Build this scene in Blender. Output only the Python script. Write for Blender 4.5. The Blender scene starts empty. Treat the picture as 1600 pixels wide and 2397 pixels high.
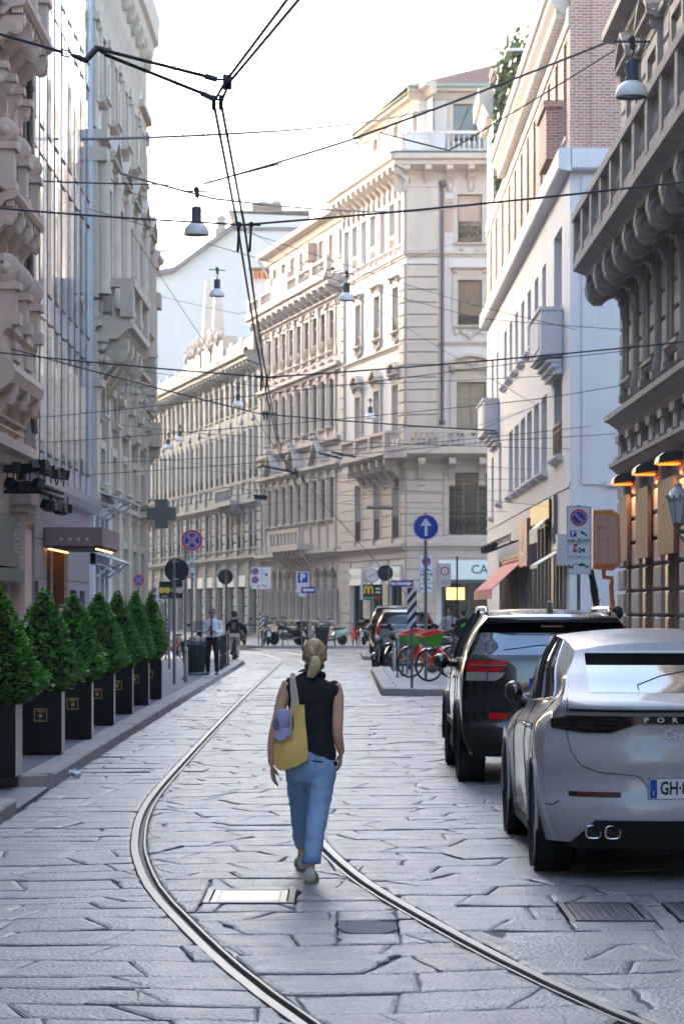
import bpy,bmesh,math,random
from mathutils import Vector,Matrix,noise
from math import pi,sin,cos,radians,sqrt,atan2
R=random.Random(7)
scn=bpy.context.scene
COL=scn.collection
# ---------------------------------------------------------------- camera, sky, sun
H=1.85
F=5900.0
cam_d=bpy.data.cameras.new('camera');cam=bpy.data.objects.new('camera',cam_d);COL.objects.link(cam)
cam.location=(0,0,H);cam.rotation_euler=(radians(90),0,0)
cam_d.sensor_width=36;cam_d.sensor_fit='AUTO';cam_d.lens=36*F/2397
cam_d.shift_y=(1425-1198.5)/2397
cam_d.clip_start=0.1;cam_d.clip_end=3000
cam_d.dof.use_dof=True;cam_d.dof.focus_distance=19;cam_d.dof.aperture_fstop=8.0
scn.camera=cam
SUN_EL,SUN_AZ=13.0,-40.0
w=bpy.data.worlds.new('World');scn.world=w;w.use_nodes=True
nt=w.node_tree;bg=nt.nodes['Background'];sky=nt.nodes.new('ShaderNodeTexSky')
sky.sky_type='NISHITA';sky.sun_disc=False;sky.sun_elevation=radians(SUN_EL);sky.sun_rotation=radians(SUN_AZ)
sky.air_density=1.0;sky.dust_density=4.2;sky.ozone_density=1.3;sky.altitude=120
nt.links.new(sky.outputs[0],bg.inputs[0]);bg.inputs[1].default_value=0.15
sl=bpy.data.lights.new('sun','SUN');sl.energy=0.85;sl.angle=radians(10);sl.color=(1.0,0.84,0.70)
so=bpy.data.objects.new('sun',sl);COL.objects.link(so)
sd=Vector((sin(radians(SUN_AZ))*cos(radians(SUN_EL)),cos(radians(SUN_AZ))*cos(radians(SUN_EL)),sin(radians(SUN_EL))))
so.rotation_euler=(-sd).to_track_quat('-Z','Y').to_euler();so.location=(0,0,60)
scn.view_settings.view_transform='Standard';scn.view_settings.look='None'
scn.view_settings.exposure=3.25;scn.view_settings.gamma=1.0
scn.cycles.max_bounces=6;scn.cycles.diffuse_bounces=3;scn.cycles.glossy_bounces=3
scn.cycles.use_denoising=True
# ---------------------------------------------------------------- helpers
def G(u,v,z=0.0):
 Y=F*(H-z)/(v-1425.0)
 return Vector(((u-800)*Y/F,Y,z))
def P(u,v,Y):
 return Vector(((u-800)*Y/F,Y,H-(v-1425.0)*Y/F))
def lin(c):
 return tuple(((x/12.92) if x<=0.04045 else((x+0.055)/1.055)**2.4) for x in c)
T=Matrix.Translation
def RZ(a):return Matrix.Rotation(a,4,'Z')
class MB:
 """collects shapes and links them as one mesh object"""
 def __init__(s,M=None):
  s.v=[];s.f=[];s.m=[];s.sm=[];s.M=M or Matrix.Identity(4);s.mi=0;s.smooth=False
 def add(s,vs,fs,smooth=None,mi=None):
  b=len(s.v);s.v+=[s.M@Vector(p) for p in vs]
  sm=s.smooth if smooth is None else smooth;k=s.mi if mi is None else mi
  for f in fs:s.f.append([b+i for i in f]);s.m.append(k);s.sm.append(sm)
  return s
 def box(s,x0,x1,y0,y1,z0,z1,mi=None):
  if x0>x1:x0,x1=x1,x0
  if y0>y1:y0,y1=y1,y0
  if z0>z1:z0,z1=z1,z0
  return s.add([(x0,y0,z0),(x1,y0,z0),(x1,y1,z0),(x0,y1,z0),(x0,y0,z1),(x1,y0,z1),(x1,y1,z1),(x0,y1,z1)],[(0,3,2,1),(4,5,6,7),(0,1,5,4),(1,2,6,5),(2,3,7,6),(3,0,4,7)],False,mi)
 def bbox(s,x0,x1,y0,y1,z0,z1,b,mi=None):
  """box with chamfered edges on the outer (-y) face"""
  if x0>x1:x0,x1=x1,x0
  if z0>z1:z0,z1=z1,z0
  return s.add([(x0,y1,z0),(x1,y1,z0),(x1,y1,z1),(x0,y1,z1),(x0,y0+b,z0),(x1,y0+b,z0),(x1,y0+b,z1),(x0,y0+b,z1),(x0+b,y0,z0+b),(x1-b,y0,z0+b),(x1-b,y0,z1-b),(x0+b,y0,z1-b)],[(0,1,5,4),(1,2,6,5),(2,3,7,6),(3,0,4,7),(4,5,9,8),(5,6,10,9),(6,7,11,10),(7,4,8,11),(8,9,10,11)],False,mi)
 def prism(s,poly,a0,a1,axis='y',smooth=False,mi=None):
  """extrude polygon. axis y: poly=(x,z); axis x: poly=(y,z); axis z: poly=(x,y)"""
  n=len(poly)
  def q(p,a):return(p[0],a,p[1]) if axis=='y' else((a,p[0],p[1]) if axis=='x' else(p[0],p[1],a))
  vs=[q(p,a0) for p in poly]+[q(p,a1) for p in poly]
  fs=[(i,(i+1)%n,n+(i+1)%n,n+i) for i in range(n)]
  s.add(vs,fs,smooth,mi)
  s.add([q(p,a0) for p in poly],[tuple(range(n))[::-1]],False,mi)
  s.add([q(p,a1) for p in poly],[tuple(range(n))],False,mi)
  return s
 def prof(s,x0,x1,prof,mi=None,smooth=False,caps=True):
  """moulding run along x; prof = (out, z) points, out is towards -y"""
  n=len(prof);vs=[(x0,-o,z) for o,z in prof]+[(x1,-o,z) for o,z in prof]
  s.add(vs,[(i,n+i,n+i+1,i+1) for i in range(n-1)],smooth,mi)
  if caps:
   s.add([(x0,-o,z) for o,z in prof],[tuple(range(n))],False,mi)
   s.add([(x1,-o,z) for o,z in prof],[tuple(range(n))[::-1]],False,mi)
  return s
 def tube(s,pts,r,n=6,cap=True,mi=None):
  pts=[Vector(p) for p in pts];k=len(pts);rs=r if isinstance(r,(list,tuple)) else[r]*k
  vs=[];up=None
  for i,p in enumerate(pts):
   t=(pts[min(i+1,k-1)]-pts[max(i-1,0)])
   t=t.normalized() if t.length>1e-9 else Vector((0,0,1))
   if up is None:up=Vector((0,0,1)) if abs(t.z)<.9 else Vector((1,0,0))
   a=t.cross(up)
   if a.length<1e-5:a=t.orthogonal()
   a.normalize();b=a.cross(t).normalized();up=b
   for j in range(n):
    an=2*pi*j/n;vs.append(p+a*cos(an)*rs[i]+b*sin(an)*rs[i])
  fs=[(i*n+j,i*n+(j+1)%n,(i+1)*n+(j+1)%n,(i+1)*n+j) for i in range(k-1) for j in range(n)]
  s.add(vs,fs,True,mi)
  if cap:
   s.add(vs[:n],[tuple(range(n))[::-1]],False,mi);s.add(vs[-n:],[tuple(range(n))],False,mi)
  return s
 def lathe(s,prof,c=(0,0,0),n=12,axis='z',smooth=True,mi=None,a0=0,a1=2*pi):
  full=abs(a1-a0-2*pi)<1e-6;m=n if full else n+1;vs=[]
  for r,h in prof:
   for j in range(m):
    a=a0+(a1-a0)*j/n;x,y=r*cos(a),r*sin(a)
    p=(x,y,h) if axis=='z' else((x,h,y) if axis=='y' else(h,x,y))
    vs.append((c[0]+p[0],c[1]+p[1],c[2]+p[2]))
  fs=[]
  for i in range(len(prof)-1):
   for j in range(n):
    j2=(j+1)%m;fs.append((i*m+j,i*m+j2,(i+1)*m+j2,(i+1)*m+j))
  if axis=='y':fs=[f[::-1] for f in fs]
  s.add(vs,fs,smooth,mi);return s
 def ball(s,c,r,n=10,k=6,mi=None):
  rr=r if isinstance(r,(list,tuple)) else(r,r,r);vs=[];fs=[]
  for i in range(k+1):
   a=-pi/2+pi*i/k
   for j in range(n):
    b=2*pi*j/n;vs.append((c[0]+rr[0]*cos(a)*cos(b),c[1]+rr[1]*cos(a)*sin(b),c[2]+rr[2]*sin(a)))
  for i in range(k):
   for j in range(n):fs.append((i*n+j,i*n+(j+1)%n,(i+1)*n+(j+1)%n,(i+1)*n+j))
  return s.add(vs,fs,True,mi)
 def disc(s,c,r,n=24,axis='y',mi=None,r0=0):
  """flat disc or ring facing -y (axis y)"""
  def q(a,q_):x,y=q_*cos(a),q_*sin(a);return(c[0]+x,c[1],c[2]+y) if axis=='y' else(c[0]+x,c[1]+y,c[2])
  if r0<=0:return s.add([q(2*pi*i/n,r) for i in range(n)],[tuple(range(n))],False,mi)
  vs=[q(2*pi*i/n,r) for i in range(n)]+[q(2*pi*i/n,r0) for i in range(n)]
  return s.add(vs,[(i,(i+1)%n,n+(i+1)%n,n+i) for i in range(n)],False,mi)
 def build(s,name,mats,parent=None,M=None,loc=None):
  me=bpy.data.meshes.new(name)
  me.from_pydata([tuple(v) for v in s.v],[],s.f)
  for m_ in(mats if isinstance(mats,(list,tuple)) else[mats]):me.materials.append(m_)
  me.polygons.foreach_set('material_index',s.m);me.polygons.foreach_set('use_smooth',s.sm);me.update()
  return link(name,me,parent,M,loc)
def link(name,me,parent=None,M=None,loc=None):
 o=bpy.data.objects.new(name,me);COL.objects.link(o)
 if M is not None:o.matrix_basis=M
 if loc is not None:o.location=loc
 if parent is not None:o.parent=parent
 return o
def tag(o,label=None,cat=None,group=None,kind=None):
 if label:o['label']=label
 if cat:o['category']=cat
 if group:o['group']=group
 if kind:o['kind']=kind
 return o
def thing(name,label,cat,loc=(0,0,0),rz=0,group=None):
 o=bpy.data.objects.new(name,None);COL.objects.link(o);o.empty_display_size=.2
 o.location=loc;o.rotation_euler=(0,0,rz);return tag(o,label,cat,group)
KIDS={}
def copy_tree(o,parent=None,**kw):
 c=o.copy();COL.objects.link(c);c.parent=parent
 for ch in o.children:copy_tree(ch,c)
 return c
def dup(o,loc=None,rz=None,label=None):
 c=copy_tree(o)
 if loc is not None:c.location=loc
 if rz is not None:c.rotation_euler=(0,0,rz)
 if label:c['label']=label
 return c
_tc={}
TMPS=bpy.data.scenes.new('tmp')
def evalmesh(o):
 TMPS.collection.objects.link(o);vl=TMPS.view_layers[0];vl.update();me=bpy.data.meshes.new_from_object(o.evaluated_get(vl.depsgraph));bpy.data.objects.remove(o);return me
def text(body,size,mat,name='lettering',parent=None,M=None,ext=0.0,align='CENTER',bold=0.0,xs=1.0):
 cu=bpy.data.curves.new(name,'FONT');cu.body=body;cu.size=size;cu.align_x=align;cu.align_y='CENTER'
 cu.extrude=ext;cu.offset=bold;cu.resolution_u=2
 me=evalmesh(bpy.data.objects.new('t',cu))
 me.transform(Matrix.Rotation(radians(90),4,'X')@Matrix.Diagonal((xs,1,1,1)))
 me.materials.clear();me.materials.append(mat)
 for p in me.polygons:p.material_index=0
 return link(name,me,parent,M)
# ---------------------------------------------------------------- materials
_mats={}
def mat(name,col,rough=.6,metal=0.0,var=0.0,scale=4.0,bump=0.0,bscale=30.0,spec=.5,coat=0.0,emit=None,es=0.0,streak=0.0,island=0.0,trans=0.0,rvar=0.0,grain=0.0,alpha=1.0):
 if name in _mats:return _mats[name]
 m=bpy.data.materials.new(name);m.use_nodes=True;nt=m.node_tree;b=nt.nodes['Principled BSDF'];N=nt.nodes.new;L=nt.links.new
 c=lin(col);b.inputs['Base Color'].default_value=(*c,1);b.inputs['Roughness'].default_value=rough
 b.inputs['Metallic'].default_value=metal;b.inputs['Specular IOR Level'].default_value=spec
 b.inputs['Coat Weight'].default_value=coat;b.inputs['Coat Roughness'].default_value=.04
 if alpha<1:b.inputs['Alpha'].default_value=alpha
 if trans:b.inputs['Transmission Weight'].default_value=trans
 if emit:b.inputs['Emission Color'].default_value=(*lin(emit),1);b.inputs['Emission Strength'].default_value=es
 geo=N('ShaderNodeNewGeometry');pos=geo.outputs['Position'];last=None
 def mul(fac_out,lo,hi,prev):
  mr=N('ShaderNodeMapRange');mr.inputs[3].default_value=lo;mr.inputs[4].default_value=hi;L(fac_out,mr.inputs[0])
  mx=N('ShaderNodeMix');mx.data_type='RGBA';mx.blend_type='MULTIPLY';mx.inputs[0].default_value=1
  if prev is None:mx.inputs[6].default_value=(*c,1)
  else:L(prev,mx.inputs[6])
  L(mr.outputs[0],mx.inputs[7]);return mx.outputs[2]
 if var:
  nz=N('ShaderNodeTexNoise');nz.inputs['Scale'].default_value=scale;nz.inputs['Detail'].default_value=6;nz.inputs['Roughness'].default_value=.65
  L(pos,nz.inputs['Vector']);last=mul(nz.outputs[0],1-var*1.6,1+var*1.6,last)
  if rvar:
   mr=N('ShaderNodeMapRange');mr.inputs[1].default_value=.3;mr.inputs[2].default_value=.7;mr.inputs[3].default_value=rough-rvar;mr.inputs[4].default_value=rough+rvar
   L(nz.outputs[0],mr.inputs[0]);L(mr.outputs[0],b.inputs['Roughness'])
 if streak:
  mp=N('ShaderNodeMapping');mp.inputs['Scale'].default_value=(1.7,1.7,.12);L(pos,mp.inputs[0])
  nz=N('ShaderNodeTexNoise');nz.inputs['Scale'].default_value=1.3;nz.inputs['Detail'].default_value=5;L(mp.outputs[0],nz.inputs['Vector'])
  last=mul(nz.outputs[0],1-streak*1.5,1+streak*1.2,last)
 if grain:
  nz=N('ShaderNodeTexNoise');nz.inputs['Scale'].default_value=48;nz.inputs['Detail'].default_value=4;nz.inputs['Roughness'].default_value=.7;L(pos,nz.inputs['Vector']);last=mul(nz.outputs[0],1-grain*2,1+grain*2,last)
 if island:last=mul(geo.outputs['Random Per Island'],1-island,1+island,last)
 if last is not None:L(last,b.inputs['Base Color'])
 if bump:
  nz=N('ShaderNodeTexNoise');nz.inputs['Scale'].default_value=bscale;nz.inputs['Detail'].default_value=4;L(pos,nz.inputs['Vector'])
  bp=N('ShaderNodeBump');bp.inputs['Strength'].default_value=bump;bp.inputs['Distance'].default_value=.02
  L(nz.outputs[0],bp.inputs['Height']);L(bp.outputs[0],b.inputs['Normal'])
 _mats[name]=m;return m
def brickmat(name,c1,c2,mortar,w=.25,h=.065,ms=.012,bump=.3):
 if name in _mats:return _mats[name]
 m=bpy.data.materials.new(name);m.use_nodes=True;nt=m.node_tree;b=nt.nodes['Principled BSDF'];N=nt.nodes.new;L=nt.links.new
 geo=N('ShaderNodeNewGeometry');sx=N('ShaderNodeSeparateXYZ');L(geo.outputs['Position'],sx.inputs[0])
 ad=N('ShaderNodeMath');ad.operation='ADD';L(sx.outputs[0],ad.inputs[0]);L(sx.outputs[1],ad.inputs[1])
 cx=N('ShaderNodeCombineXYZ');L(ad.outputs[0],cx.inputs[0]);L(sx.outputs[2],cx.inputs[1])
 br=N('ShaderNodeTexBrick');L(cx.outputs[0],br.inputs[0]);br.inputs['Color1'].default_value=(*lin(c1),1);br.inputs['Color2'].default_value=(*lin(c2),1)
 br.inputs['Mortar'].default_value=(*lin(mortar),1);br.inputs['Scale'].default_value=1;br.inputs['Mortar Size'].default_value=ms
 br.inputs['Brick Width'].default_value=w;br.inputs['Row Height'].default_value=h;br.inputs['Bias'].default_value=-.1
 L(br.outputs[0],b.inputs['Base Color']);b.inputs['Roughness'].default_value=.85
 if bump:
  bp=N('ShaderNodeBump');bp.inputs['Strength'].default_value=bump;bp.inputs['Distance'].default_value=.02;bp.invert=True
  L(br.outputs['Fac'],bp.inputs['Height']);L(bp.outputs[0],b.inputs['Normal'])
 _mats[name]=m;return m
# ================================================================ GROUND
M_dirt=mat('joint dirt',(.32,.31,.30),.95,var=.2,scale=3)
M_stone_slab=mat('road stone',(.505,.505,.512),.40,var=.13,scale=5,bump=.75,bscale=40,island=.13,grain=.62,streak=.13,rvar=.12,spec=.6)
M_asph=mat('pavement asphalt',(.50,.49,.50),.75,var=.10,scale=14,bump=.5,bscale=160)
M_kerb=mat('kerb granite',(.64,.615,.605),.7,var=.12,scale=30,bump=.5,bscale=90,island=.08)
M_flag=mat('flagstone',(.52,.51,.52),.62,var=.10,scale=9,bump=.4,bscale=60,island=.10)
M_rail=mat('polished rail steel',(.47,.465,.46),.44,metal=1.0,var=.06,scale=8)
M_groove=mat('rail groove',(.22,.21,.21),.6,metal=.4,var=.2,scale=20)
M_iron=mat('cast iron',(.42,.42,.43),.38,metal=.75,var=.15,scale=12,bump=.3,bscale=80)
def rail_line(keys):
 """smooth interpolation through (Y, X) keys"""
 pts=[]
 for i in range(len(keys)-1):
  p0=keys[max(i-1,0)];p1=keys[i];p2=keys[i+1];p3=keys[min(i+2,len(keys)-1)]
  n=max(2,int((p2[0]-p1[0])/.6))
  for k in range(n):
   t=k/n
   def cr(a):
    m1=(p2[a]-p0[a])/2 if p2[0]!=p0[0] else 0;m2=(p3[a]-p1[a])/2
    d=(p2[0]-p1[0]);m1=(p2[a]-p0[a])/max(p2[0]-p0[0],1e-6)*d;m2=(p3[a]-p1[a])/max(p3[0]-p1[0],1e-6)*d
    h=t*t*(3-2*t)
    return(2*t**3-3*t**2+1)*p1[a]+(t**3-2*t**2+t)*m1+(-2*t**3+3*t**2)*p2[a]+(t**3-t**2)*m2
   pts.append(Vector((cr(1),cr(0),0)))
 pts.append(Vector((keys[-1][1],keys[-1][0],0)));return pts
LK=[(9.0,.55),(10.0,.22),(11.23,-.143),(13.02,-.56),(15.08,-.958),(16.85,-1.262),(19.12,-1.536),(20.48,-1.649),(22.05,-1.751),(23.88,-1.829),(26.08,-1.875),(28.7,-1.90),(35.9,-1.95),(47.9,-2.013),(62,-2.06),(75,-2.07),(87,-2.12),(95,-2.5),(103,-3.3),(112,-4.8),(125,-7.8),(140,-11.5)]
RAIL_L=rail_line(LK)
def offset_line(pts,d):
 out=[]
 for i,p in enumerate(pts):
  t=(pts[min(i+1,len(pts)-1)]-pts[max(i-1,0)]).normalized();out.append(p+Vector((t.y,-t.x,0))*d)
 return out
RAIL_R=offset_line(RAIL_L,1.43)
def xat(line,Y):
 for a,b in zip(line,line[1:]):
  if a.y<=Y<=b.y:return a.x+(b.x-a.x)*(Y-a.y)/max(b.y-a.y,1e-6)
 return line[0].x if Y<line[0].y else line[-1].x
def slope_at(line,Y):return(xat(line,Y+.25)-xat(line,Y-.25))/.5
mb=MB();mb.add([(-400,-60,-.06),(400,-60,-.06),(400,900,-.06),(-400,900,-.06)],[(0,1,2,3)])
tag(mb.build('ground',M_dirt),kind='structure')
# --- road of worn stone slabs, every slab a slightly tilted block with chipped edges
def clip(poly,nx,ny,c):
 out=[]
 for i in range(len(poly)):
  a=poly[i];b=poly[(i+1)%len(poly)];da=nx*a[0]+ny*a[1]-c;db=nx*b[0]+ny*b[1]-c
  if da<=0:out.append(a)
  if(da<0<db) or(db<0<da):
   t=da/(da-db);out.append((a[0]+(b[0]-a[0])*t,a[1]+(b[1]-a[1])*t))
 return out
def area(p):return abs(sum(p[i][0]*p[(i+1)%len(p)][1]-p[(i+1)%len(p)][0]*p[i][1] for i in range(len(p))))/2
ROAD=MB()
HOLES=[]
def slab(poly,rnd):
 if len(poly)<3 or area(poly)<.012:return
 if sum(poly[i][0]*poly[(i+1)%len(poly)][1]-poly[(i+1)%len(poly)][0]*poly[i][1] for i in range(len(poly)))<0:poly=poly[::-1]
 cx=sum(p[0] for p in poly)/len(poly);cy=sum(p[1] for p in poly)/len(poly)
 near=cy<42
 step=.11 if cy<24 else(.2 if near else.6)
 ring=[]
 for i in range(len(poly)):
  a=Vector(poly[i]);b=Vector(poly[(i+1)%len(poly)]);L=(b-a).length
  if L<1e-4:continue
  n=max(1,min(10,int(L/step)));nrm=Vector(((b-a).y,-(b-a).x))/L
  for k in range(n):
   q=a.lerp(b,k/n);j=rnd.uniform(-.002,.006) if k else.005
   if rnd.random()<.045 and near:j+=rnd.uniform(.01,.03)
   ring.append(q-nrm*j)
 if len(ring)<3:return
 n=len(ring);z0=rnd.gauss(0,.0035);tx=rnd.gauss(0,.006);ty=rnd.gauss(0,.008)
 zt=lambda q:z0+tx*(q.x-cx)+ty*(q.y-cy)
 c=Vector((cx,cy));vs=[]
 for q in ring:vs.append((q.x,q.y,-.055))
 for q in ring:vs.append((q.x,q.y,zt(q)-.009))
 for q in ring:
  d=(c-q);d=d.normalized()*min(.014,d.length*.3);p=q+d;vs.append((p.x,p.y,zt(p)-rnd.uniform(.002,.005)))
 for q in ring:
  d=(c-q);d=d.normalized()*min(.04,d.length*.5);p=q+d;vs.append((p.x,p.y,zt(p)))
 fs=[]
 for lv in range(3):
  for i in range(n):fs.append((lv*n+i,lv*n+(i+1)%n,(lv+1)*n+(i+1)%n,(lv+1)*n+i))
 fs.append(tuple(range(3*n,4*n)))
 ROAD.add(vs,fs,False)
def zone(x0f,x1f,y0,y1,seed,tilt,lmin,lmax):
 rnd=random.Random(seed);y=y0;skew=0
 def ye(base,x,ph):return base+tilt*(x)+.07*sin(x*1.3+ph)+.06*sin(x*3.1+ph*1.7)
 ph0=rnd.uniform(0,6)
 while y<y1:
  hgt=rnd.uniform(.34,.68)*(1 if y<50 else 1.15);ph1=ph0+rnd.uniform(-.5,.5)
  xa=x0f(y)-.3;xe=x1f(y)+.3;x=xa-rnd.uniform(0,.6);sk=rnd.uniform(-.22,.22)
  while x<xe:
   ln=rnd.uniform(lmin,lmax);x2=x+ln;sk2=rnd.uniform(-.25,.25)
   e=[rnd.uniform(-.022,.022) for _ in range(4)]
   poly=[(x,ye(y,x,ph0)+e[0]),(x2,ye(y,x2,ph0)+e[1]),(x2+sk2,ye(y+hgt,x2+sk2,ph1)+e[2]-.008),(x+sk,ye(y+hgt,x+sk,ph1)+e[3]-.008)]
   ym=y+hgt/2
   for f,sg in((x0f,-1),(x1f,1)):
    s_=(f(ym+.3)-f(ym-.3))/.6;c0=f(ym)-s_*ym
    poly=clip(poly,sg,-sg*s_,sg*c0)
    if len(poly)<3:break
   if len(poly)>=3:
    pcs=[poly]
    for hx0,hx1,hy0,hy1 in HOLES:
     nx=[]
     for p in pcs:
      if max(q[0] for q in p)<hx0 or min(q[0] for q in p)>hx1 or max(q[1] for q in p)<hy0 or min(q[1] for q in p)>hy1:nx.append(p);continue
      nx.append(clip(p,1,0,hx0));nx.append(clip(p,-1,0,-hx1))
      mid=clip(clip(p,-1,0,-hx0),1,0,hx1)
      nx.append(clip(mid,0,1,hy0));nx.append(clip(mid,0,-1,-hy1))
     pcs=[p for p in nx if len(p)>=3]
    for p in pcs:slab(p,rnd)
   x=x2;sk=sk2
  y+=hgt;ph0=ph1
c0=G(484,2083);c1=G(697,2112)
COVER=(-.89,-.29,15.84,16.64)
PLATE1=(1.34,1.86,14.95,15.9);PLATE2=(2.0,2.55,14.95,15.9)
PATCH=(-.03,.33,14.35,15.0)
HOLES+=[COVER,PLATE1,PLATE2,PATCH]
KERB_L=[(8,-2.86),(22.9,-2.94),(26,-3.0),(35.6,-3.07),(49.6,-3.13),(65,-3.19),(83.6,-3.24)]
def kl(Y):
 for a,b in zip(KERB_L,KERB_L[1:]):
  if Y<=b[0]:return a[1]+(b[1]-a[1])*(Y-a[0])/(b[0]-a[0])
 return KERB_L[-1][1] if Y<86 else-3.24-(Y-86)*.42
rl=lambda o:(lambda Y:xat(RAIL_L,Y)+o)
rr=lambda o:(lambda Y:xat(RAIL_R,Y)+o)
def rx(Y):return 3.55 if Y<53.4 else(.84 if Y<74 else(3.4 if Y<90.5 else(.74 if Y<104 else 6)))
wdt=lambda line,Y,o:o*sqrt(1+slope_at(line,Y)**2)
zone(lambda Y:kl(Y),lambda Y:xat(RAIL_L,Y)-wdt(RAIL_L,Y,.064),9.2,112,11,.05,.38,.88)
zone(lambda Y:xat(RAIL_L,Y)+wdt(RAIL_L,Y,.064),lambda Y:xat(RAIL_R,Y)-wdt(RAIL_R,Y,.064),9.2,112,22,.10,.36,.8)
zone(lambda Y:xat(RAIL_R,Y)+wdt(RAIL_R,Y,.064),rx,9.2,118,33,.06,.38,.9)
tag(ROAD.build('road',M_stone_slab),kind='structure')
FILL=MB()
def filling(x0f,x1f,y0,y1):
 y=y0
 while y<y1:
  h=.16 if y<30 else.4;a0,a1,b0,b1=x0f(y),x1f(y),x0f(y+h),x1f(y+h);n=max(2,int((a1-a0)/h))
  for i in range(n):
   q=[(a0+(a1-a0)*i/n,y),(a0+(a1-a0)*(i+1)/n,y),(b0+(b1-b0)*(i+1)/n,y+h),(b0+(b1-b0)*i/n,y+h)]
   if any(max(p[0] for p in q)>r_[0] and min(p[0] for p in q)<r_[1] and y+h>r_[2] and y<r_[3] for r_ in HOLES):continue
   FILL.add([(px,py,max(-.045,min(-.012,-.012+.022*noise.noise(Vector((px*1.1,py*.9,0)))+.016*noise.noise(Vector((px*4,py*4,3)))))) for px,py in q],[(0,1,2,3)])
  y+=h
filling(lambda Y:kl(Y),lambda Y:xat(RAIL_L,Y)-wdt(RAIL_L,Y,.066),9.2,85)
filling(lambda Y:xat(RAIL_L,Y)+wdt(RAIL_L,Y,.066),lambda Y:xat(RAIL_R,Y)-wdt(RAIL_R,Y,.066),9.2,85)
filling(lambda Y:xat(RAIL_R,Y)+wdt(RAIL_R,Y,.066),lambda Y:min(rx(Y),3.55),9.2,85)
tag(FILL.build('road_joint_filling',mat('joint filling',(.40,.395,.39),.85,var=.2,scale=6,grain=.3)),kind='structure')
# --- tram rails
def rail(pts,sgn,name,label):
 t=thing(name,label,'tram rail',(pts[0].x,pts[0].y,0))
 def sweep(prof,nm,m):
  mb=MB();vs=[];n=len(prof)
  for i,p in enumerate(pts):
   tg=(pts[min(i+1,len(pts)-1)]-pts[max(i-1,0)]).normalized();nr=Vector((tg.y,-tg.x,0))*sgn
   for o,z in prof:vs.append(p+nr*o+Vector((0,0,z))-pts[0])
  fs=[(i*n+j,i*n+j+1,(i+1)*n+j+1,(i+1)*n+j) for i in range(len(pts)-1) for j in range(n-1)]
  if sgn>0:fs=[f[::-1] for f in fs]
  mb.add(vs,[f[::-1] for f in fs],False);return mb.build(nm,m,t)
 sweep([(-.062,-.05),(-.062,-.008),(-.057,-.003),(-.004,-.003),(.002,-.010),(.006,-.03)],'rail_head',M_rail)
 sweep([(.004,-.030),(.036,-.030)],'groove',M_groove)
 sweep([(.034,-.03),(.038,-.009),(.042,-.004),(.058,-.004),(.062,-.009),(.062,-.05)],'guard_lip',M_rail)
 return t
rail(RAIL_L,1,'tram_rail','long polished steel tram rail curving along the road beside the planted conifers')
rail(RAIL_R,-1,'tram_rail','polished steel tram rail that passes behind the walking woman and curves towards the grey car')
# --- covers and patch in the road
def cover(rect,label,name='access_cover',pat='rim',cat='access cover'):
 x0,x1,y0,y1=rect;cx,cy=(x0+x1)/2,(y0+y1)/2;t=thing(name,label,cat,(cx,cy,0));w2,d2=(x1-x0)/2,(y1-y0)/2
 f=MB()
 for a in((-w2+.012,w2-.012,-d2+.012,-d2+.05),(-w2+.012,w2-.012,d2-.05,d2-.012),(-w2+.012,-w2+.05,-d2+.05,d2-.05),(w2-.05,w2-.012,-d2+.05,d2-.05)):f.box(*a,-.05,.004)
 f.build('frame',M_iron,t)
 p=MB();p.box(-w2+.062,w2-.062,-d2+.062,d2-.062,-.05,-.002 if pat!='rim' else.002)
 if pat=='studs':
  ny=14;nx=8
  for i in range(nx):
   for j in range(ny):
    x=-w2+.1+(2*w2-.2)*i/(nx-1);y=-d2+.1+(2*d2-.2)*j/(ny-1);p.box(x-.014,x+.014,y-.02,y+.02,-.002,.005)
 p.build('lid',M_cov if pat=='rim' else M_iron,t)
 if pat=='rim':
  q=MB();a,b=w2-.10,d2-.10
  for e in((-a,a,-b,-b+.012),(-a,a,b-.012,b),(-a,-a+.012,-b,b),(a-.012,a,-b,b)):q.box(*e,.001,.0035)
  q.build('groove_line',M_iron,t)
 return t
M_cov=mat('bright worn cover',(.42,.42,.42),.36,metal=.9,var=.08,scale=10)
cover(COVER,'bright worn metal access cover in the road right in front of the walking woman')
cover(PLATE1,'dark studded iron cover in the road behind the grey car, nearer the tram rail',pat='studs')
cover(PLATE2,'dark studded iron cover in the road behind the grey car, nearer its number plate',pat='studs')
mb=MB();x0,x1,y0,y1=PATCH
ring=[(x0+(x1-x0)*(.5+.5*cos(a)*R.uniform(.9,1.02)),y0+(y1-y0)*(.5+.5*sin(a)*R.uniform(.9,1.02))) for a in[2*pi*i/22 for i in range(22)]]
mb.box(x0+.01,x1-.01,y0+.01,y1-.01,-.055,-.012);mb.prism(ring,-.012,-.003,'z')
tag(mb.build('asphalt_patch',M_asph),'small dark asphalt patch between the stone slabs beside the rail near the woman','road patch')
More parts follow.
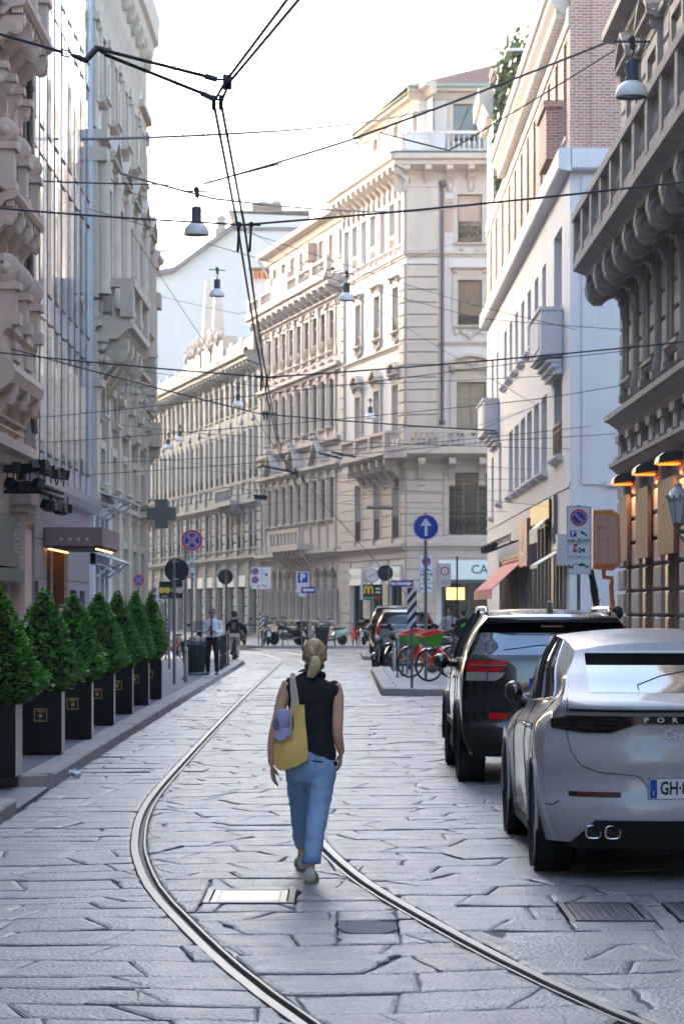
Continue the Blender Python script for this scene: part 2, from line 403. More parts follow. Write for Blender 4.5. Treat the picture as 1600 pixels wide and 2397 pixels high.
# --- pavements with granite kerbs
def pavement(name,poly,z=.13,m=M_asph):
 mb=MB();mb.prism(poly,-.05,z,'z');return tag(mb.build(name,m),kind='structure')
def kerb(name,pts,z=.134,wd=.32,side=-1,step=1.1):
 """row of kerb stones along pts, wd wide towards side (−1 = left of travel)"""
 mb=MB();rnd=random.Random(len(pts)*7+int(pts[0][1]*10))
 P_=[Vector(p) for p in pts];L=[0]
 for a,b in zip(P_,P_[1:]):L.append(L[-1]+(b-a).length)
 def at(d):
  for i in range(len(P_)-1):
   if d<=L[i+1]+1e-9:
    t=(d-L[i])/(L[i+1]-L[i]);tg=(P_[i+1]-P_[i]).normalized();return P_[i].lerp(P_[i+1],t),Vector((-tg.y,tg.x))*side
  tg=(P_[-1]-P_[-2]).normalized();return P_[-1],Vector((-tg.y,tg.x))*side
 d=0
 while d<L[-1]-.02:
  e=min(L[-1],d+step*rnd.uniform(.85,1.2));g=.006
  a,na=at(d+g);b,nb=at(e-g);zz=z+rnd.uniform(-.004,.004);j=rnd.uniform(-.008,.008)
  q=[a+na*j,b+nb*j,b+nb*wd,a+na*wd];bv=.022
  q2=[a+na*(j+bv),b+nb*(j+bv),b+nb*(wd-.004),a+na*(wd-.004)]
  mb.add([(p.x,p.y,-.05) for p in q]+[(p.x,p.y,zz-bv) for p in q]+[(p.x,p.y,zz) for p in q2],[(0,1,5,4),(1,2,6,5),(2,3,7,6),(3,0,4,7),(4,5,9,8),(5,6,10,9),(6,7,11,10),(7,4,8,11),(8,9,10,11)])
  d=e
 o=mb.build(name,M_kerb);bm=bmesh.new();bm.from_mesh(o.data);bmesh.ops.recalc_face_normals(bm,faces=bm.faces);bm.to_mesh(o.data);bm.free()
 return tag(o,kind='structure')
KW=.34
kp=[(x,y) for y,x in KERB_L if y>=26]
pavement('pavement',[(-6.4,26.0)]+[(x-KW,y) for x,y in kp]+[(-4.2,86),(-6.4,86.6)])
kerb('kerb',[(-6.4,26.0),(-3.5,26.0),(-3.2,26.08),(-3.06,26.3)],side=1,step=1.3,wd=.3);kerb('kerb',[(x,y+(.32 if i==0 else 0)) for i,(x,y) in enumerate(kp)]+[(-3.5,85),(-4.2,86.4),(-6.4,87)],side=1)
pavement('pavement',[(-9,4),(-2.88-KW,4),(-2.94-KW,22.8),(-9,22.8)])
kerb('kerb',[(-2.86,8),(-2.94,22.85)],side=1)
pavement('driveway',[(-6.4,22.9),(-2.98,22.9),(-3.02,25.98),(-6.4,25.98)],.012,M_flag)
pavement('pavement',[(3.6+KW,4),(6.6,4),(6.6,120),(3.6+KW,120)],.134)
kerb('kerb',[(3.6,8),(3.6,53.4)],side=-1)
pavement('traffic_island',[(.86+KW,53.5+KW),(3.9,53.5+KW),(3.9,74),(.84+KW,74)],.142,M_flag)
kerb('kerb',[(3.94,53.5),(1.06,53.5),(.87,53.9),(.84,74)],side=-1,z=.146)
pavement('traffic_island',[(.76+KW,90.6),(6.6,90.6),(6.6,103.5),(.74+KW,103.5)],.138,M_flag)
kerb('kerb',[(6.6,90.5),(.76,90.5),(.74,104)],side=-1,z=.142)
pavement('far_pavement',[(-4.4,117.4),(14,117.4),(14,124.9),(3.2,125.2),(-18,212),(-24,212),(-5,124)],.13,M_flag)
kerb('kerb',[(14,117),(-4.2,117),(-5.6,124),(-24.6,210)],side=-1,z=.134,step=1.6)
# ================================================================ FACADE TOOLS
def frame(ox,oy,dx,dy):
 """local x runs along the facade, local -y faces the street, z is up"""
 l=sqrt(dx*dx+dy*dy);dx,dy=dx/l,dy/l
 return Matrix(((dx,-dy,0,ox),(dy,dx,0,oy),(0,0,1,0),(0,0,0,1)))
M_glass=mat('window glass',(.16,.18,.20),.06,spec=.9,var=.1,scale=.6)
M_glass_b=mat('curtained glass',(.50,.47,.44),.10,spec=.8,var=.12,scale=1.2)
M_blind=mat('roller blind',(.70,.60,.54),.7,var=.05)
M_wframe=mat('white window frame',(.80,.78,.76),.5)
M_bframe=mat('brown window frame',(.50,.42,.36),.5)
M_dframe=mat('dark window frame',(.12,.12,.13),.4)
M_ironw=mat('wrought iron',(.10,.10,.11),.5)
def wall(mb,x0,x1,z0,z1,ops,dep=.25,mi=0):
 """front sheet at y=0 with rectangular openings (x0,x1,z0,z1) and their reveals"""
 xs=sorted({x0,x1,*[v for o in ops for v in o[:2]]});zs=sorted({z0,z1,*[v for o in ops for v in o[2:4]]})
 xs=[x for x in xs if x0-1e-6<=x<=x1+1e-6];zs=[z for z in zs if z0-1e-6<=z<=z1+1e-6]
 for j in range(len(zs)-1):
  run=None
  for i in range(len(xs)):
   hole=True
   if i<len(xs)-1:
    cx,cz=(xs[i]+xs[i+1])/2,(zs[j]+zs[j+1])/2
    hole=any(o[0]<cx<o[1] and o[2]<cz<o[3] for o in ops)
   if not hole and run is None:run=xs[i]
   if hole and run is not None:
    mb.add([(run,0,zs[j]),(xs[i],0,zs[j]),(xs[i],0,zs[j+1]),(run,0,zs[j+1])],[(0,1,2,3)],False,mi);run=None
 for a,b,c,d in[o[:4] for o in ops]:
  mb.add([(a,0,c),(b,0,c),(b,0,d),(a,0,d),(a,dep,c),(b,dep,c),(b,dep,d),(a,dep,d)],[(0,4,5,1),(1,5,6,2),(2,6,7,3),(3,7,4,0)],False,mi)
 return mb
def shell(mb,x0,x1,dep,z0,z1,mi=0,front=False):
 """back, sides and roof of a block behind the facade sheet"""
 v=[(x0,0,z0),(x1,0,z0),(x1,dep,z0),(x0,dep,z0),(x0,0,z1),(x1,0,z1),(x1,dep,z1),(x0,dep,z1)]
 f=[(1,2,6,5),(2,3,7,6),(3,0,4,7),(4,5,6,7)]
 if front:f.append((0,1,5,4))
 return mb.add(v,f,False,mi)
def console(mb,x,w,out,zt,h,n=5,mi=None):
 """scroll bracket under a slab, centred at x"""
 p=[(0,zt),(-out,zt),(-out*1.0,zt-.16*h)]
 for i in range(n+1):
  t=i/n;a=-pi/2*t;p.append((-out*(.78)-out*.2*cos(a*2)*(1 if t<1 else 1),zt-h*(.2+.18*t)))
 for i in range(1,n+1):
  t=i/n;p.append((-out*(.60*(1-t)**1.6+.05),zt-h*(.38+.5*t)))
 p+=[(-out*.16,zt-h*.94),(0,zt-h)]
 mb.prism(p[::-1],x-w/2,x+w/2,'x',mi=mi)
 for sx in(-1,1):
  mb.lathe([(0,.02*sx),(out*.12,.018*sx),(out*.2,0)],(x+sx*(w/2+.001),-out*.78,zt-h*.28),10,'x',mi=mi)
BAL=[(.055,0),(.07,.03),(.05,.06),(.035,.09),(.075,.2),(.085,.27),(.06,.36),(.032,.5),(.03,.6),(.05,.64),(.03,.68),(.05,.74),(.06,.78)]
def balustrade(mb,x0,x1,y,z,h=.78,pitch=.26,n=6,mi=None,ends=True,axis='x'):
 """balusters on the line y (axis x) or on the line x (axis y)"""
 k=max(1,int((x1-x0)/pitch));sc=h/.78
 for i in range(k):
  q=x0+(x1-x0)*(i+.5)/k;c=(q,y,z) if axis=='x' else(y,q,z)
  mb.lathe([(r*.9,hh*sc) for r,hh in BAL],c,n,'z',mi=mi)
def railing(mb,x0,x1,y,z,h,pitch=.11,curl=True):
 mb.box(x0,x1,y-.018,y+.018,z+h-.03,z+h);mb.box(x0,x1,y-.014,y+.014,z+.05,z+.08);mb.box(x0,x1,y-.012,y+.012,z+h*.78,z+h*.78+.02)
 n=max(2,int((x1-x0)/pitch))
 for i in range(n+1):
  x=x0+(x1-x0)*i/n;mb.box(x-.009,x+.009,y-.009,y+.009,z+.05,z+h-.03)
 if curl:
  for i in range(0,n):
   x=x0+(x1-x0)*(i+.5)/n;r=(x1-x0)/n*.42
   mb.lathe([(r,-.006),(r+.016,0),(r,.006),(r-.012,0),(r,-.006)],(x,y,z+h*.45+(i%2)*h*.14),10,'y')
_W={}
def window_proto(key,w,h,st):
 """meshes of one window, origin at the bottom centre of its opening in the wall plane"""
 if key in _W:return _W[key]
 out=[];dep=st.get('dep',.22);fr=st.get('frame',M_wframe);gl=st.get('glass',M_glass);t=st.get('ft',.06);arch=st.get('arch',0)
 mb=MB();hw=w/2
 mb.add([(-hw,dep,0),(hw,dep,0),(hw,dep,h),(-hw,dep,h)],[(0,1,2,3)],False,0)
 f=lambda a,b,c,d:mb.box(a,b,dep-.045,dep-.003,c,d,1)
 f(-hw,-hw+t,0,h);f(hw-t,hw,0,h);f(-hw+t,hw-t,0,t);f(-hw+t,hw-t,h-t,h)
 for k in range(1,st.get('cols',2)):
  x=-hw+w*k/st.get('cols',2);f(x-t*.5,x+t*.5,t,h-t)
 for q in st.get('trans',()):mb.box(-hw+t,hw-t,dep-.05,dep-.004,h*q-t*.45,h*q+t*.45,1)
 mats=[gl,fr]
 if st.get('blind'):
  mb.box(-hw+t,hw-t,dep-.07,dep-.052,h*(1-st['blind']),h-t,2);mats.append(st.get('blindm',M_blind))
 out.append(('window',mb,mats))
 sm=st.get('stone')
 if sm is not None:
  mb=MB();kind=st.get('sur','flat');a=st.get('sw',.22);p=st.get('sp',.08);top=h
  if arch:
   pts=[];n=10;r=hw
   for i in range(n+1):
    an=pi*i/n;pts.append((r*cos(an),h-r+r*sin(an)))
   half=[(hw,h+.002)]+[q for q in pts[:n//2+1]];mb.prism(half[::-1],-.002,dep-.06,'y')
   half=[(-hw,h+.002)]+[q for q in pts[n//2:][::-1]];mb.prism(half,-.002,dep-.06,'y')
  if kind:
   mb.box(-hw-a,-hw-.002,-p,.02,0,h);mb.box(hw+.002,hw+a,-p,.02,0,h)
   if arch:
    n=12;ri,ro=hw+.002,hw+a
    if h-hw>0:
     vs=[]
     for i in range(n+1):
      an=pi*i/n
      for rr in(ri,ro):
       for yy in(-p,.02):vs.append((rr*cos(an),yy,h-hw+rr*sin(an)))
     fs=[]
     for i in range(n):
      b=i*4;fs+=[(b,b+4,b+6,b+2),(b,b+1,b+5,b+4),(b+2,b+6,b+7,b+3)]
     mb.add(vs,fs,False)
    mb.box(-.1,.1,-p-.08,.02,h,h+a*1.3)
   else:mb.box(-hw-a,hw+a,-p,.02,h+.002,h+a)
   top=h+a
  if kind in('entab','tri','arch'):
   e=hw+a+.1
   mb.box(-hw-a+.03,hw+a-.03,-p-.03,.02,top+.002,top+.22)
   mb.prof(-e,e,[(-.02,top+.222),(p+.06,top+.222),(p+.10,top+.28),(p+.22,top+.30),(p+.24,top+.36),(-.02,top+.40)])
   z=top+.40
   for sx in(-1,1):console(mb,sx*(hw+a*.5),.13,p+.14,top+.222,.42)
   if kind=='tri':
    ph=e*.5
    for sx in(-1,1):
     mb.prism([(sx*e,z),(sx*e,z+.11),(0,z+ph+.11),(0,z+ph)][::sx],-p-.24,.02,'y')
    mb.prism([(-e+.15,z),(e-.15,z),(0,z+ph)],-p-.02,.02,'y')
    mb.ball((0,-p-.05,z+ph*.42),(.14,.08,.14),8,5)
   if kind=='arch':
    n=9;ph=e*.52;o=[];i_=[]
    for k in range(n+1):
     an=pi*k/n;o.append((e*cos(an),z+ph*sin(an)+.1));i_.append(((e-.13)*cos(an),z+(ph-.03)*sin(an)))
    for k in range(n):
     mb.prism([o[k],o[k+1],i_[k+1],i_[k]][::-1],-p-.24,.02,'y')
    mb.prism([(q[0],q[1]) for q in i_],-p-.02,.02,'y')
    mb.ball((0,-p-.05,z+ph*.45),(.22,.1,.17),8,5);mb.ball((-.28,-p-.04,z+ph*.35),(.12,.07,.09),6,4);mb.ball((.28,-p-.04,z+ph*.35),(.12,.07,.09),6,4)
  if kind and mb.v:out.append(('surround',mb,[sm]))
  elif mb.v:out.append(('surround',mb,[sm]))
  if st.get('sill',1):
   mb=MB();e=hw+a*.9
   mb.prof(-e,e,[(-.02,-.16),(p+.02,-.16),(p+.08,-.09),(p+.14,-.07),(p+.14,-.003),(-.2,-.003)])
   if st.get('swag'):
    for q in range(-3,4):
     mb.ball((q*.2*hw,-.06,-.34-.16*cos(q/3*pi/2)),(.13*hw+.05,.06,.1),6,4)
    mb.ball((0,-.09,-.55),(.13,.08,.2),6,4)
    for sx in(-1,1):mb.box(sx*e*.8-.08,sx*e*.8+.08,-p-.03,.02,-.45,-.162)
   out.append(('sill',mb,[sm]))
 if st.get('rail'):
  mb=MB();railing(mb,-hw+.02,hw-.02,-.03,0,st['rail'],st.get('rp',.13),st.get('curl',True));out.append(('railing',mb,[M_ironw]))
 _W[key]=[[n,m,mm,None] for n,m,mm in out];return _W[key]
def put_window(root,FM,s,z,w,h,st,key):
 """one window of the building root at (s, z) of the facade frame FM"""
 pr=window_proto(key,w,h,st);inv=T(-Vector(root.location));par=None
 for rec in pr:
  n,mb,mm,me=rec
  if me is None:o=mb.build(n,mm);rec[3]=o.data
  else:o=link(n,me)
  if par is None:o.matrix_basis=inv@FM@T((s,0,z));o.parent=root;par=o
  else:o.parent=par
 return par
def part(root,FM,mb,name,mats,label=None):
 o=mb.build(name,mats,root,T(-Vector(root.location))@FM)
 if label:o['label']=label
 return o
def bayrow(ops,xs,w,z0,z1):ops+=[(x-w/2,x+w/2,z0,z1) for x in xs]
CORN=lambda z,o=.6,h=.8:[(-.02,z),(.08,z),(.1,z+.1*h),(.16,z+.14*h),(o*.8,z+.42*h),(o*.82,z+.62*h),(o,z+.72*h),(o*1.03,z+h),(-.02,z+h+.06)]
BELT=lambda z,o=.2,h=.3:[(-.02,z),(o*.4,z+.04*h),(o*.5,z+.4*h),(o,z+.5*h),(o,z+.9*h),(-.02,z+h)]
def dentils(mb,x0,x1,z,o,h,pitch,w):
 n=int((x1-x0)/pitch)
 for i in range(n):
  x=x0+(i+.5)*(x1-x0)/n;mb.box(x-w/2,x+w/2,-o,.02,z,z+h)
def rustic(mb,x0,x1,z0,z1,h=.5,p=.07,g=.035,lens=None):
 """banded blocks with open joints"""
 z=z0;k=0
 while z<z1-.05:
  e=min(z+h,z1)
  if lens:
   x=x0;off=(k%2)*lens/2
   while x<x1-.03:
    xe=min(x1,x+(lens if x>x0 else lens-off));mb.bbox(x+g/2,xe-g/2,-p,.02,z+g/2,e-g/2,.025);x=xe
  else:mb.bbox(x0,x1,-p,.02,z+g/2,e-g/2,.03)
  z=e;k+=1
# ================================================================ FAR BUILDINGS (corner house C, arcade house B, grey house A)
S_c=mat('corner stone',(.75,.692,.645),.85,var=.09,scale=3,streak=.10,bump=.3,bscale=25)
S_cw=mat('corner render',(.80,.77,.76),.85,var=.05,scale=2,streak=.08)
S_b=mat('rose stone',(.745,.695,.66),.85,var=.10,scale=3,streak=.14,bump=.3,bscale=25)
S_a=mat('grey stone',(.69,.67,.645),.85,var=.10,scale=2.5,streak=.16,bump=.3,bscale=25)
M_tile=brickmat('roof tile',(.52,.33,.27),(.40,.26,.23),(.25,.18,.17),.3,.25,.03)
M_copper=mat('aged copper gutter',(.50,.58,.54),.6,var=.1)
M_pipe=mat('brown downpipe',(.36,.31,.31),.5)
M_shopdark=mat('dark shop glass',(.10,.13,.13),.08,spec=.9)
M_shopgreen=mat('green shop frame',(.24,.36,.33),.5)
M_white_sign=mat('white fascia',(.90,.92,.92),.5)
M_teal=mat('teal lettering',(.10,.50,.45),.5)
M_txtgrey=mat('grey green lettering',(.45,.62,.60),.5)
DV=(.237,-.971)
def tq(u):
 du=u-800;return(18762-125*du)/(1398+.971*du)
CX,CY=3.18,125.0
FA=frame(CX-.237*1e-9,CY,*DV)@T((0,0,0))
FCF=frame(CX,CY,1,0)
# ---------------- C: corner house
rc=thing('corner_house','pale corner house with stone quoins, a balustraded balcony and a tiled attic','building',(CX,CY,0))
wl=MB();tr=MB();L0=-13.4
bx=[-9.48,-5.5,-1.75]
ops=[];bayrow(ops,bx,1.35,5.4,8.4);bayrow(ops,bx,1.15,10.4,13.1);bayrow(ops,bx,1.15,15.8,18.0)
w4=[-12.2,-10.4,-8.4,-6.5,-4.5,-2.6,-.9]
bayrow(ops,w4,1.15,20.0,22.3);gx=[-9.9,-5.8,-2.0];bayrow(ops,gx,2.3,.35,4.05)
wall(wl,L0,0,0,24,ops)
part(rc,FA,wl,'street_wall',[S_cw])
wf=MB();opf=[(2.1,4.3,5.5,8.6),(2.5,3.95,10.4,13.1),(2.55,3.75,15.9,18.15),(2.55,3.75,20.0,22.4),(6.6,7.9,10.4,13.1),(6.6,7.9,15.9,18.15),(6.6,7.9,20,22.4),(6.2,8.4,5.5,8.6),(1.75,4.6,.2,3.3),(5.6,8.6,.2,3.3)]
wall(wf,0,10,0,24,opf);part(rc,FCF,wf,'front_wall',[S_cw])
bk=MB(FCF);bk.add([(0,0,24),(10,0,24),(10,14,24),(-3.2,13,24)],[(0,1,2,3)]);bk.add([(10,0,0),(10,14,0),(10,14,24),(10,0,24)],[(0,1,2,3)])
part(rc,Matrix.Identity(4),bk,'flat_roof',[S_c])
for FM,x0,x1,nm,oo in((FA,L0,0,'street_stonework',ops),(FCF,0,10,'front_stonework',opf)):
 m=MB();z=0
 xs=[(x0,x1)]
 cuts=sorted([o for o in oo if o[2]<9],key=lambda o:o[0])
 z=.5
 while z<9.3:
  e=min(z+.55,9.3)
  row=sorted([(o[0]-.25,o[1]+.25) for o in cuts if o[2]<e-.02 and o[3]>z+.02])
  a=x0
  for c0_,c1_ in row+[(x1,x1)]:
   if c0_-a>.06:m.bbox(a,min(c0_,x1),-.07,.02,z+.018,e-.018,.02)
   a=max(a,c1_)
  z=e
 m.box(x0,x1,-.12,.02,0,.2)
 m.prof(x0-(.0 if FM is FA else 0),x1,BELT(4.75,.32,.42));m.prof(x0,x1,BELT(14.9,.14,.25));m.prof(x0,x1,BELT(19.3,.16,.28))
 part(rc,FM,m,nm,[S_c])
m=MB();rustic(m,.02,1.55,9.6,19.0,.62,.13,.05);m.box(.0,1.6,-.15,.02,19.6,22.9);m.prof(-.02,1.65,BELT(19.3,.25,.3));m.prof(0,1.65,BELT(22.6,.2,.3))
part(rc,FCF,m,'corner_quoins',[S_c])
m=MB();rustic(m,-1.0,-.02,9.6,19.0,.62,.12,.05);rustic(m,L0,L0+.8,9.6,19,.62,.12,.05);m.box(-.45,.0,-.13,.02,19.6,22.9);part(rc,FA,m,'street_quoins',[S_c])
for FM,x0,x1,nm in((FA,L0,.62,'street_cornice'),(FCF,-.62,10,'front_cornice')):
 m=MB();m.prof(x0,x1,CORN(23.4,.95,.9));n=int((x1-x0)/1.05)
 for i in range(n):
  x=x0+(i+.6)*(x1-x0)/n;console(m,x,.32,.75,23.75,1.0)
 m.box(x0,x1 if FM is FCF else 0,-.03,.02,22.5,23.4)
 for i in range(n):
  x=x0+(i+.6)*(x1-x0)/n;m.ball((x,-.08,22.75),(.14,.1,.28),6,4)
 part(rc,FM,m,nm,[S_c])
 c=MB();c.box(x0,x1,-1.0,-.2,24.36,24.43);part(rc,FM,c,'gutter',[M_copper])
m=MB();m.box(L0,.3,-.35,-.1,24.45,24.62);m.box(L0,.3,-.35,-.1,25.2,25.36);m.box(L0,.3,-.3,-.16,24.62,25.2)
part(rc,FA,m,'parapet',[S_c])
m=MB();m.box(0,10,-.35,-.1,24.45,24.6);m.box(0,10,-.35,-.1,25.35,25.5);m.box(-.1,1.9,-.32,-.12,24.6,25.35)
balustrade(m,1.95,4.0,-.22,24.6,.75,.24);m.box(4.0,4.5,-.32,-.12,24.6,25.35);balustrade(m,4.5,7.5,-.22,24.6,.75,.24);m.box(7.5,10,-.32,-.12,24.6,25.35)
part(rc,FCF,m,'roof_balustrade',[S_cw])
AX=1.1
FAA=FA@T((0,AX,0));FCA=FCF@T((0,.55,0))
m=MB();aops=[(-10.6,-9.7,25.4,27),(-6.4,-5.5,25.4,27),(-2.6,-1.7,25.4,27)]
wall(m,-12.6,.9,24,27.6,aops);part(rc,FAA,m,'attic_street_wall',[S_cw])
m=MB();fop=[(2.35,3.55,25.1,27.0),(6,7.2,25.1,27)];wall(m,.65,10,24,27.6,fop);part(rc,FCA,m,'attic_front_wall',[S_cw])
m=MB();m.prof(-13,1.5,[(-.02,27.2),(.1,27.2),(.3,27.5),(.55,27.55),(.6,27.75),(-.02,27.8)]);part(rc,FAA,m,'attic_street_eaves',[S_c])
m=MB();m.prof(.1,10.2,[(-.02,27.2),(.1,27.2),(.3,27.5),(.55,27.55),(.6,27.75),(-.02,27.8)]);part(rc,FCA,m,'attic_front_eaves',[S_c])
m=MB();a=FCA@Vector((.1,-.65,27.8));b=FCA@Vector((10.2,-.65,27.8));c=FAA@Vector((-13,-.65,27.8));d=Vector((4.4,141,29.6));e=Vector((8.6,131,30.3));f=Vector((14,131,30.3));g=Vector((14,141,29.3))
m.add([a,b,c,d,e,f,g],[(0,1,5,4),(2,0,4,3),(3,4,5,6)]);part(rc,Matrix.Identity(4),m,'tiled_roof',[M_tile])
m=MB();m.tube([(.1,-.66,27.78),(10.2,-.66,27.78)],.09,8);part(rc,FCA,m,'roof_gutter',[M_copper])
m=MB();m.tube([(-13,-.66,27.78),(.2,-.66,27.78)],.09,8);m.tube([(-13,-.6,27.7),(-12.9,-.3,27.2),(-12.6,-.1,26.9),(-12.6,-.1,24.6)],.07,6);part(rc,FAA,m,'roof_gutter',[M_copper])
m=MB();m.tube([(1.35,-.1,27.7),(1.35,-.1,24.6)],.06,6);part(rc,FCA,m,'downpipe',[M_pipe])
m=MB();m.tube([(1.78,-.16,22.9),(1.78,-.16,11.1)],.085,8);m.ball((1.78,-.16,22.9),.2,8,6);m.ball((1.78,-.16,11.1),.16,8,6);part(rc,FCF,m,'downpipe',[M_pipe])
m=MB();bl=MB()
for mbx,FM,x0,x1 in((m,FA,-9.0,0),(m,FCF,0,9)):
 q=MB(FM);q.prof(x0,x1,[(-.02,9.2),(.5,9.25),(1.05,9.45),(1.15,9.5),(1.15,9.75),(-.02,9.75)])
 nb=int(abs(x1-x0)/1.5)
 for i in range(nb):
  xx=x0+(i+.5)*(x1-x0)/nb;console(q,xx,.34,.95,9.3,1.4)
 q.box(x0,x1,-1.12,-.88,9.75,9.85);q.box(x0,x1,-1.14,-.84,10.5,10.65)
 balustrade(q,x0+.3,x1-.3,-1.0,9.85,.65,.27)
 for i in range(4):
  xx=x0+(x1-x0)*i/3;q.box(xx-.18,xx+.18,-1.16,-.86,9.76,10.58)
 m.v+=q.v;off=len(m.v)-len(q.v);m.f+=[[i+off for i in f] for f in q.f];m.m+=q.m;m.sm+=q.sm
arc=[]
for i in range(9):
 a_=radians(180+13.7*0);an=radians(-166.3+(76.3)*i/8);arc.append((CX+cos(an),CY+sin(an)))
def ring(mbx,r0,r1,z0,z1,n=8):
 ps=[]
 for i in range(n+1):
  an=radians(-166.3+76.3*i/n);ps.append((cos(an),sin(an)))
 poly=[(CX+r1*c_,CY+r1*s_) for c_,s_ in ps]+[(CX+r0*c_,CY+r0*s_) for c_,s_ in ps[::-1]];mbx.prism(poly,z0,z1,'z')
ring(m,.02,1.15,9.3,9.75);ring(m,.88,1.12,9.75,9.85);ring(m,.84,1.14,10.5,10.65)
for i in range(5):
 an=radians(-158+62*i/4);m.lathe([(r*.9,h*.83) for r,h in BAL],(CX+cos(an),CY+sin(an),9.85),6)
part(rc,Matrix.Identity(4),m,'balcony',[S_c])
st1=dict(stone=S_c,sur='flat',sw=.24,sp=.1,rail=1.1,frame=M_wframe,cols=2,trans=(.72,),sill=0)
st2=dict(stone=S_c,sur='arch',sw=.2,sp=.12,frame=M_wframe,trans=(.7,),sill=0)
st2b=dict(stone=S_c,sur='tri',sw=.2,sp=.12,frame=M_wframe,trans=(.7,),sill=0)
st3=dict(stone=S_c,sur='entab',sw=.17,sp=.1,frame=M_wframe,rail=.55,swag=1)
st4=dict(stone=S_cw,sur='flat',sw=.13,sp=.05,frame=M_wframe,rail=.7,swag=1);st4b=dict(stone=S_cw,sur='flat',sw=.13,sp=.05,frame=M_wframe,blind=.97,sill=1)
for i,x in enumerate(bx):
 put_window(rc,FA,x,5.4,1.35,3.0,st1,'c1');put_window(rc,FA,x,10.4,1.15,2.7,st2b if i==1 else st2,'c2b' if i==1 else 'c2')
 put_window(rc,FA,x,15.8,1.15,2.2,st3,'c3')
for i,x in enumerate(w4):put_window(rc,FA,x,20.0,1.15,2.3,st4b if i%2==0 else st4,'c4b' if i%2==0 else 'c4')
for x in(2.1+1.1,7.3):put_window(rc,FCF,x,5.5,2.2,3.1,dict(st1,cols=3,frame=M_bframe,glass=M_shopdark,trans=(.3,.82)),'cf1')
for x in(3.22,7.25):put_window(rc,FCF,x,10.4,1.45 if x<5 else 1.3,2.7,dict(st2,frame=M_bframe,glass=M_glass_b,sw=.3),'cf2'+str(x))
for x in(3.15,7.25):put_window(rc,FCF,x,15.9,1.2 if x<5 else 1.3,2.25,dict(st3,rail=.5,frame=M_bframe,sw=.26),'cf3'+str(x))
for x in(3.15,7.25):put_window(rc,FCF,x,20.0,1.2 if x<5 else 1.3,2.4,dict(st4,rail=.85,frame=M_bframe,blind=.55,stone=S_c,sw=.22),'cf4'+str(x))
m=MB();m.box(1.85,2.45,-.03,.03,20.3,22.3,0);m.box(1.9,2.4,-.036,-.03,20.5,22.2,1);part(rc,FCF,m,'blind_window',[S_cw,M_blind])
for x in(-10.15,-5.95,-2.15):put_window(rc,FAA,x,25.4,.9,1.6,dict(stone=S_c,sur='flat',sw=.18,sp=.06,frame=M_bframe),'ca')
for x in(2.95,6.6):put_window(rc,FCA,x,25.1,1.2,1.9,dict(stone=S_c,sur='flat',sw=.25,sp=.06,frame=M_bframe,cols=1),'caf')
for x in gx:
 m=MB();m.box(x-1.14,x+1.14,.22,.25,.36,4.04,0);m.box(x-1.14,x-1.06,.1,.21,.36,3.1,1);m.box(x+1.06,x+1.14,.1,.21,.36,3.1,1);m.box(x-.04,x+.04,.1,.21,.36,3.1,1)
 m.box(x-1.3,x+1.3,-.14,.2,3.1,4.0,2);so_=part(rc,FA,m,'shop_window',[M_shopdark,M_shopgreen,M_white_sign])
 text('CRÉDIT AGRICOLE',.3,M_txtgrey,'lettering',so_,T((x+.15,-.145,3.52)))
 m=MB();m.box(x-1.15,x-1.0,-.15,-.142,3.35,3.75);o_=m.build('emblem',M_teal,so_)
m=MB();m.box(1.76,4.59,.22,.25,.2,3.29,0);m.box(5.6,8.6,.22,.25,.2,3.29,0)
for x in(1.8,3.1,4.5,5.7,7.1,8.5):m.box(x-.05,x+.05,.1,.21,.2,3.28,1)
m.box(1.6,4.9,-.16,.1,3.3,4.25,2);m.box(5.3,9,-.16,.1,3.3,4.25,2);m.box(1.6,4.9,-.9,.08,3.12,3.28,1)
so_=part(rc,FCF,m,'bank_front',[M_shopdark,M_shopgreen,M_white_sign]);M_cyan=mat('cyan emblem',(.15,.60,.62),.5)
text('CA',.62,M_teal,'lettering',so_,T((3.62,-.165,3.78)),bold=.012)
q=MB();q.tube([(4.05,-.168,3.5),(4.25,-.168,3.62),(4.3,-.168,3.9)],.03,4);q.build('emblem',M_cyan,so_)
text('CRÉDIT AGRICOLE',.26,M_txtgrey,'lettering',so_,T((7.1,-.165,3.78)))
lit=mat('lit shop ceiling',(1,.85,.6),.6,emit=(1,.72,.4),es=.35)
for q in((2.0,2.9,.18,.21,2.3,2.9),(3.4,3.7,.17,.2,1.3,1.6)):m=MB(FCF);m.box(*q);part(rc,Matrix.Identity(4),m,'lit_display',[lit])
# ---------------- B: rose arcade house
B0,B1=-35.0,-13.4
pB=FA@Vector((B0,0,0))
rb=thing('arcade_house','rose stone palazzo with arched ground floor windows and colonnaded upper floors beside the corner house','building',tuple(pB))
nB=9;xb=[B0+1.5+(B1-B0-3.0)*(i+.5)/nB for i in range(nB)]
ops=[];bayrow(ops,xb,1.05,16.2,18.5);bayrow(ops,xb,1.05,12.0,14.7);bayrow(ops,xb,1.05,6.9,9.2)
xg=[B0+1.2+(B1-B0-2.2)*(i+.5)/10 for i in range(10)];bayrow(ops,xg,1.15,1.2,4.2)
m=MB();wall(m,B0,B1,0,20,ops,.25);shell(m,B0,B1,10,0,19.9);part(rb,FA,m,'wall',[S_b])
m=MB()
for za,zb in((5.3,9.6),(11.4,15.0),(15.9,18.9)):
 for i in range(nB+1):
  m=MB();x=B0+1.5+(B1-B0-3.0)*i/nB
  m.box(x-.3,x+.3,-.07,.02,za,za+.5);m.box(x-.24,x+.24,-.05,.02,za+.5,zb-.5);m.box(x-.10,x+.10,-.085,-.05,za+.6,zb-.6);m.box(x-.28,x+.28,-.09,.02,zb-.5,zb-.32);m.box(x-.33,x+.33,-.13,.02,zb-.2,zb);part(rb,FA,m,'pilaster',[S_b])
m=MB()
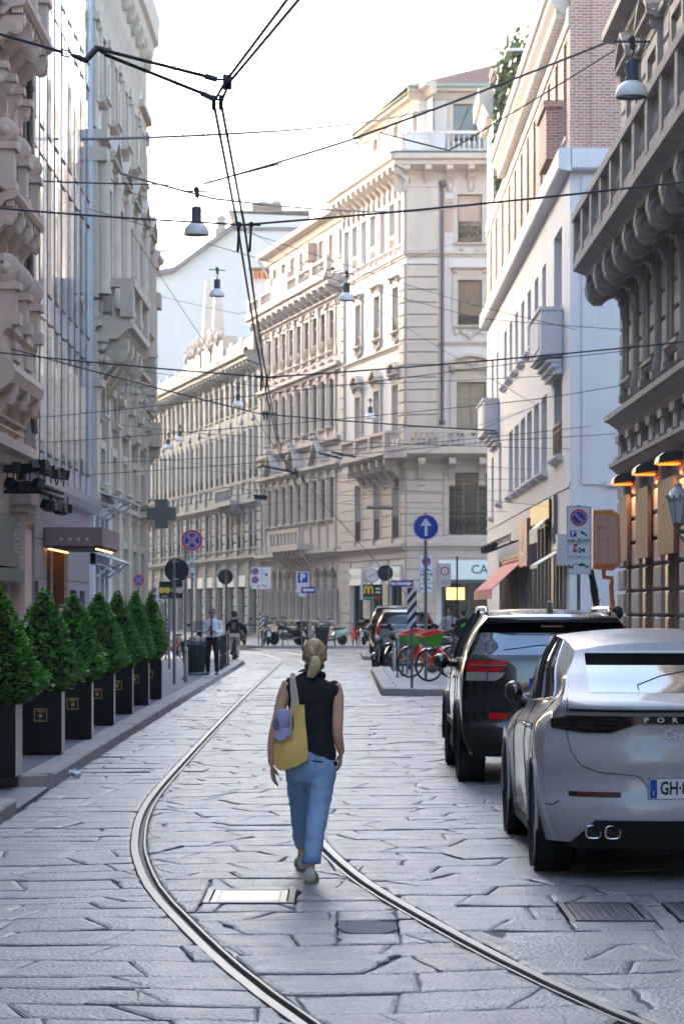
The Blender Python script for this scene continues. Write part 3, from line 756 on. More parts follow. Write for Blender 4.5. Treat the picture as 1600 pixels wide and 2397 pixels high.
for z,o,h in((4.75,.45,.5),(9.6,.35,.45),(11.0,.3,.4),(15.0,.35,.5),(18.9,.3,.3)):m.prof(B0,B1,BELT(z,o,h))
m.prof(B0,B1,CORN(19.3,1.0,.9));n=14
for i in range(n):
 x=B0+(i+.5)*(B1-B0)/n;console(m,x,.34,.85,19.75,1.15)
for i in range(nB):
 x=xb[i];m.ball((x,-.12,15.68),(.5,.12,.14),8,4);m.ball((x,-.1,11.3),(.4,.1,.2),8,4)
for x in(xb[1],xb[4],xb[7]):
 e=1.5
 for sx in(-1,1):m.prism([(x+sx*e,10.0),(x+sx*e,10.2),(x,11.5),(x,11.3)][::sx],-.55,.02,'y')
 m.prism([(x-e+.2,10.0),(x+e-.2,10.0),(x,11.3)],-.25,.02,'y');m.ball((x,-.5,11.5),.18,6,5)
part(rb,FA,m,'cornices',[S_b])
m=MB();m.box(B0,B1,-.85,-.6,20.25,20.45);m.box(B0,B1,-.85,-.6,21.0,21.15);balustrade(m,B0+.3,B1-.3,-.72,20.45,.55,.35,5)
for i in range(7):
 x=B0+.3+(B1-B0-.6)*i/6;m.box(x-.3,x+.3,-.88,-.57,20.3,21.25)
m.box(-27.5,-23.5,-.84,-.6,20.45,21.6)
part(rb,FA,m,'roof_balustrade',[S_b])
FBA=FA@T((0,.5,0));xa=[B0+2+i*2.5 for i in range(8)]
m=MB();aop=[];bayrow(aop,xa,.9,21.5,23.0);wall(m,B0+.3,B1,19.9,24,aop);shell(m,B0+.3,B1,8,19.9,24)
part(rb,FBA,m,'attic_wall',[S_b])
m=MB();m.prof(B0-.2,B1,[(-.02,23.4),(.12,23.45),(.3,23.8),(.75,23.85),(.8,24.1),(-.02,24.3)]);m.tube([(B0-.1,-.7,23.9),(B0+.1,-.3,23.2),(B0+.3,-.1,22.8),(B0+.3,-.1,20.4)],.07,6);part(rb,FBA,m,'eaves',[S_b])
m=MB()
for x,zz in((B0+2.2,21.3),(B0+12.5,22.1)):m.box(x-.7,x+.7,-.5,-.02,zz,zz+1.0)
part(rb,FBA,m,'sun_blind',[mat('canvas blind',(.74,.64,.60),.8)])
for x in xa:put_window(rb,FBA,x,21.5,.9,1.5,dict(stone=S_b,sur='flat',sw=.12,sp=.05,frame=M_bframe,glass=M_glass_b),'ba')
sB=dict(stone=S_b,sur=None,sill=1,dep=.18,frame=M_bframe,trans=(.75,))
for x in xb:
 put_window(rb,FA,x,16.2,1.05,2.3,dict(sB,rail=.7),'b4');put_window(rb,FA,x,12.0,1.05,2.7,sB,'b3');put_window(rb,FA,x,6.9,1.05,2.3,sB,'b2')
for x in xg:put_window(rb,FA,x,1.2,1.15,3.0,dict(stone=S_b,sur='flat',arch=1,sw=.2,sp=.06,dep=.2,frame=M_shopgreen,glass=M_shopdark,trans=(.35,.7)),'bg')
m=MB()
for i in range(11):
 m=MB();x=B0+1.2+(B1-B0-2.2)*i/10;m.lathe([(.17,.9),(.17,1.15),(.12,1.25),(.10,2.6),(.14,2.7),(.18,2.95)],(x,-.10,0),8);part(rb,FA,m,'column',[S_b])
m=MB();m.box(B0,B1,-.25,.02,0,.9);part(rb,FA,m,'plinth',[S_b])
m=MB();m.box(-28.5,-20.5,-.9,.02,5.25,5.6);m.box(-28.5,-20.5,-.88,-.7,6.3,6.5)
for i in range(9):
 x=-28.4+i*7.8/8;m.box(x-.12,x+.12,-.86,-.72,5.6,6.3)
for i in range(8):console(m,-28+i*1.02,.3,.75,5.25,1.2)
part(rb,FA,m,'balcony',[S_b])
# ---------------- A: long grey house
A0,A1=-84.0,-35.0
pA=FA@Vector((A0,0,0))
ra=thing('grey_palazzo','long grey palazzo with tall pilasters, a dark eaves line and obelisks on its roof','building',tuple(pA))
nA=13;xA=[A0+(A1-A0)*(i+.5)/nA for i in range(nA)];SPA=(A1-A0)/nA
ops=[]
for x in xA:
 for dx in(-.85,.85):ops+=[(x+dx-.48,x+dx+.48,14.7,16.8),(x+dx-.48,x+dx+.48,10.2,13.4)]
 ops+=[(x+dx-.5,x+dx+.5,5.8,8.2) for dx in(-.85,.85)]+[(x-1.25,x+1.25,.3,4.1)]
m=MB();wall(m,A0,A1,0,18,ops,.3);shell(m,A0,A1,10,0,18.2);part(ra,FA,m,'wall',[S_a])
m=MB()
for i in range(nA+1):
 x=A0+SPA*i
 m.box(x-.42,x+.42,-.1,.02,9.2,17.2);m.box(x-.5,x+.5,-.15,.02,9.0,9.6);m.box(x-.52,x+.52,-.16,.02,16.6,17.2);m.box(x-.3,x+.3,-.13,.02,15.9,16.5);rustic(m,x-.6,x+.6,.2,8.4,.6,.14,.06)
for x in xA:
 m.box(x-.22,x+.22,-.12,.02,9.4,17.0);m.box(x-1.6,x+1.6,-.08,.02,13.6,14.5);m.ball((x,-.14,14.05),(.5,.1,.22),8,5);m.box(x-.2,x+.2,-.1,.02,5.5,8.3)
part(ra,FA,m,'pilasters',[S_a])
m=MB();m.prof(A0,A1+.02,CORN(17.2,1.1,1.0));m.prof(A0,A1,BELT(8.4,.4,.5));m.prof(A0,A1,BELT(4.9,.35,.45));m.prof(A0,A1,BELT(9.9,.16,.25))
n=42
for i in range(n):console(m,A0+(i+.5)*(A1-A0)/n,.3,.8,17.6,.9)
part(ra,FA,m,'cornice',[S_a])
m=MB();m.box(A0,A1+.3,-1.16,-.9,18.16,18.3);part(ra,FA,m,'gutter',[M_dframe])
m=MB();m.box(A0,A1,-.5,-.2,18.2,19.1)
for i in range(15):x=A0+(A1-A0)*i/14;m.box(x-.35,x+.35,-.55,-.15,18.2,19.3)
part(ra,FA,m,'parapet',[S_a])
S_ob=mat('pale roof stone',(.74,.68,.63),.8,var=.1,scale=4)
for x,zt in((-52.5,24.8),(-48.8,24.5)):
 m=MB();m.box(x-.75,x+.75,-.8,.5,18.3,19.6);m.box(x-.6,x+.6,-.65,.35,19.6,20.4)
 m.add([(x-.45,-.5,20.4),(x+.45,-.5,20.4),(x+.45,.3,20.4),(x-.45,.3,20.4),(x-.16,-.25,zt),(x+.16,-.25,zt),(x+.16,.05,zt),(x-.16,.05,zt)],[(0,1,5,4),(1,2,6,5),(2,3,7,6),(3,0,4,7),(4,5,6,7)])
 for k in range(7):m.ball((x+R.uniform(-.9,.9),-.6+R.uniform(-.2,.2),19.6+R.uniform(0,1.2)),(R.uniform(.1,.22),.2,R.uniform(.15,.45)),7,5)
 part(ra,FA,m,'obelisk',[S_ob])
m=MB();m.box(-58,-44,-.7,.3,18.2,20.0)
for k in range(40):m.ball((-57.5+k*.34,-.75+R.uniform(-.1,.1),19.9+R.uniform(-.3,.6)),(R.uniform(.1,.2),.18,R.uniform(.12,.4)),6,5)
part(ra,FA,m,'roof_statuary',[S_ob])
sA=dict(stone=S_a,sur='flat',sw=.12,sp=.04,dep=.18,frame=M_bframe,trans=(.7,))
for x in xA:
 for dx in(-.85,.85):
  put_window(ra,FA,x+dx,14.7,.96,2.1,dict(sA,rail=.6,curl=False),'a1');put_window(ra,FA,x+dx,10.2,.96,3.2,dict(sA,rail=.6,curl=False),'a2');put_window(ra,FA,x+dx,5.8,1.0,2.4,dict(sA,rail=.8,curl=False,sur=None),'a3')
for i,x in enumerate(xA):
 m=MB();m.box(x-1.24,x+1.24,.26,.29,.3,4.09,0);m.box(x-1.24,x+1.24,-.05,.25,3.3,4.05,2);m.box(x-.05,x+.05,.12,.25,.3,3.3,1);m.box(x+.9,x+1.2,.05,.25,.3,3.3,1);part(ra,FA,m,'shop_window',[M_shopdark,M_shopgreen,M_white_sign if i>5 else S_a])
m=MB();m.box(-45,-40,-1.0,.02,8.6,8.9);m.box(-45,-40,-1.0,-.85,9.6,9.75);balustrade(m,-44.9,-40.1,-.92,8.9,.7,.4,5)
for i in range(5):console(m,-44.6+i*1.05,.3,.85,8.6,.9)
part(ra,FA,m,'balcony',[S_a])
# ---------------- white house with a gabled roofline behind
S_wh=mat('cool white render',(.80,.765,.735),.85,var=.03,scale=.6,streak=.05)
YW=222.0
rw=thing('white_gable_house','plain white house with a sloping dark roof edge rising behind the grey palazzo','building',(-10,YW,0))
def pw(u,v):p=P(u,v,YW);return(p.x+10,p.z)
m=MB();m.prism([(pw(330,900)[0],0),(pw(722,900)[0],0),pw(722,506),pw(548,499),pw(548,535),pw(406,640),pw(330,650)],0,14,'y');m.build('wall',[S_wh],rw)
m=MB();a=pw(552,533);b=pw(408,639);c=pw(345,650)
for p,q in((a,b),(b,c)):m.prism([p,q,(q[0],q[1]+.45),(p[0],p[1]+.45)],-.6,.1,'y')
m.box(pw(540,500)[0],pw(724,500)[0],-.15,.1,pw(0,540)[1],pw(0,540)[1]+.3);m.box(pw(535,500)[0],pw(724,500)[0],-.25,14,pw(0,497)[1],pw(0,497)[1]+.15)
m.build('roof_edge',[mat('slate roof edge',(.42,.40,.40),.7)],rw)
M_terr=mat('terracotta stack',(.52,.42,.36),.85,var=.1)
m=MB();x0,z0=pw(590,497);x1,z1=pw(656,465);m.box(x0,x1,2,5,z0,z1,0);m.box(x0-.1,x1+.1,1.9,5.1,z1-.5,z1-.2,0)
for k in(.18,.68):m.box(x0+(x1-x0)*k,x0+(x1-x0)*(k+.3),2.3,3.5,z1,z1+.4,1)
m.build('chimney',[M_terr,S_wh],rw)
x0,z0=pw(500,530);m=MB();m.box(x0,x0+2.0,3,5,z0-2,z0+.3);m.lathe([(.45,z0+.3),(.4,z0+.5),(.4,z0+1.1),(.5,z0+1.2),(.3,z0+1.5),(0,z0+1.55)],(x0+.5,3.6,0),8);m.build('roof_vent',[mat('zinc',(.50,.48,.47),.6)],rw)
m=MB();x0,z0=pw(352,650)
m.tube([(x0+.3,.3,z0),(x0+.3,.3,z0+1.9),(x0+.6,.3,z0+2.4),(x0+1.6,.3,z0+2.4)],.22,6);m.tube([(x0-.4,.3,z0),(x0+.9,.3,z0+1.0)],.08,5);m.tube([(x0+1.2,.3,z0),(x0+1.2,.3,z0+2.2)],.07,5);m.build('roof_pipes',[mat('pale duct',(.75,.75,.74),.4,metal=.4)],rw)
rt=thing('roof_terrace','rooftop hut with a striped flower box behind the arcade house parapet','roof terrace',(-1.5,166,18));
def pt(u,v):p=P(u,v,166);return(p.x+1.5,p.z-18)
m=MB();x0,z1=pt(584,655);x1,z0=pt(664,760);m.box(x0,x1,0,4,z0,z1);m.build('hut_wall',[S_wh],rt)
cols=[(.62,.28,.20),(.80,.55,.35),(.35,.30,.25),(.70,.40,.30),(.55,.52,.45),(.25,.30,.22)]
m=MB();n=22;x0,z0=pt(586,652);x1,z1=pt(660,632)
for i in range(n):m.box(x0+(x1-x0)*i/n,x0+(x1-x0)*(i+.9)/n,-.3,.3,z0,z1-R.uniform(0,.12),R.randrange(6))
m.build('flower_box',[mat('box colour %s'%'abcdef'[i],c,.8) for i,c in enumerate(cols)],rt)
m=MB();m.box(x0-.1,x1+.1,-.35,.35,z1,z1+.12);m.build('flower_box_rail',[M_terr],rt)
# ================================================================ LEFT SIDE OF THE STREET (local x = world Y)
FL=frame(-6.5,0,0,1)
yl=lambda u:38350/(800-u)
S_pink=mat('pink stone',(.79,.685,.63),.85,var=.13,scale=3,streak=.15,bump=.35,bscale=22)
S_be=mat('beige stone',(.74,.68,.62),.85,var=.12,scale=3,streak=.16,bump=.35,bscale=22)
S_bew=mat('pale render',(.80,.77,.75),.85,var=.06,scale=2,streak=.12)
S_gran=mat('dark brown granite',(.27,.21,.22),.5,var=.15,scale=12)
S_panel=mat('mauve stone panel',(.54,.49,.52),.6,var=.08,scale=6,bump=.2,bscale=60)
M_alu=mat('anodised aluminium',(.62,.63,.66),.35,metal=.7)
M_curt=mat('curtain wall glass',(.58,.59,.60),.06,metal=.6,spec=1.0,var=.12,scale=.4)
M_spand=mat('spandrel glass',(.66,.66,.69),.14,spec=.8,var=.06,scale=.8)
M_black=mat('matte black metal',(.05,.05,.06),.5)
M_dglass=mat('black glass',(.03,.03,.035),.08,spec=.9)
# ---------------- pink ornate house
pk=thing('ornate_house','ornate pink stone house with carved balconies at the edge of the picture','building',(-6.5,38,0))
m=MB();pops=[]
for Y in(40.5,43.8,47.2):
 pops+=[(Y-.7,Y+.7,6.9,9.0),(Y-.7,Y+.7,10.2,12.4),(Y-.7,Y+.7,13.6,15.8),(Y-.7,Y+.7,17,18.6)]
pops+=[(39.6,42,.1,3.1),(45.4,49.05,.1,2.35)]
wall(m,38,50.7,0,20.5,pops,.4);shell(m,38,50.7,10,0,20.5);part(pk,FL,m,'wall',[S_pink])
for Y in(40.5,43.8,47.2):
 for z,h in((6.9,2.1),(10.2,2.2),(13.6,2.2),(17,1.6)):put_window(pk,FL,Y,z,1.4,h,dict(stone=S_pink,sur='entab' if z<15 else 'flat',sw=.2,sp=.14,dep=.35,frame=M_bframe),'pk%.1f'%h)
m=MB()
for z,o,h in((4.6,.35,.5),(9.35,.3,.4),(12.8,.3,.4)):m.prof(38,50.72,BELT(z,o,h))
m.prof(38,50.75,CORN(19.2,1.0,1.1))
rustic(m,49.6,50.7,4.95,9.3,.5,.12,.05);rustic(m,49.5,50.7,9.8,12.8,.5,.1,.05);rustic(m,49.5,50.7,13.3,19,.5,.1,.05)
m.box(49.5,50.6,-.28,.02,.2,3.9);m.box(49.35,50.72,-.42,.02,3.9,4.15);m.box(49.42,50.68,-.36,.02,3.75,3.9);m.box(49.4,50.7,-.36,.02,0,.4)
for k in range(4):console(m,49.7+k*.28,.16,.34,3.75,.9)
part(pk,FL,m,'stonework',[S_pink])
def carved_balcony(zb,zt,out,y0,y1,nm):
 m=MB();m.prof(y0,y1,[(-.02,zb),(out*.45,zb+.02),(out*.6,zb+.14),(out*.9,zb+.18),(out,zb+.26),(out,zb+.34),(-.02,zb+.36)])
 n=4
 for k in range(n):
  y=y1-.42-k*(y1-y0-.7)/(n-1)
  console(m,y,.3,out*.9,zb+.02,.8);m.box(y-.17,y+.17,-out*.5,.02,zb-.95,zb-.82);console(m,y,.22,out*.42,zb-.95,.7);m.box(y-.2,y+.2,-.12,.02,zb-2.4,zb-1.7)
 for k in range(10):y=y0+.15+(y1-y0-.3)*k/9;m.box(y-.07,y+.07,-out*.86,-out*.6,zb+.05,zb+.17)
 for y in(y0+.3,(y0+y1)/2,y1-.28):
  m.box(y-.26,y+.26,-out+.04,-out+.5,zb+.36,zb+.5);m.box(y-.2,y+.2,-out+.08,-out+.44,zb+.5,zt-.25);m.box(y-.27,y+.27,-out+.02,-out+.5,zt-.25,zt-.12)
  m.lathe([(0,-.2),(.20,-.2),(.235,-.16),(.235,.16),(.20,.2),(0,.2)],(y,-out+.26,zt+.1),16,'x');m.lathe([(0,-.27),(.08,-.25),(.11,-.2)],(y,-out+.26,zt+.1),10,'x')
  m.box(y-.1,y+.1,-out+.1,-out+.42,zt-.12,zt-.05)
 o=part(pk,FL,m,'balcony',[S_pink])
 q=MB(FL)
 for a,b in((y0+.5,(y0+y1)/2-.2),((y0+y1)/2+.2,y1-.48)):railing(q,a,b,-out+.26,zb+.4,zt-zb-.6,.14)
 r=q.build('railing',M_ironw);r.parent=o;r.matrix_parent_inverse=(T(Vector((-6.5,38,0)))@o.matrix_basis).inverted()
 return o
carved_balcony(12.75,14.1,.74,46.2,50.45,'a');carved_balcony(9.2,10.55,.56,46.2,50.5,'b')
m=MB()
m.prof(46,50.5,[(-.02,5.5),(.1,5.55),(.2,5.8),(.48,6.0),(.55,6.2),(.5,6.35),(.36,6.45),(.32,6.9),(.42,7.0),(.42,7.1),(-.02,7.12)],smooth=False)
for y in(46.7,48.4,50.15):
 m.box(y-.24,y+.24,-.56,-.02,7.1,7.32);m.box(y-.19,y+.19,-.48,-.02,7.32,7.75);m.box(y-.26,y+.26,-.56,-.02,7.75,7.88);m.lathe([(0,-.19),(.25,-.19),(.28,-.15),(.28,.15),(.25,.19),(0,.19)],(y,-.28,8.15),16,'x');m.lathe([(0,-.25),(.09,-.23),(.12,-.19)],(y,-.28,8.15),10,'x');m.box(y-.16,y+.16,-.46,.02,7.86,8.1)
 console(m,y,.3,.5,6.0,1.0);m.box(y-.2,y+.2,-.3,.02,4.95,5.1)
for k in range(3):m.prof(46,50.5,BELT(5.05+.16*k,.1+.05*k,.12))
for y in(47.5,49.3):m.box(y-.45,y+.45,-.42,.02,6.5,6.85);m.disc((y,-.425,6.68),.14,12)
part(pk,FL,m,'carved_bay',[S_pink])
M_vsign=mat('grey sign board',(.36,.34,.33),.55);M_sltx=mat('silver lettering',(.72,.71,.70),.4)
m=MB();m.box(44.8,49.2,-.22,-.05,2.65,3.62);m.box(44.7,49.3,-.3,-.02,2.36,2.6);vs=part(pk,FL,m,'sign_board',[M_vsign])
for k,s_ in enumerate(('YOCI','YOCI','YOCI')):pass
M_door=mat('dark shutter',(.11,.11,.12),.5)
m=MB()
for k in range(16):m.box(45.45,49,.2,.26,.12+k*.138,.24+k*.138)
part(pk,FL,m,'roller_shutter',[M_door])
FN=frame(-6.5,49.22,1,0)
for i,(x,z,s_,sz) in enumerate(((-.36,3.3,'VOCI',.2),(-.36,3.12,'VOCI',.2),(-.36,2.94,'VOCI',.2))):pass
tx=text('VECI\nVOCI',.26,M_sltx,'lettering',vs,T((48.6,-.225,3.14)),xs=1.0)
q=MB()
for k in range(9):q.box(49.0-.02*(k%3),49.12-.03*((k+1)%3),-.226,-.222,2.74+k*.09,2.79+k*.09)
q.build('emblem',M_sltx,vs)
# ---------------- granite strip + glass fronted hotel
gh=thing('glass_house','hotel with a tall glass curtain wall over mauve stone panels and a lit entrance','building',(-6.5,50.7,0))
m=MB();m.box(50.72,52.45,-.12,.6,0,20.4);part(gh,FL,m,'granite_pier',[S_gran])
m=MB();m.tube([(50.95,-.2,20),(50.95,-.2,6.2),(51.1,-.24,5.9),(51.0,-.3,5.4)],.07,6)
for z in(8.5,12.3,16.5):m.tube([(50.95,-.2,z),(50.95,-.2,z+.1)],.1,6)
part(gh,FL,m,'downpipe',[M_pipe])
G0,G1=52.45,65.0
m=MB();gops=[(53.3,54.1,.1,2.45),(55.6,59.2,.1,3.35),(60.3,61.8,.1,2.3),(62.5,63.8,.1,2.3)]
wall(m,G0,G1,0,4.6,gops,.5);shell(m,G0,G1,12,0,20.4);part(gh,FL,m,'ground_wall',[S_panel])
m=MB()
for z in(1.4,2.5,3.35,3.75):m.box(G0,55.5 if z<3.3 else G1,-.004,.01,z,z+.025);m.box(59.3,G1,-.003,.01,z,z+.025)
part(gh,FL,m,'panel_joints',[M_dframe])
m=MB()
for a,b,c,d in gops:m.box(a,b,.42,.45,c,d) if b-a<3 else None
m.box(60.3,60.42,.1,.42,.1,2.3);m.box(61.0,61.12,.1,.42,.1,2.3);part(gh,FL,m,'ground_window',[M_dglass])
nb=9;pitch=(G1-G0)/nb
cw=MB();sp=MB();al=MB();dk=MB()
al.box(G0,G1,-.32,.02,4.45,4.62);al.prof(G0,G1,[(-.02,4.25),(.2,4.3),(.35,4.45),(-.02,4.45)])
zf=[4.62+3.5*k for k in range(5)]
for i in range(nb):
 x=G0+i*pitch
 for z in zf:
  zt=min(z+3.5,20.4)
  for(a,b,tgt,dz0,dz1,rr) in((x+.06,x+pitch*.52,cw,.62,.04,.006),(x+pitch*.56,x+pitch-.02,sp,.03,.0,.002)):
   t1=R.uniform(-rr,rr)*1.5;t2=R.uniform(-rr,rr)*2
   tgt.add([(a,-.05+t1,z+dz0),(b,-.05-t1,z+dz0),(b,-.05-t1+t2,zt-dz1),(a,-.05+t1+t2,zt-dz1)],[(0,1,2,3)],False)
  sp.add([(x+.06,-.05,z+.02),(x+pitch*.52,-.05,z+.02),(x+pitch*.52,-.05,z+.58),(x+.06,-.05,z+.58)],[(0,1,2,3)])
  dk.box(x+.03,x+pitch*.54,-.07,.0,z+.58,z+.63);dk.box(x+.03,x+pitch*.54,-.07,.0,zt-.05,zt)
 al.box(x+pitch*.52,x+pitch*.56,-.055,.02,4.62,20.4);dk.box(x-.02,x+.035,-.062,.02,4.62,20.4)
al.box(G1-.1,G1,-.1,.02,4.62,20.4)
part(gh,FL,cw,'curtain_glass',[M_curt]);part(gh,FL,sp,'spandrels',[M_spand]);part(gh,FL,al,'metal_frame',[M_alu]);part(gh,FL,dk,'mullions',[M_black])
back=MB();back.box(G0,G1,.05,.1,4.6,20.4);part(gh,FL,back,'wall_behind_glass',[mat('dim interior',(.30,.29,.29),.9)])
M_bronze=mat('bronze door leaf',(.40,.31,.24),.4,metal=.5);M_wood=mat('dark timber door',(.10,.08,.07),.7,var=.2,scale=9)
m=MB();m.box(56.1,58.3,.9,.95,.1,3.3);part(gh,FL,m,'entrance_door',[M_wood])
for xa,xb,xs_ in((55.62,56.05,(55.75,55.9)),(58.35,59.18,(58.5,58.7,58.9))):
 m=MB();m.box(xa,xb,-.08,.9,.1,3.3)
 for x in xs_:m.box(x,x+.05,-.11,-.08,.1,2.1)
 part(gh,FL,m,'door_pier',[M_bronze])
M_warm=mat('warm strip light',(1,.8,.5),.5,emit=(1,.70,.40),es=.8)
m=MB();m.box(56.08,58.3,.55,.62,3.2,3.26);dl=part(gh,FL,m,'strip_light',[M_warm])
M_can=mat('mauve canopy',(.52,.39,.41),.6,var=.05)
cn=thing('entrance_canopy','mauve box canopy with four small stars over the hotel entrance','canopy',(-6.5,55.0,3.2))
m=MB();m.box(.02,1.28,0,4.3,.02,.43);m.build('box',M_can,cn)
m=MB();m.box(.04,1.24,.04,4.26,-.02,.015);m.build('soffit',mat('dark soffit',(.16,.14,.14),.6),cn)
m=MB();m.box(.06,.1,.3,4.1,-.05,-.025);m.box(1.1,1.13,.3,4.1,-.05,-.025);m.build('strip_light',M_warm,cn)
for k in range(4):
 mb=MB();pts=[]
 for j in range(10):r=.055 if j%2==0 else.024;pts.append((r*sin(j*pi/5),r*cos(j*pi/5)))
 mb.prism(pts[::-1],-.012,-.001,'y');mb.build('star',M_sltx,cn,T((.38+.19*k,0,.17)))
o=text('HOTEL',.3,mat('faint lettering',(.62,.50,.52),.5),'lettering',cn,frame(1.281,2.2,0,1)@T((0,-.001,.22)))
# ---------------- beige classical house
E0,E1=65.0,82.0
be=thing('classical_house','beige classical house with pedimented windows, a stone balcony and a deep carved cornice','building',(-6.5,E0,0))
m=MB();xs5=[67.1,70.6,74.0,77.4,80.4];eops=[]
for x in xs5:eops+=[(x-.6,x+.6,5.2,6.1),(x-.6,x+.6,7.0,9.0),(x-.6,x+.6,10.6,13.0),(x-.45,x+.45,15.4,17.0)]
eops+=[(65.4,69.2,.1,4.4)]+[(x-.7,x+.7,.6,3.6) for x in xs5[2:]]
wall(m,E0,E1,0,20,eops,.45);shell(m,E0,E1,12,0,20);part(be,FL,m,'wall',[S_bew])
stE=dict(stone=S_be,sw=.22,sp=.16,dep=.4,frame=M_bframe)
for x in xs5:
 put_window(be,FL,x,5.2,1.2,.9,dict(stE,sur='flat',cols=3),'e1');put_window(be,FL,x,7.0,1.2,2.0,dict(stE,sur='flat'),'e2')
 put_window(be,FL,x,10.6,1.2,2.4,dict(stE,sur='tri',sw=.34,sp=.34),'e3');put_window(be,FL,x,15.4,.9,1.6,dict(stE,sur='flat',sp=.2),'e4')
for x in xs5[2:]:put_window(be,FL,x,.6,1.4,3.0,dict(stE,sur='flat',frame=M_dframe,glass=M_dglass),'e0')
m=MB()
for i in range(6):
 x=65.35+i*3.28
 if i>1:m.box(x-.45,x+.45,-.3,.02,0,.9);
 z0=0 if i>1 else 4.5
 m.box(x-.36,x+.36,-.2,.02,z0,9.0);m.box(x-.4,x+.4,-.22,.02,9.9,13.6);m.lathe([(.26,10),(.22,10.2),(.19,12.9),(.24,13.1),(.28,13.4)],(x,-.30,0),12)
 m.box(x-.46,x+.46,-.46,.02,13.4,13.75);m.box(x-.34,x+.34,-.16,.02,14.3,17.4)
 m.box(x-.42,x+.42,-.26,.02,17.05,17.25);m.box(x-.24,x+.24,-.2,.02,15.0,16.6);console(m,x,.3,.28,17.05,.55)
 m.box(x-.42,x+.42,-.34,.02,7.6,7.8)
m.prof(E0,E1,BELT(9.0,.3,.35));m.prof(E0,E1,BELT(13.75,.45,.5));m.prof(E0,E1,BELT(4.5,.25,.35));m.box(69.3,E1,-.1,.02,0,.6)
m.prof(E0,78.6,[(-.02,17.3),(.12,17.35),(.2,17.8),(.35,18.3),(.38,18.7),(.62,19.0),(.68,19.3),(.8,19.4),(.84,20.2),(-.02,20.4)])
m.prof(78.6,E1,BELT(17.3,.35,.5))
for i in range(9):console(m,65.8+i*1.55,.4,.62,19.1,1.5)
part(be,FL,m,'stonework',[S_be])
for i in range(6):
 x=65.35+i*3.28;m=MB();z=8.75
 for tier,(o_,h_,n_) in enumerate(((.42,.5,4),(.34,.45,5),(.27,.4,4))):
  for k in range(n_):xx=x-.26+.52*(k+.5)/n_;console(m,xx,.11,o_,z-.32*tier,h_,4)
 m.ball((x,-.40,z-.45),(.075,.09,.11),10,8);m.ball((x,-.51,z-.46),(.025,.04,.04),6,4);m.box(x-.34,x+.34,-.46,.02,z,z+.12);m.box(x-.28,x+.28,-.22,.02,z-1.2,z-1.06)
 part(be,FL,m,'carved_capital',[S_be])
m=MB();y0,y1,o=65.3,70.7,1.08
m.prof(y0,y1,[(-.02,8.8),(.7,8.86),(.95,9.1),(1.1,9.14),(1.1,9.3),(-.02,9.3)]);m.box(y0+.1,y1-.1,-1.02,-.02,9.3,9.42)
m.box(y0,y1,-1.14,-.8,10.2,10.42)
for y in(y0+.24,(y0+y1)/2,y1-.24):m.box(y-.24,y+.24,-1.1,-.76,9.42,10.2)
balustrade(m,y0+.55,(y0+y1)/2-.3,-.93,9.42,.78,.3,8);balustrade(m,(y0+y1)/2+.3,y1-.55,-.93,9.42,.78,.3,8)
for y in(y0,y1-.34):m.box(y,y+.34,-.8,-.02,10.2,10.42);balustrade(m,-.72,-.1,y+.17,9.42,.78,.3,8,axis='y')
for k in range(4):console(m,y0+.45+k*1.45,.46,.95,8.85,1.5)
part(be,FL,m,'balcony',[S_be])
M_wh=mat('white painted shopfront',(.82,.83,.85),.45)
m=MB()
for a,b in((65.1,65.55),(66.6,66.85),(68.0,68.2),(69.2,69.5)):m.box(a,b,-.1,.3,.1,4.5)
m.box(65.1,69.5,-.1,.3,3.0,3.3);m.box(65.1,69.5,-.14,.3,4.3,4.55);m.box(65.1,69.5,-.1,.3,.1,.55)
sf=part(be,FL,m,'shopfront',[M_wh]);m=MB(FL);m.box(65.5,69.2,.2,.24,.5,4.35)
o=m.build('shop_glass',M_glass);o.parent=sf;o.matrix_parent_inverse=FL.inverted()
for zc,ww in((4.75,.95),(3.15,.75)):
 m=MB();m.add([(65.4,-.05,zc+.15),(69.3,-.05,zc+.15),(69.3,-ww,zc-.08),(65.4,-ww,zc-.08),(65.4,-.05,zc+.18),(69.3,-.05,zc+.18),(69.3,-ww,zc-.05),(65.4,-ww,zc-.05)],[(0,1,2,3),(4,7,6,5),(2,6,7,3),(0,3,7,4),(1,5,6,2)])
 for y in(65.6,67.3,69.1):m.tube([(y,-.05,zc-.5),(y,-ww*.9,zc-.06)],.03,5);m.tube([(y,-.05,zc-.1),(y,-ww*.5,zc-.2),(y,-ww*.8,zc-.35)],.025,5)
 part(be,FL,m,'awning',[mat('pale glass awning',(.80,.82,.84),.2,spec=.8)])
# ---------------- next house at the bend and unseen rows added to shade the far facades
nh=thing('narrow_house','narrow beige house with a small cornice at the street bend past the classical house','building',(-6.5,82,0))
m=MB();nops=[(82.6,83.5,z,z+2) for z in(1,5.5,8.6,11.3)];wall(m,82.0,84.0,0,14.2,nops,.3);shell(m,82,84,8,0,14.2);part(nh,FL,m,'wall',[S_be])
m=MB();m.prof(82,84.1,CORN(12.9,.55,.6));m.prof(82,84.1,BELT(4.6,.3,.4));m.prof(82,84.1,BELT(8.0,.3,.4));m.box(82,84,-.12,.02,13.5,14.3);m.box(83.3,84.1,-.35,.02,8.2,11.8);m.box(83.2,84.15,-.5,.02,11.8,12.3);m.box(83.2,84.15,-.5,.02,7.2,8.0);console(m,83.7,.5,.45,7.2,1.0);part(nh,FL,m,'stonework',[S_be])
for z in(1,5.5,8.6,11.3):put_window(nh,FL,83.05,z,.9,2,dict(stone=S_be,sur='flat',sw=.15),'n1')
FB=frame(-6.5,84,-.237,.971)
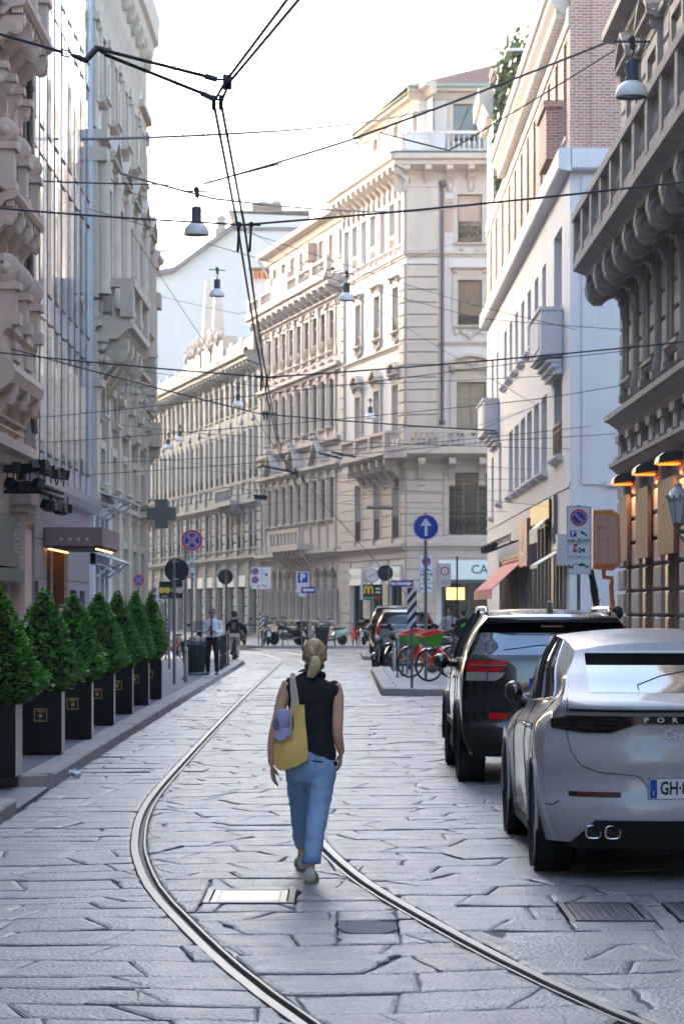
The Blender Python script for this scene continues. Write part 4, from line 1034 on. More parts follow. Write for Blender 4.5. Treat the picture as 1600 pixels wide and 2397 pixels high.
for t0,t1,hh,lab in((0,66,24.5,'plain unseen beige house row added round the bend to shade the far facades'),(66.2,210,27,'taller unseen beige house added further round the bend to shade the palazzo')):
 bo=thing('bend_shade_house',lab,'building',tuple(FB@Vector((t0,0,0))));m=MB();oo=[]
 for k in range(int((t1-t0)/4)):
  for z in(1,5.4,8.9,12.4,15.8):oo.append((t0+1.4+k*4,t0+2.7+k*4,z,z+2.2))
 wall(m,t0,t1,0,hh,oo,.3);shell(m,t0,t1,11,0,hh);part(bo,FB,m,'wall',[S_be])
 m=MB();m.prof(t0,t1,CORN(hh-1,.8,.9));m.prof(t0,t1,BELT(4.4,.3,.4));part(bo,FB,m,'cornice',[S_be])
 m=MB();m.box(t0+.3,t1-.3,.3,.34,.3,hh-1.5);part(bo,FB,m,'window_glass',[M_glass])
S_back=mat('pale street stone',(.62,.61,.60),.85,var=.1,scale=3,streak=.15)
def rowhouse(FM,t0,t1,hh,label,name='row_house'):
 bo=thing(name,label,'building',tuple(FM@Vector((t0,0,0))));m=MB();oo=[]
 for k in range(int((t1-t0)/3.6)):
  for z in(.9,5.4,8.9,12.4,15.8):
   if z+2.3<hh-1.2:oo.append((t0+1.2+k*3.6,t0+2.5+k*3.6,z,z+2.3))
 wall(m,t0,t1,0,hh,oo,.3);shell(m,t0,t1,11,0,hh);part(bo,FM,m,'wall',[S_back])
 m=MB();m.prof(t0,t1,CORN(hh-1,.8,.9));m.prof(t0,t1,BELT(4.4,.3,.4));part(bo,FM,m,'cornice',[S_back])
 m=MB();m.box(t0+.3,t1-.3,.3,.34,.3,hh-1.5);part(bo,FM,m,'window_glass',[M_glass])
rowhouse(FL,-40,37.9,20,'pale house row on the planters side, behind the camera')
rowhouse(frame(6.5,0,0,-1),-33.9,40,19,'pale house row on the parked cars side, behind the camera')
rowhouse(frame(20,-62,-1,0),0,40,17,'unseen pale house added behind the camera to keep sky out of car reflections')  # closing house added so the cars reflect a wall, not low sky
# ================================================================ RIGHT SIDE OF THE STREET (local x = -world Y)
FR=frame(6.5,0,0,-1)
S_white=mat('white render',(.79,.775,.785),.8,var=.05,scale=1.5,streak=.09)
M_brick=brickmat('pink brick',(.60,.40,.33),(.70,.51,.43),(.76,.69,.64),.26,.085,.014)
S_lime=mat('pale limestone',(.80,.76,.72),.8,var=.06,scale=3,streak=.06)
S_dark=mat('weathered dark stone',(.60,.565,.545),.85,var=.14,scale=3.5,streak=.22,bump=.45,bscale=20)
S_red=mat('veined reddish marble',(.54,.42,.37),.4,var=.22,scale=5)
WN,WF=72.0,113.0
ht=thing('brick_house','modern house, white render below and pink brick above, with a deep cornice','building',(6.5,WF,0))
m=MB();wops=[]
ya=[76.0,81.2,84.4,87.6,90.8,94.0,97.2,100.4]
wops.append((-77.4,-74.6,10.6,13.2));wops+=[(-y-.75,-y+.75,10.7,12.9) for y in ya[1:]];wops+=[(-109.7,-108.3,10.2,12.6),(-106.2,-105,10.2,12.6)]
wops.append((-77.4,-74.6,6.4,8.9));wops+=[(-y-1.1,-y+1.1,6.2,8.7) for y in ya[1:7]];wops+=[(-109.7,-108.3,5.8,8.4),(-104.5,-103,6.2,8.7)]
shopops=[(-75.9,-73.3,.1,3.9),(-84.5,-77.0,.1,4.6),(-91,-85.2,.1,3.9),(-103,-91.6,.1,3.9)]
wall(m,-WF,-WN,0,14.35,wops+shopops,.45);part(ht,FR,m,'street_wall',[S_white])
FS=frame(6.5,WN,1,0)
m=MB();wall(m,0,9,0,14.35,[],.3);part(ht,FS,m,'side_wall',[S_white])
m=MB();m.box(.35,.9,-.05,.02,5.4,14.2);part(ht,FS,m,'corner_strip',[S_white])
m=MB();m.box(1.0,9,-.12,.02,5.35,5.5);m.box(1.5,6,-.06,.02,6.3,7.4);part(ht,FS,m,'side_ledge',[S_white])
m=MB();m.prof(-WF,-WN+.35,[(-.02,14.3),(.3,14.35),(.35,14.4),(.35,14.95),(-.02,15.0)]);part(ht,FR,m,'ledge',[S_white])
m=MB();m.prof(0,9,[(-.02,14.3),(.3,14.35),(.35,14.4),(.35,14.95),(-.02,15.0)]);part(ht,FS,m,'ledge',[S_white])
m=MB();m.box(-WF,-WN,-.03,.02,5.35,5.48);part(ht,FR,m,'belt',[S_white])
m=MB();bops=[]
yb=[73.4,76.3,79.2,82.1,85.1,88.1,91.2,94.6,98,102,106,110]
bw=[(y,.55) for y in yb if y<112]
bops=[(-y-w_,-y+w_,15.5 if i!=1 else 16.4,18.35) for i,(y,w_) in enumerate(bw)]
wall(m,-WF,-WN,14.9,19.1,bops,.3);part(ht,FR,m,'brick_wall',[M_brick])
m=MB();wall(m,0,9,14.9,24,[],.3);m.box(.0,.35,-.04,.02,15,24);m.box(.6,1.0,-.04,.02,15,24);part(ht,FS,m,'brick_side_wall',[M_brick])
m=MB()
for y,w_ in bw:m.box(-y-w_-.13,-y-w_-.0,-.014,.02,15.0,18.5);m.box(-y+w_+.0,-y+w_+.13,-.014,.02,15,18.5);m.box(-y-w_-.1,-y+w_+.1,-.08,.02,15.38,15.5)
m.box(-WF,-WN,-.06,.02,18.5,19.05);part(ht,FR,m,'brick_trim',[S_lime])
for i,(y,w_) in enumerate(bw):put_window(ht,FR,-y,15.5 if i!=1 else 16.4,1.1,2.85 if i!=1 else 1.95,dict(frame=M_bframe,dep=.28),'w5' if i!=1 else 'w5b')
m=MB();m.box(-77.0,-74.2,-.5,.3,15.1,16.6);m.box(-77.1,-74.1,-.58,.3,16.6,16.8);part(ht,FR,m,'brick_balcony',[M_brick])
m=MB();m.prof(-100,-72.6,[(-.02,18.95),(.1,19.0),(.5,19.35),(.52,19.5),(.62,19.55),(.62,19.9),(-.02,20.0)]);dentils(m,-100,-72.8,18.9,.34,.32,.42,.2);part(ht,FR,m,'cornice',[S_lime])
m=MB();m.box(-100,-72,.02,8,19.95,20.0);m.box(-WF,-100,.02,8,24.0,24.1);part(ht,FR,m,'flat_roof',[S_white])
m=MB();wall(m,-WF,-108.8,19.1,24.0,[(-111.5,-110.3,20,22.5)],.3);m.box(-108.8,-100.05,1.2,1.5,19.1,25.6);m.box(-108.8,-108.78,0,1.3,19.1,24);m.box(-WF-.01,-WF+.01,.0,8,0,24);part(ht,FR,m,'upper_wall',[S_lime])
m=MB();m.box(-111.5,-110.3,.28,.3,20,22.5);part(ht,FR,m,'upper_glass',[M_glass])
m=MB();m.prof(-WF-.3,-108.6,[(-.02,23.0),(.2,23.1),(.45,23.6),(.6,23.65),(.62,24.3),(-.02,24.4)]);dentils(m,-WF-.2,-108.7,23.0,.3,.35,.5,.25);part(ht,FR,m,'upper_cornice',[S_lime])
m=MB();m.box(-112.5,-101,1.3,7,24.3,28.4);part(ht,FR,m,'penthouse',[S_lime])
m=MB();m.box(-108.5,-105.5,1.25,1.3,25.7,27.8);part(ht,FR,m,'penthouse_window',[M_glass])
m=MB();railing(m,-WF,-101,.1,24.4,1.3,.5,False);railing(m,-111.5,-101,1.1,28.4,1.2,.6,False);part(ht,FR,m,'terrace_railing',[M_dframe])
for i,y in enumerate(ya):
 big=i==0
 put_window(ht,FR,-y,10.6 if big else 10.7,2.8 if big else 1.5,2.6 if big else 2.2,dict(frame=M_wframe,dep=.4,glass=M_glass,stone=S_white,sur=None),'w4b' if big else 'w4')
for y in(109,105.6):put_window(ht,FR,-y,10.2,1.3,2.4,dict(frame=M_wframe,dep=.4,stone=S_white,sur=None),'w4c')
put_window(ht,FR,-76,6.4,2.8,2.5,dict(frame=M_wframe,dep=.4,rail=1.0,curl=False,stone=S_white,sur=None),'w2b')
for i,y in enumerate(ya[1:7]):put_window(ht,FR,-y,6.2,2.2,2.5,dict(frame=M_wframe,dep=.4,stone=S_white,sur=None,blind=.35,blindm=S_lime),'w2')
put_window(ht,FR,-109,5.8,1.3,2.6,dict(frame=M_wframe,dep=.4,stone=S_white,sur=None),'w2c');put_window(ht,FR,-103.75,6.2,1.5,2.5,dict(frame=M_wframe,dep=.4,stone=S_white,sur=None),'w2d')
def boxbalcony(y0,y1,o,zb,zt):
 m=MB();m.box(-y1,-y0,-o,-.02,zb+.2,zt-.1);m.box(-y1-.05,-y0+.05,-o-.06,-.02,zt-.1,zt)
 for k in range(4):m.box(-y1+.1,-y0-.1,-o+.08+k*.12,-.02,zb+.14-k*.16,zb+.2-k*.12)
 m.box(-y1+.6,-y0-.5,-o-.03,-o,zb+.4,zt-.3);part(ht,FR,m,'balcony',[S_white])
boxbalcony(74.2,78.5,.66,9.15,10.75);boxbalcony(104.5,109.3,.62,9.0,10.6)
M_gframe=mat('grey shop frame',(.44,.42,.42),.5,metal=.3);M_cream=mat('cream blind',(.86,.85,.76),.7);M_pinkaw=mat('pink awning cloth',(.74,.42,.42),.8,var=.05);M_sgl=mat('shop glass',(.14,.15,.15),.12,spec=.5,var=.25,scale=.9)
m=MB()
for a,b,c,d in shopops:
 m.box(a,b,.3,.33,c,d,1);n=max(2,int((b-a)/1.3))
 for k in range(n+1):x=a+(b-a)*k/n;m.box(x-.07,x+.07,-.08,.3,c,d,0)
 m.box(a,b,-.06,.3,c,c+.4,0);m.box(a,b,-.06,.3,d-.15,d,0)
m.box(-77.0,-76.2,-.12,.02,.1,5.3,0);m.box(-84.6,-76.9,-.2,.02,4.6,5.2,2);m.box(-84.3,-77.1,.22,.29,3.2,4.44,2)  # last box is a dark fascia added to hide a bright reflection
part(ht,FR,m,'shopfront',[M_gframe,M_sgl,M_dframe])
m=MB();m.box(-88.6,-84.7,-.3,-.05,3.3,4.9);sg=part(ht,FR,m,'shop_sign',[mat('mauve sign',(.55,.36,.42),.5)])
q=MB();q.box(-87.4,-86.9,-.31,-.302,3.9,4.3);q.box(-86.7,-86.3,-.31,-.302,4.0,4.5);q.box(-87.3,-86.2,-.31,-.302,3.7,3.78);q.build('emblem',S_lime,sg)
def awning(y0,y1,zt,zb,out,mm,nm,drop=.3,label=None):
 m=MB();a=[(-y1,-.1,zt),(-y0,-.1,zt),(-y0,-out,zb),(-y1,-out,zb)]
 m.add(a+[(x,y,z-.03) for x,y,z in a],[(0,3,2,1),(4,5,6,7),(0,1,5,4),(1,2,6,5),(2,3,7,6),(3,0,4,7)]);n=int((y1-y0)/.3)
 for k in range(n):x=-y1+(y1-y0)*k/n;m.box(x,x+(y1-y0)/n*.96,-out-.02,-out,zb-drop,zb)
 m.tube([(-y1,-.1,zt+.02),(-y0,-.1,zt+.02)],.09,6);o=part(ht,FR,m,'awning',[mm])
 if label:o['label']=label
awning(88.5,100,3.6,2.55,1.25,M_pinkaw,'awning',.35,'pink cloth awning');awning(77.4,80.6,4.75,4.35,.5,M_cream,'awning',.45,'cream blind rolled half down');awning(72.9,75.6,3.6,3.15,.85,M_cream,'awning',.12,'small cream awning')
m=MB();m.box(-73.2,-72.6,-.3,-.02,3.1,4.0);m.box(-75.8,-73.3,-.15,-.02,3.55,3.8);part(ht,FR,m,'wall_box',[S_white])
m=MB();m.tube([(-92,-.35,4.3),(-106,-.35,4.3)],.04,5);m.tube([(-92,-.35,4.6),(-106,-.35,4.6)],.03,5)
for k in range(12):y=92.5+k*1.15;m.tube([(-y,-.02,4.35),(-y,-.35,4.3),(-y,-.35,4.6)],.03,4)
part(ht,FR,m,'light_rail',[M_black])
m=MB()
for k in range(6):y=100+k*1.1;m.lathe([(0,.0),(.14,.02),(.17,.3),(.05,.34)],(-y,-.5-.05*(k%2),4.15),8)
part(ht,FR,m,'rail_spotlights',[M_black])
iv=MB();rnd=random.Random(5)
for k in range(5200):
 y=rnd.uniform(100.1,108.0);z=rnd.triangular(19.2,24.9+.5*sin(y*1.7),22.5);o_=-.85*rnd.random()**.7+.12*sin(y*2.1+z*.8)
 s_=rnd.uniform(.10,.22);c=Vector((-y,-o_,z));a=Vector((rnd.gauss(0,1),rnd.gauss(0,1),rnd.gauss(0,1))).normalized();b=a.orthogonal().normalized();c2=a.cross(b)
 iv.add([c+b*s_,c+c2*s_*.6,c-b*s_,c-c2*s_*.6],[(0,1,2,3)],False)
M_ivy=mat('ivy leaf',(.30,.36,.20),.6,island=.35)
o=iv.build('ivy',M_ivy,None,FR);tag(o,'dark green ivy spilling over the terrace beside the brick house cornice','plant')
# ---------------- dark ornate house
D0,D1=34.0,57.8
dh=thing('dark_stone_house','dark weathered stone house with a heavy bracketed balcony and reddish marble piers','building',(6.5,D1,0))
yd=[55.2,51.4,47.6,43.8,40.0,36.2];m=MB();dops=[]
for y in yd:dops+=[(-y-.75,-y+.75,6.9,9.0),(-y-.7,-y+.7,10.6,13.2),(-y-.6,-y+.6,15.6,17.6)]
gops=[(-56.15,-55.2,.1,3.1),(-52.9,-51.4,.1,3.1),(-49.2,-47.4,.1,3.1),(-45,-43,.1,3.1),(-40.5,-38.5,.1,3.1)]
wall(m,-D1,-D0,0,19.5,dops+gops,.5);shell(m,-D1,-D0,12,0,19.5);part(dh,FR,m,'wall',[S_dark])
stD=dict(stone=S_dark,sw=.25,sp=.2,dep=.45,frame=M_bframe)
for y in yd:put_window(dh,FR,-y,6.9,1.5,2.1,dict(stD,sur='flat'),'d2');put_window(dh,FR,-y,10.6,1.4,2.6,dict(stD,sur='tri'),'d3');put_window(dh,FR,-y,15.6,1.2,2.0,dict(stD,sur='entab'),'d4')
m=MB()
m.prof(-D1-.02,-D0,[(-.02,5.75),(.14,5.8),(.2,5.95),(.42,6.1),(.5,6.12),(.5,6.24),(-.02,6.5)]);m.prof(-D1-.02,-D0,[(-.02,4.9),(.2,4.92),(.34,5.05),(.4,5.07),(.4,5.15),(-.02,5.2)])
m.prof(-D1-.02,-D0,BELT(14.6,.55,.5));m.prof(-D1-.02,-D0,CORN(18.4,.9,1.0));m.prof(-D1,-D0,BELT(13.6,.2,.3))
for i in range(13):
 y=D1-.5-i*1.9
 rustic(m,-y-.42,-y+.42,6.5,9.2,.55,.16,.06);rustic(m,-y-.42,-y+.42,10.9,13.6,.55,.12,.06);rustic(m,-y-.4,-y+.4,15.1,18.3,.5,.12,.05)
 m.box(-y-.3,-y+.3,-.2,.02,5.2,5.75);m.box(-y-.4,-y+.4,-.3,.02,5.15,5.28);m.box(-y-.36,-y+.36,-.26,.02,5.62,5.78)
for y in yd:
 for dy in(-1.0,1.0):
  m.lathe([(.13,6.6),(.15,6.75),(.12,6.85),(.105,6.95),(.095,8.2),(.14,8.4),(.16,8.6)],(-y+dy,-.17,0),10);m.box(-y+dy-.18,-y+dy+.18,-.34,.02,6.45,6.6);m.box(-y+dy-.19,-y+dy+.19,-.34,.02,8.6,8.75)
 m.box(-y-.5,-y+.5,-.12,.02,5.3,5.6)
part(dh,FR,m,'stonework',[S_dark])
m=MB()
for y0,y1 in((57.75,56.5),(55.0,53.6),(51.1,49.9),(47.2,45.8),(42.8,41.2),(38.2,36.5)):
 m=MB();rustic(m,-y0,-y1,.15,4.85,.52,.2,.06);part(dh,FR,m,'ground_pier',[S_dark])
m=MB()
for y0,y1 in((56.45,56.18),(55.18,55.03),(53.55,52.95),(51.38,51.15),(49.85,49.25),(47.38,47.25),(45.75,45.05)):
 m=MB();rustic(m,-y0,-y1,.15,4.2,.52,.14,.05);part(dh,FR,m,'marble_pier',[S_red])
M_poster=mat('glazed sign panel',(.36,.29,.26),.6,spec=.2,var=.3,scale=2.5)
m=MB()
for y0,y1 in((56.4,54.9),(53.3,51.2),(49.6,47.2)):m=MB();m.box(-y0,-y1,-.3,-.22,2.9,4.35);part(dh,FR,m,'glazed_sign',[M_poster])
m=MB()
for a,b,c,d in gops:m=MB();m.box(a,b,.4,.43,c,d);part(dh,FR,m,'doorway',[M_dglass])
bl=MB();ob=1.25;bz=9.55;be0=-57.3
bl.prof(be0,-D0,[(-.02,9.3),(.95,9.32),(1.0,9.42),(1.2,9.5),(1.26,9.52),(1.26,9.7),(-.02,9.7)])
bl.box(be0,-D0,-1.3,-.98,10.62,10.8);bl.box(be0,-D0,-1.24,-1.02,9.7,9.85)
y=57.1
while y>D0+1:bl.box(-y-.17,-y+.17,-1.27,-.99,9.7,10.62);y-=1.95
balustrade(bl,be0+.4,-D0-.2,-1.13,9.85,.77,.3,6)
bl.box(be0,be0+.28,-1.0,-.02,10.62,10.8);balustrade(bl,-.95,-.1,be0+.14,9.85,.77,.3,6,axis='y')
ob_=part(dh,FR,bl,'balcony',[S_dark])
y=56.55
m=MB()
while y>D0+1:
 m=MB()
 prof_=[(0,9.3),(-1.02,9.3),(-1.06,9.05),(-1.0,8.8),(-.86,8.66),(-.68,8.66),(-.55,8.78),(-.4,8.84),(-.27,8.74),(-.2,8.52),(-.16,8.3),(-.22,8.1),(-.18,7.95),(0,7.9)]
 m.prism(prof_[::-1],-y-.19,-y+.19,'x')
 for sx in(-1,1):
  m.lathe([(.0,.07*sx),(.07,.07*sx),(.1,.03*sx),(.16,.03*sx),(.19,.06*sx),(.25,.03*sx),(.27,0)],(-y+sx*.195,-.78,8.98),14,'x')
 m.box(-y-.24,-y+.24,-.2,.02,7.75,7.92);m.box(-y-.2,-y+.2,-.14,.02,6.5,7.75)
 y-=1.9;part(dh,FR,m,'balcony_bracket',[S_dark])
M_glow=mat('warm lamp glow',(1,.6,.25),.5,emit=(1,.36,.06),es=.7)
for i,y in enumerate((54.6,50.6,46.9)):
 t=thing('wall_lamp',['black hooded wall lamp with an orange glow, farthest along the dark stone house','black hooded wall lamp with an orange glow, middle one of the dark house','black hooded wall lamp right above the old white lantern'][i],'wall lamp',(6.5,y,4.62),0,'hooded lamps on the dark house')
 m=MB();pr=[(-.66,-.06),(-.64,.05),(-.54,.13),(-.3,.16),(-.2,.15),(-.2,-.02),(-.66,-.08)]
 m.prism([(p,q) for p,q in pr],-.32,.32,'x');
 m2=MB(frame(0,0,0,-1));m2.v=[frame(0,0,0,-1)@v for v in m.v];m2.f=m.f;m2.m=m.m;m2.sm=m.sm;m2.build('hood',mat('black lamp hood',(.12,.13,.15),.4,spec=.5),t)
 m=MB();m.box(-.24,-.02,-.14,.14,-.1,.16);m.build('wall_box',M_black,t)
 m=MB();m.box(-.62,-.24,-.26,.26,-.085,-.07);m.build('glowing_panel',M_glow,t)
 ld=bpy.data.lights.new('wall_lamp_light','SPOT');ld.energy=9;ld.color=(1,.55,.25);ld.spot_size=radians(120);ld.shadow_soft_size=.12
 lo=bpy.data.objects.new('light',ld);COL.objects.link(lo);lo.parent=t;lo.location=(-.5,0,-.12);lo.rotation_euler=(0,radians(-18),0)
# ================================================================ STREET FURNITURE
M_steel=mat('galvanised pole',(.46,.48,.50),.45,metal=.6,var=.08,scale=10)
M_steel2=mat('brushed steel',(.62,.62,.62),.35,metal=.7,var=.06,scale=15)
M_navy=mat('dark sign back',(.07,.10,.15),.5)
M_red=mat('sign red',(.74,.06,.10),.4);M_blue=mat('sign blue',(.03,.20,.66),.4);M_wht=mat('sign white',(.86,.87,.90),.4);M_blk=mat('sign black',(.04,.04,.05),.5)
M_grey=mat('sign grey back',(.50,.50,.51),.5,metal=.3)
def rod(x,y,z0,z1,r=.03,n=8):return MB().tube([(x,y,z0),(x,y,z1)],r,n)
def disc_sign(t,c,r,kind):
 """round traffic sign facing -y at c"""
 x,y,z=c;o=MB();o.lathe([(0,.012),(r,.012),(r,-.004),(0,-.004)],(x,y,z),32,'y');s=o.build('sign_disc',M_grey,t)
 def lay(r1,r0,d,m,nm):MB().disc((x,y-d,z),r1,32,'y',0,r0).build(nm,m,s)
 if kind=='nostop' or kind=='nopark':
  lay(r*.995,0,.0055,M_wht,'white_ground');lay(r*.955,r*.74,.0075,M_red,'red_ring');lay(r*.70,0,.0075,M_blue,'blue_ground')
  q=MB();w_=MB()
  for a in((45,-45) if kind=='nostop' else(-45,)):
   d=Vector((cos(radians(a)),0,sin(radians(a))));n=Vector((-d.z,0,d.x))
   for mb,h,dd,L in((w_,r*.105,.0092,r*.72),(q,r*.062,.011,r*.76)):
    cc=Vector((x,y-dd-(.0004 if a>0 else 0),z));p=[cc-d*L-n*h,cc+d*L-n*h,cc+d*L+n*h,cc-d*L+n*h]
    mb.add(p,[(0,1,2,3)] if True else[])
  w_.build('white_bars',M_wht,s);q.build('red_bars',M_red,s)
 if kind=='arrow':
  lay(r*.99,r*.93,.0058,M_wht,'white_rim');lay(r*.96,0,.0052,M_blue,'blue_ground')
  q=MB();q.add([(x-.1*r,y-.008,z-.68*r),(x+.12*r,y-.008,z-.68*r),(x+.12*r,y-.008,z+.1*r),(x+.45*r,y-.008,z+.1*r),(x,y-.008,z+.72*r),(x-.45*r,y-.008,z+.1*r),(x-.1*r,y-.008,z+.1*r)],[(0,1,2,3,4,5,6)]);q.build('white_arrow',M_wht,s)
 if kind=='back':
  lay(r*.995,0,.0055,M_navy,'dark_back')
 if kind=='ring':
  lay(r*.99,0,.0055,M_wht,'white_ground');lay(r*.98,r*.76,.0075,M_red,'red_ring')
 return s
def plate(t,x0,x1,y,z0,z1,m=None,nm='sign_plate',edge=True,th=.012):
 o=MB();o.box(x0,x1,y,y+th,z0,z1);s=o.build(nm,m or M_wht,t)
 if edge:
  e=.012;q=MB()
  for a in((x0+.008,x1-.008,z0+.008,z0+.008+e*.6),(x0+.008,x1-.008,z1-.008-e*.6,z1-.008),(x0+.008,x0+.008+e*.6,z0+.015,z1-.015),(x1-.008-e*.6,x1-.008,z0+.015,z1-.015)):q.box(a[0],a[1],y-.003,y-.0004,a[2],a[3])
  q.build('border',M_blk,s)
 return s
def tow(s,x,y,z,w):
 q=MB()
 def pl(pts):q.add([(x+a*w,y,z+b*w) for a,b in pts],[tuple(range(len(pts)))])
 pl([(-.48,-.02),(-.25,-.02),(-.25,.03),(-.48,.03)]);pl([(-.30,.03),(-.25,.03),(-.12,.16),(-.14,.18)]);pl([(-.48,.03),(-.40,.03),(-.40,.1),(-.48,.07)])
 pl([(-.06,.09),(.44,-.02),(.46,.03),(-.04,.14)]);pl([(.05,.11),(.30,.05),(.24,.13),(.1,.16)])
 for cx,cz in((-.42,-.04),(-.3,-.04),(.06,.05),(.36,-.02)):q.disc((x+cx*w,y-.0005,z+cz*w),.045*w,10)
 q.build('tow_pictogram',M_blk,s)
def tri_sign(name,label,X,Y,zg,zt,w,wide=1.0):
 """no parking panel, hours panel and tow-away panel on one pole"""
 t=thing(name,label,'road sign',(X,Y,zg));zt-=zg;k=w/.435
 rod(0,.03,0,zt+.02,.032).build('pole',M_steel,t);h=w*1.5
 s=plate(t,-w/2,w/2,-.02,zt-h,zt);disc_sign(s,(0,-.022,zt-w*.47),w*.36,'nopark')
 q=MB();q.box(-w*.36,-w*.10,-.0235,-.0205,zt-h*.84,zt-h*.66);q.build('blue_square',M_blue,s)
 text('P',w*.26,M_wht,'letter',s,T((-w*.23,-.0245,zt-h*.75)),bold=.006)
 q=MB();z=zt-h*.76;q.add([(w*.05,-.0225,z+.05*k),(w*.12,-.0225,z+.06*k),(w*.36,-.0225,z-.02*k),(w*.36,-.0225,z-.045*k),(w*.28,-.0225,z-.03*k),(w*.1,-.0225,z+.01*k)],[(0,5,4,3,2,1)]);q.build('lift_pictogram',mat('pictogram green',(.10,.24,.26),.5),s)
 text('max 30 min',w*.19,M_blk,'lettering',s,T((0,-.0245,zt-h*.93)),bold=.002)
 z1=zt-h-.012*k;h2=w*.55;s2=plate(t,-w/2+.01,w/2,-.018,z1-h2,z1);text('0-24',w*.27,M_blk,'lettering',s2,T((0,-.0215,z1-h2*.52)),bold=.005)
 z2=z1-h2-.012*k;s3=plate(t,-w/2+.01,w/2,-.018,z2-w*.7,z2);tow(s3,0,-.0215,z2-w*.38,w*.92)
 if wide:
  q=MB();q.disc((-.06*k,-.0235,z1-h2*.14),.034*k,12);q.build('round_sticker',M_red,s2)
 return t
# --- right-hand no parking sign
tri_sign('parking_sign','tall no parking sign with a max 30 min panel before the white house',4.22,45,.134,P(0,1185,45).z,.435)
tri_sign('parking_sign','smaller no parking and tow-away sign partly hidden behind the blue arrow sign pole',(997-800)*74/F,74,.142,P(0,1299,74).z,.40,0)
# --- blue arrow sign on the island
x=(996-800)*60/F;zc=P(0,1234,60).z
t=thing('road_sign','round blue sign with a white upward arrow on the traffic island','road sign',(x,60,.142));rod(0,.03,0,zc+.2,.038).build('pole',M_steel,t);disc_sign(t,(0,-.02,zc-.142),.31,'arrow')
# --- striped panels
def striped(label,u,vt,vb,wpx,Y,zg,graf=False):
 X=(u-800)*Y/F;t=thing('striped_marker',label,'road marker',(X,Y,zg));z1=P(0,vt,Y).z-zg;z0=P(0,vb,Y).z-zg;w=wpx*Y/F
 rod(0,.03,0,z1-.02,.032).build('pole',M_steel,t);s=plate(t,-w/2,w/2,-.015,z0,z1,M_blk,'striped_panel',False)
 q=MB();h=z1-z0;n=4
 for k in range(n):
  a=z0+h*(k-.35)/n*1.0+.02;b=h/n*.52;rise=w*1.15;p=[(-w/2,a),(w/2,a+rise),(w/2,a+rise+b),(-w/2,a+b)]
  p=clip([(x_,z_) for x_,z_ in p],0,1,z1-.004);p=clip(p,0,-1,-(z0+.004))
  if len(p)>=3:q.add([(x_,-.018,z_) for x_,z_ in p],[tuple(range(len(p)))])
 q.build('white_stripes',M_wht,s)
 if graf:
  g=MB();rnd=random.Random(3)
  for k in range(14):
   xx=rnd.uniform(-w*.4,w*.25);zz=rnd.uniform(z0+.05,z1-.08);g.tube([(xx,-.0205,zz),(xx+.03,-.0205,zz+rnd.uniform(-.03,.05)),(xx+.05,-.0205,zz+rnd.uniform(-.05,.05))],.003,4)
  g.build('scribble',mat('violet scribble',(.32,.26,.45),.5),s)
 return t
striped('tall black and white striped marker covered in scribbles at the corner of the traffic island',963.5,1376,1470,21.5,54.3,.146,True)
striped('small black and white striped marker in front of the arched ground floor windows',613,1435,1478,10,116.5,.0)
striped('small black and white striped marker beyond the red bicycle near the planted trees',391,1443,1482,9,95,.1)
# --- signs on the left pavement
x=(408-800)*57.5/F;t=thing('road_sign','large dark round sign seen from behind on a tall pole near the waste bin','road sign',(x,57.5,.13));rod(.0,0,0,P(0,1310,57.5).z-.13+.05,.036).build('pole',M_steel,t)
s=disc_sign(t,(.05,.04,P(0,1335,57.5).z-.13),.275,'back');q=MB()
for dz in(.2,-.2):q.box(-.05,.1,-.045,.03,P(0,1335,57.5).z-.13+dz-.012,P(0,1335,57.5).z-.13+dz+.012)
q.build('bracket',M_steel2,t)
x=(529-800)*92/F;t=thing('road_sign','smaller dark round sign seen from behind beyond the man in the white shirt','road sign',(x,92,.02));rod(.0,0,0,P(0,1335,92).z,.036).build('pole',M_steel,t);disc_sign(t,(-.02,.04,P(0,1350,92).z-.02),.28,'back')
x=(449.5-800)*66/F;t=thing('road_sign','round no stopping sign, red cross on blue, above a small arrow plate','road sign',(x,66,.13));zc=P(0,1265,66).z-.13
rod(0,.03,0,zc+.2,.03).build('pole',M_steel,t);disc_sign(t,(0,-.02,zc),25.5*66/F,'nostop')
s=plate(t,-.065,.065,-.015,P(0,1326,66).z-.13,P(0,1296,66).z-.13)
q=MB();zc2=P(0,1311,66).z-.13
for sg in(1,-1):
 q.add([(-.008,-.02,zc2+sg*.03),(.008,-.02,zc2+sg*.03),(.008,-.02,zc2+sg*.1),(-.008,-.02,zc2+sg*.1)][::sg],[(0,1,2,3)]);q.add([(-.035,-.02,zc2+sg*.09),(.035,-.02,zc2+sg*.09),(0,-.02,zc2+sg*.15)][::sg],[(0,1,2)])
q.build('arrows',M_blk,s);s=plate(t,-.03,.05,-.015,P(0,1349,66).z-.13,P(0,1328,66).z-.13,None,'sticker_plate',False)
q=MB();q.box(-.03,.05,-.018,-.0152,P(0,1347,66).z-.13,P(0,1342,66).z-.13);q.build('blue_sticker',M_blue,s)
x=(434-800)*60.8/F;t=thing('pole','thin bare grey pole rising from the pavement edge beside the waste bin','pole',(x-.04,61.4,.13));rod(0,0,0,P(0,1282,61.4).z-.13,.028).build('shaft',M_steel,t);MB().lathe([(.09,0),(.09,.02),(.04,.05)],(0,0,0),10).build('foot',M_steel,t)
x=(325-800)*76/F;t=thing('road_sign','small no stopping sign close to the house wall above the farthest planted trees','road sign',(x,76,.13));zc=P(0,1358,76).z-.13;rod(0,.03,0,zc+.1,.025).build('pole',M_steel,t);disc_sign(t,(0,-.02,zc),14.2*76/F,'nostop')
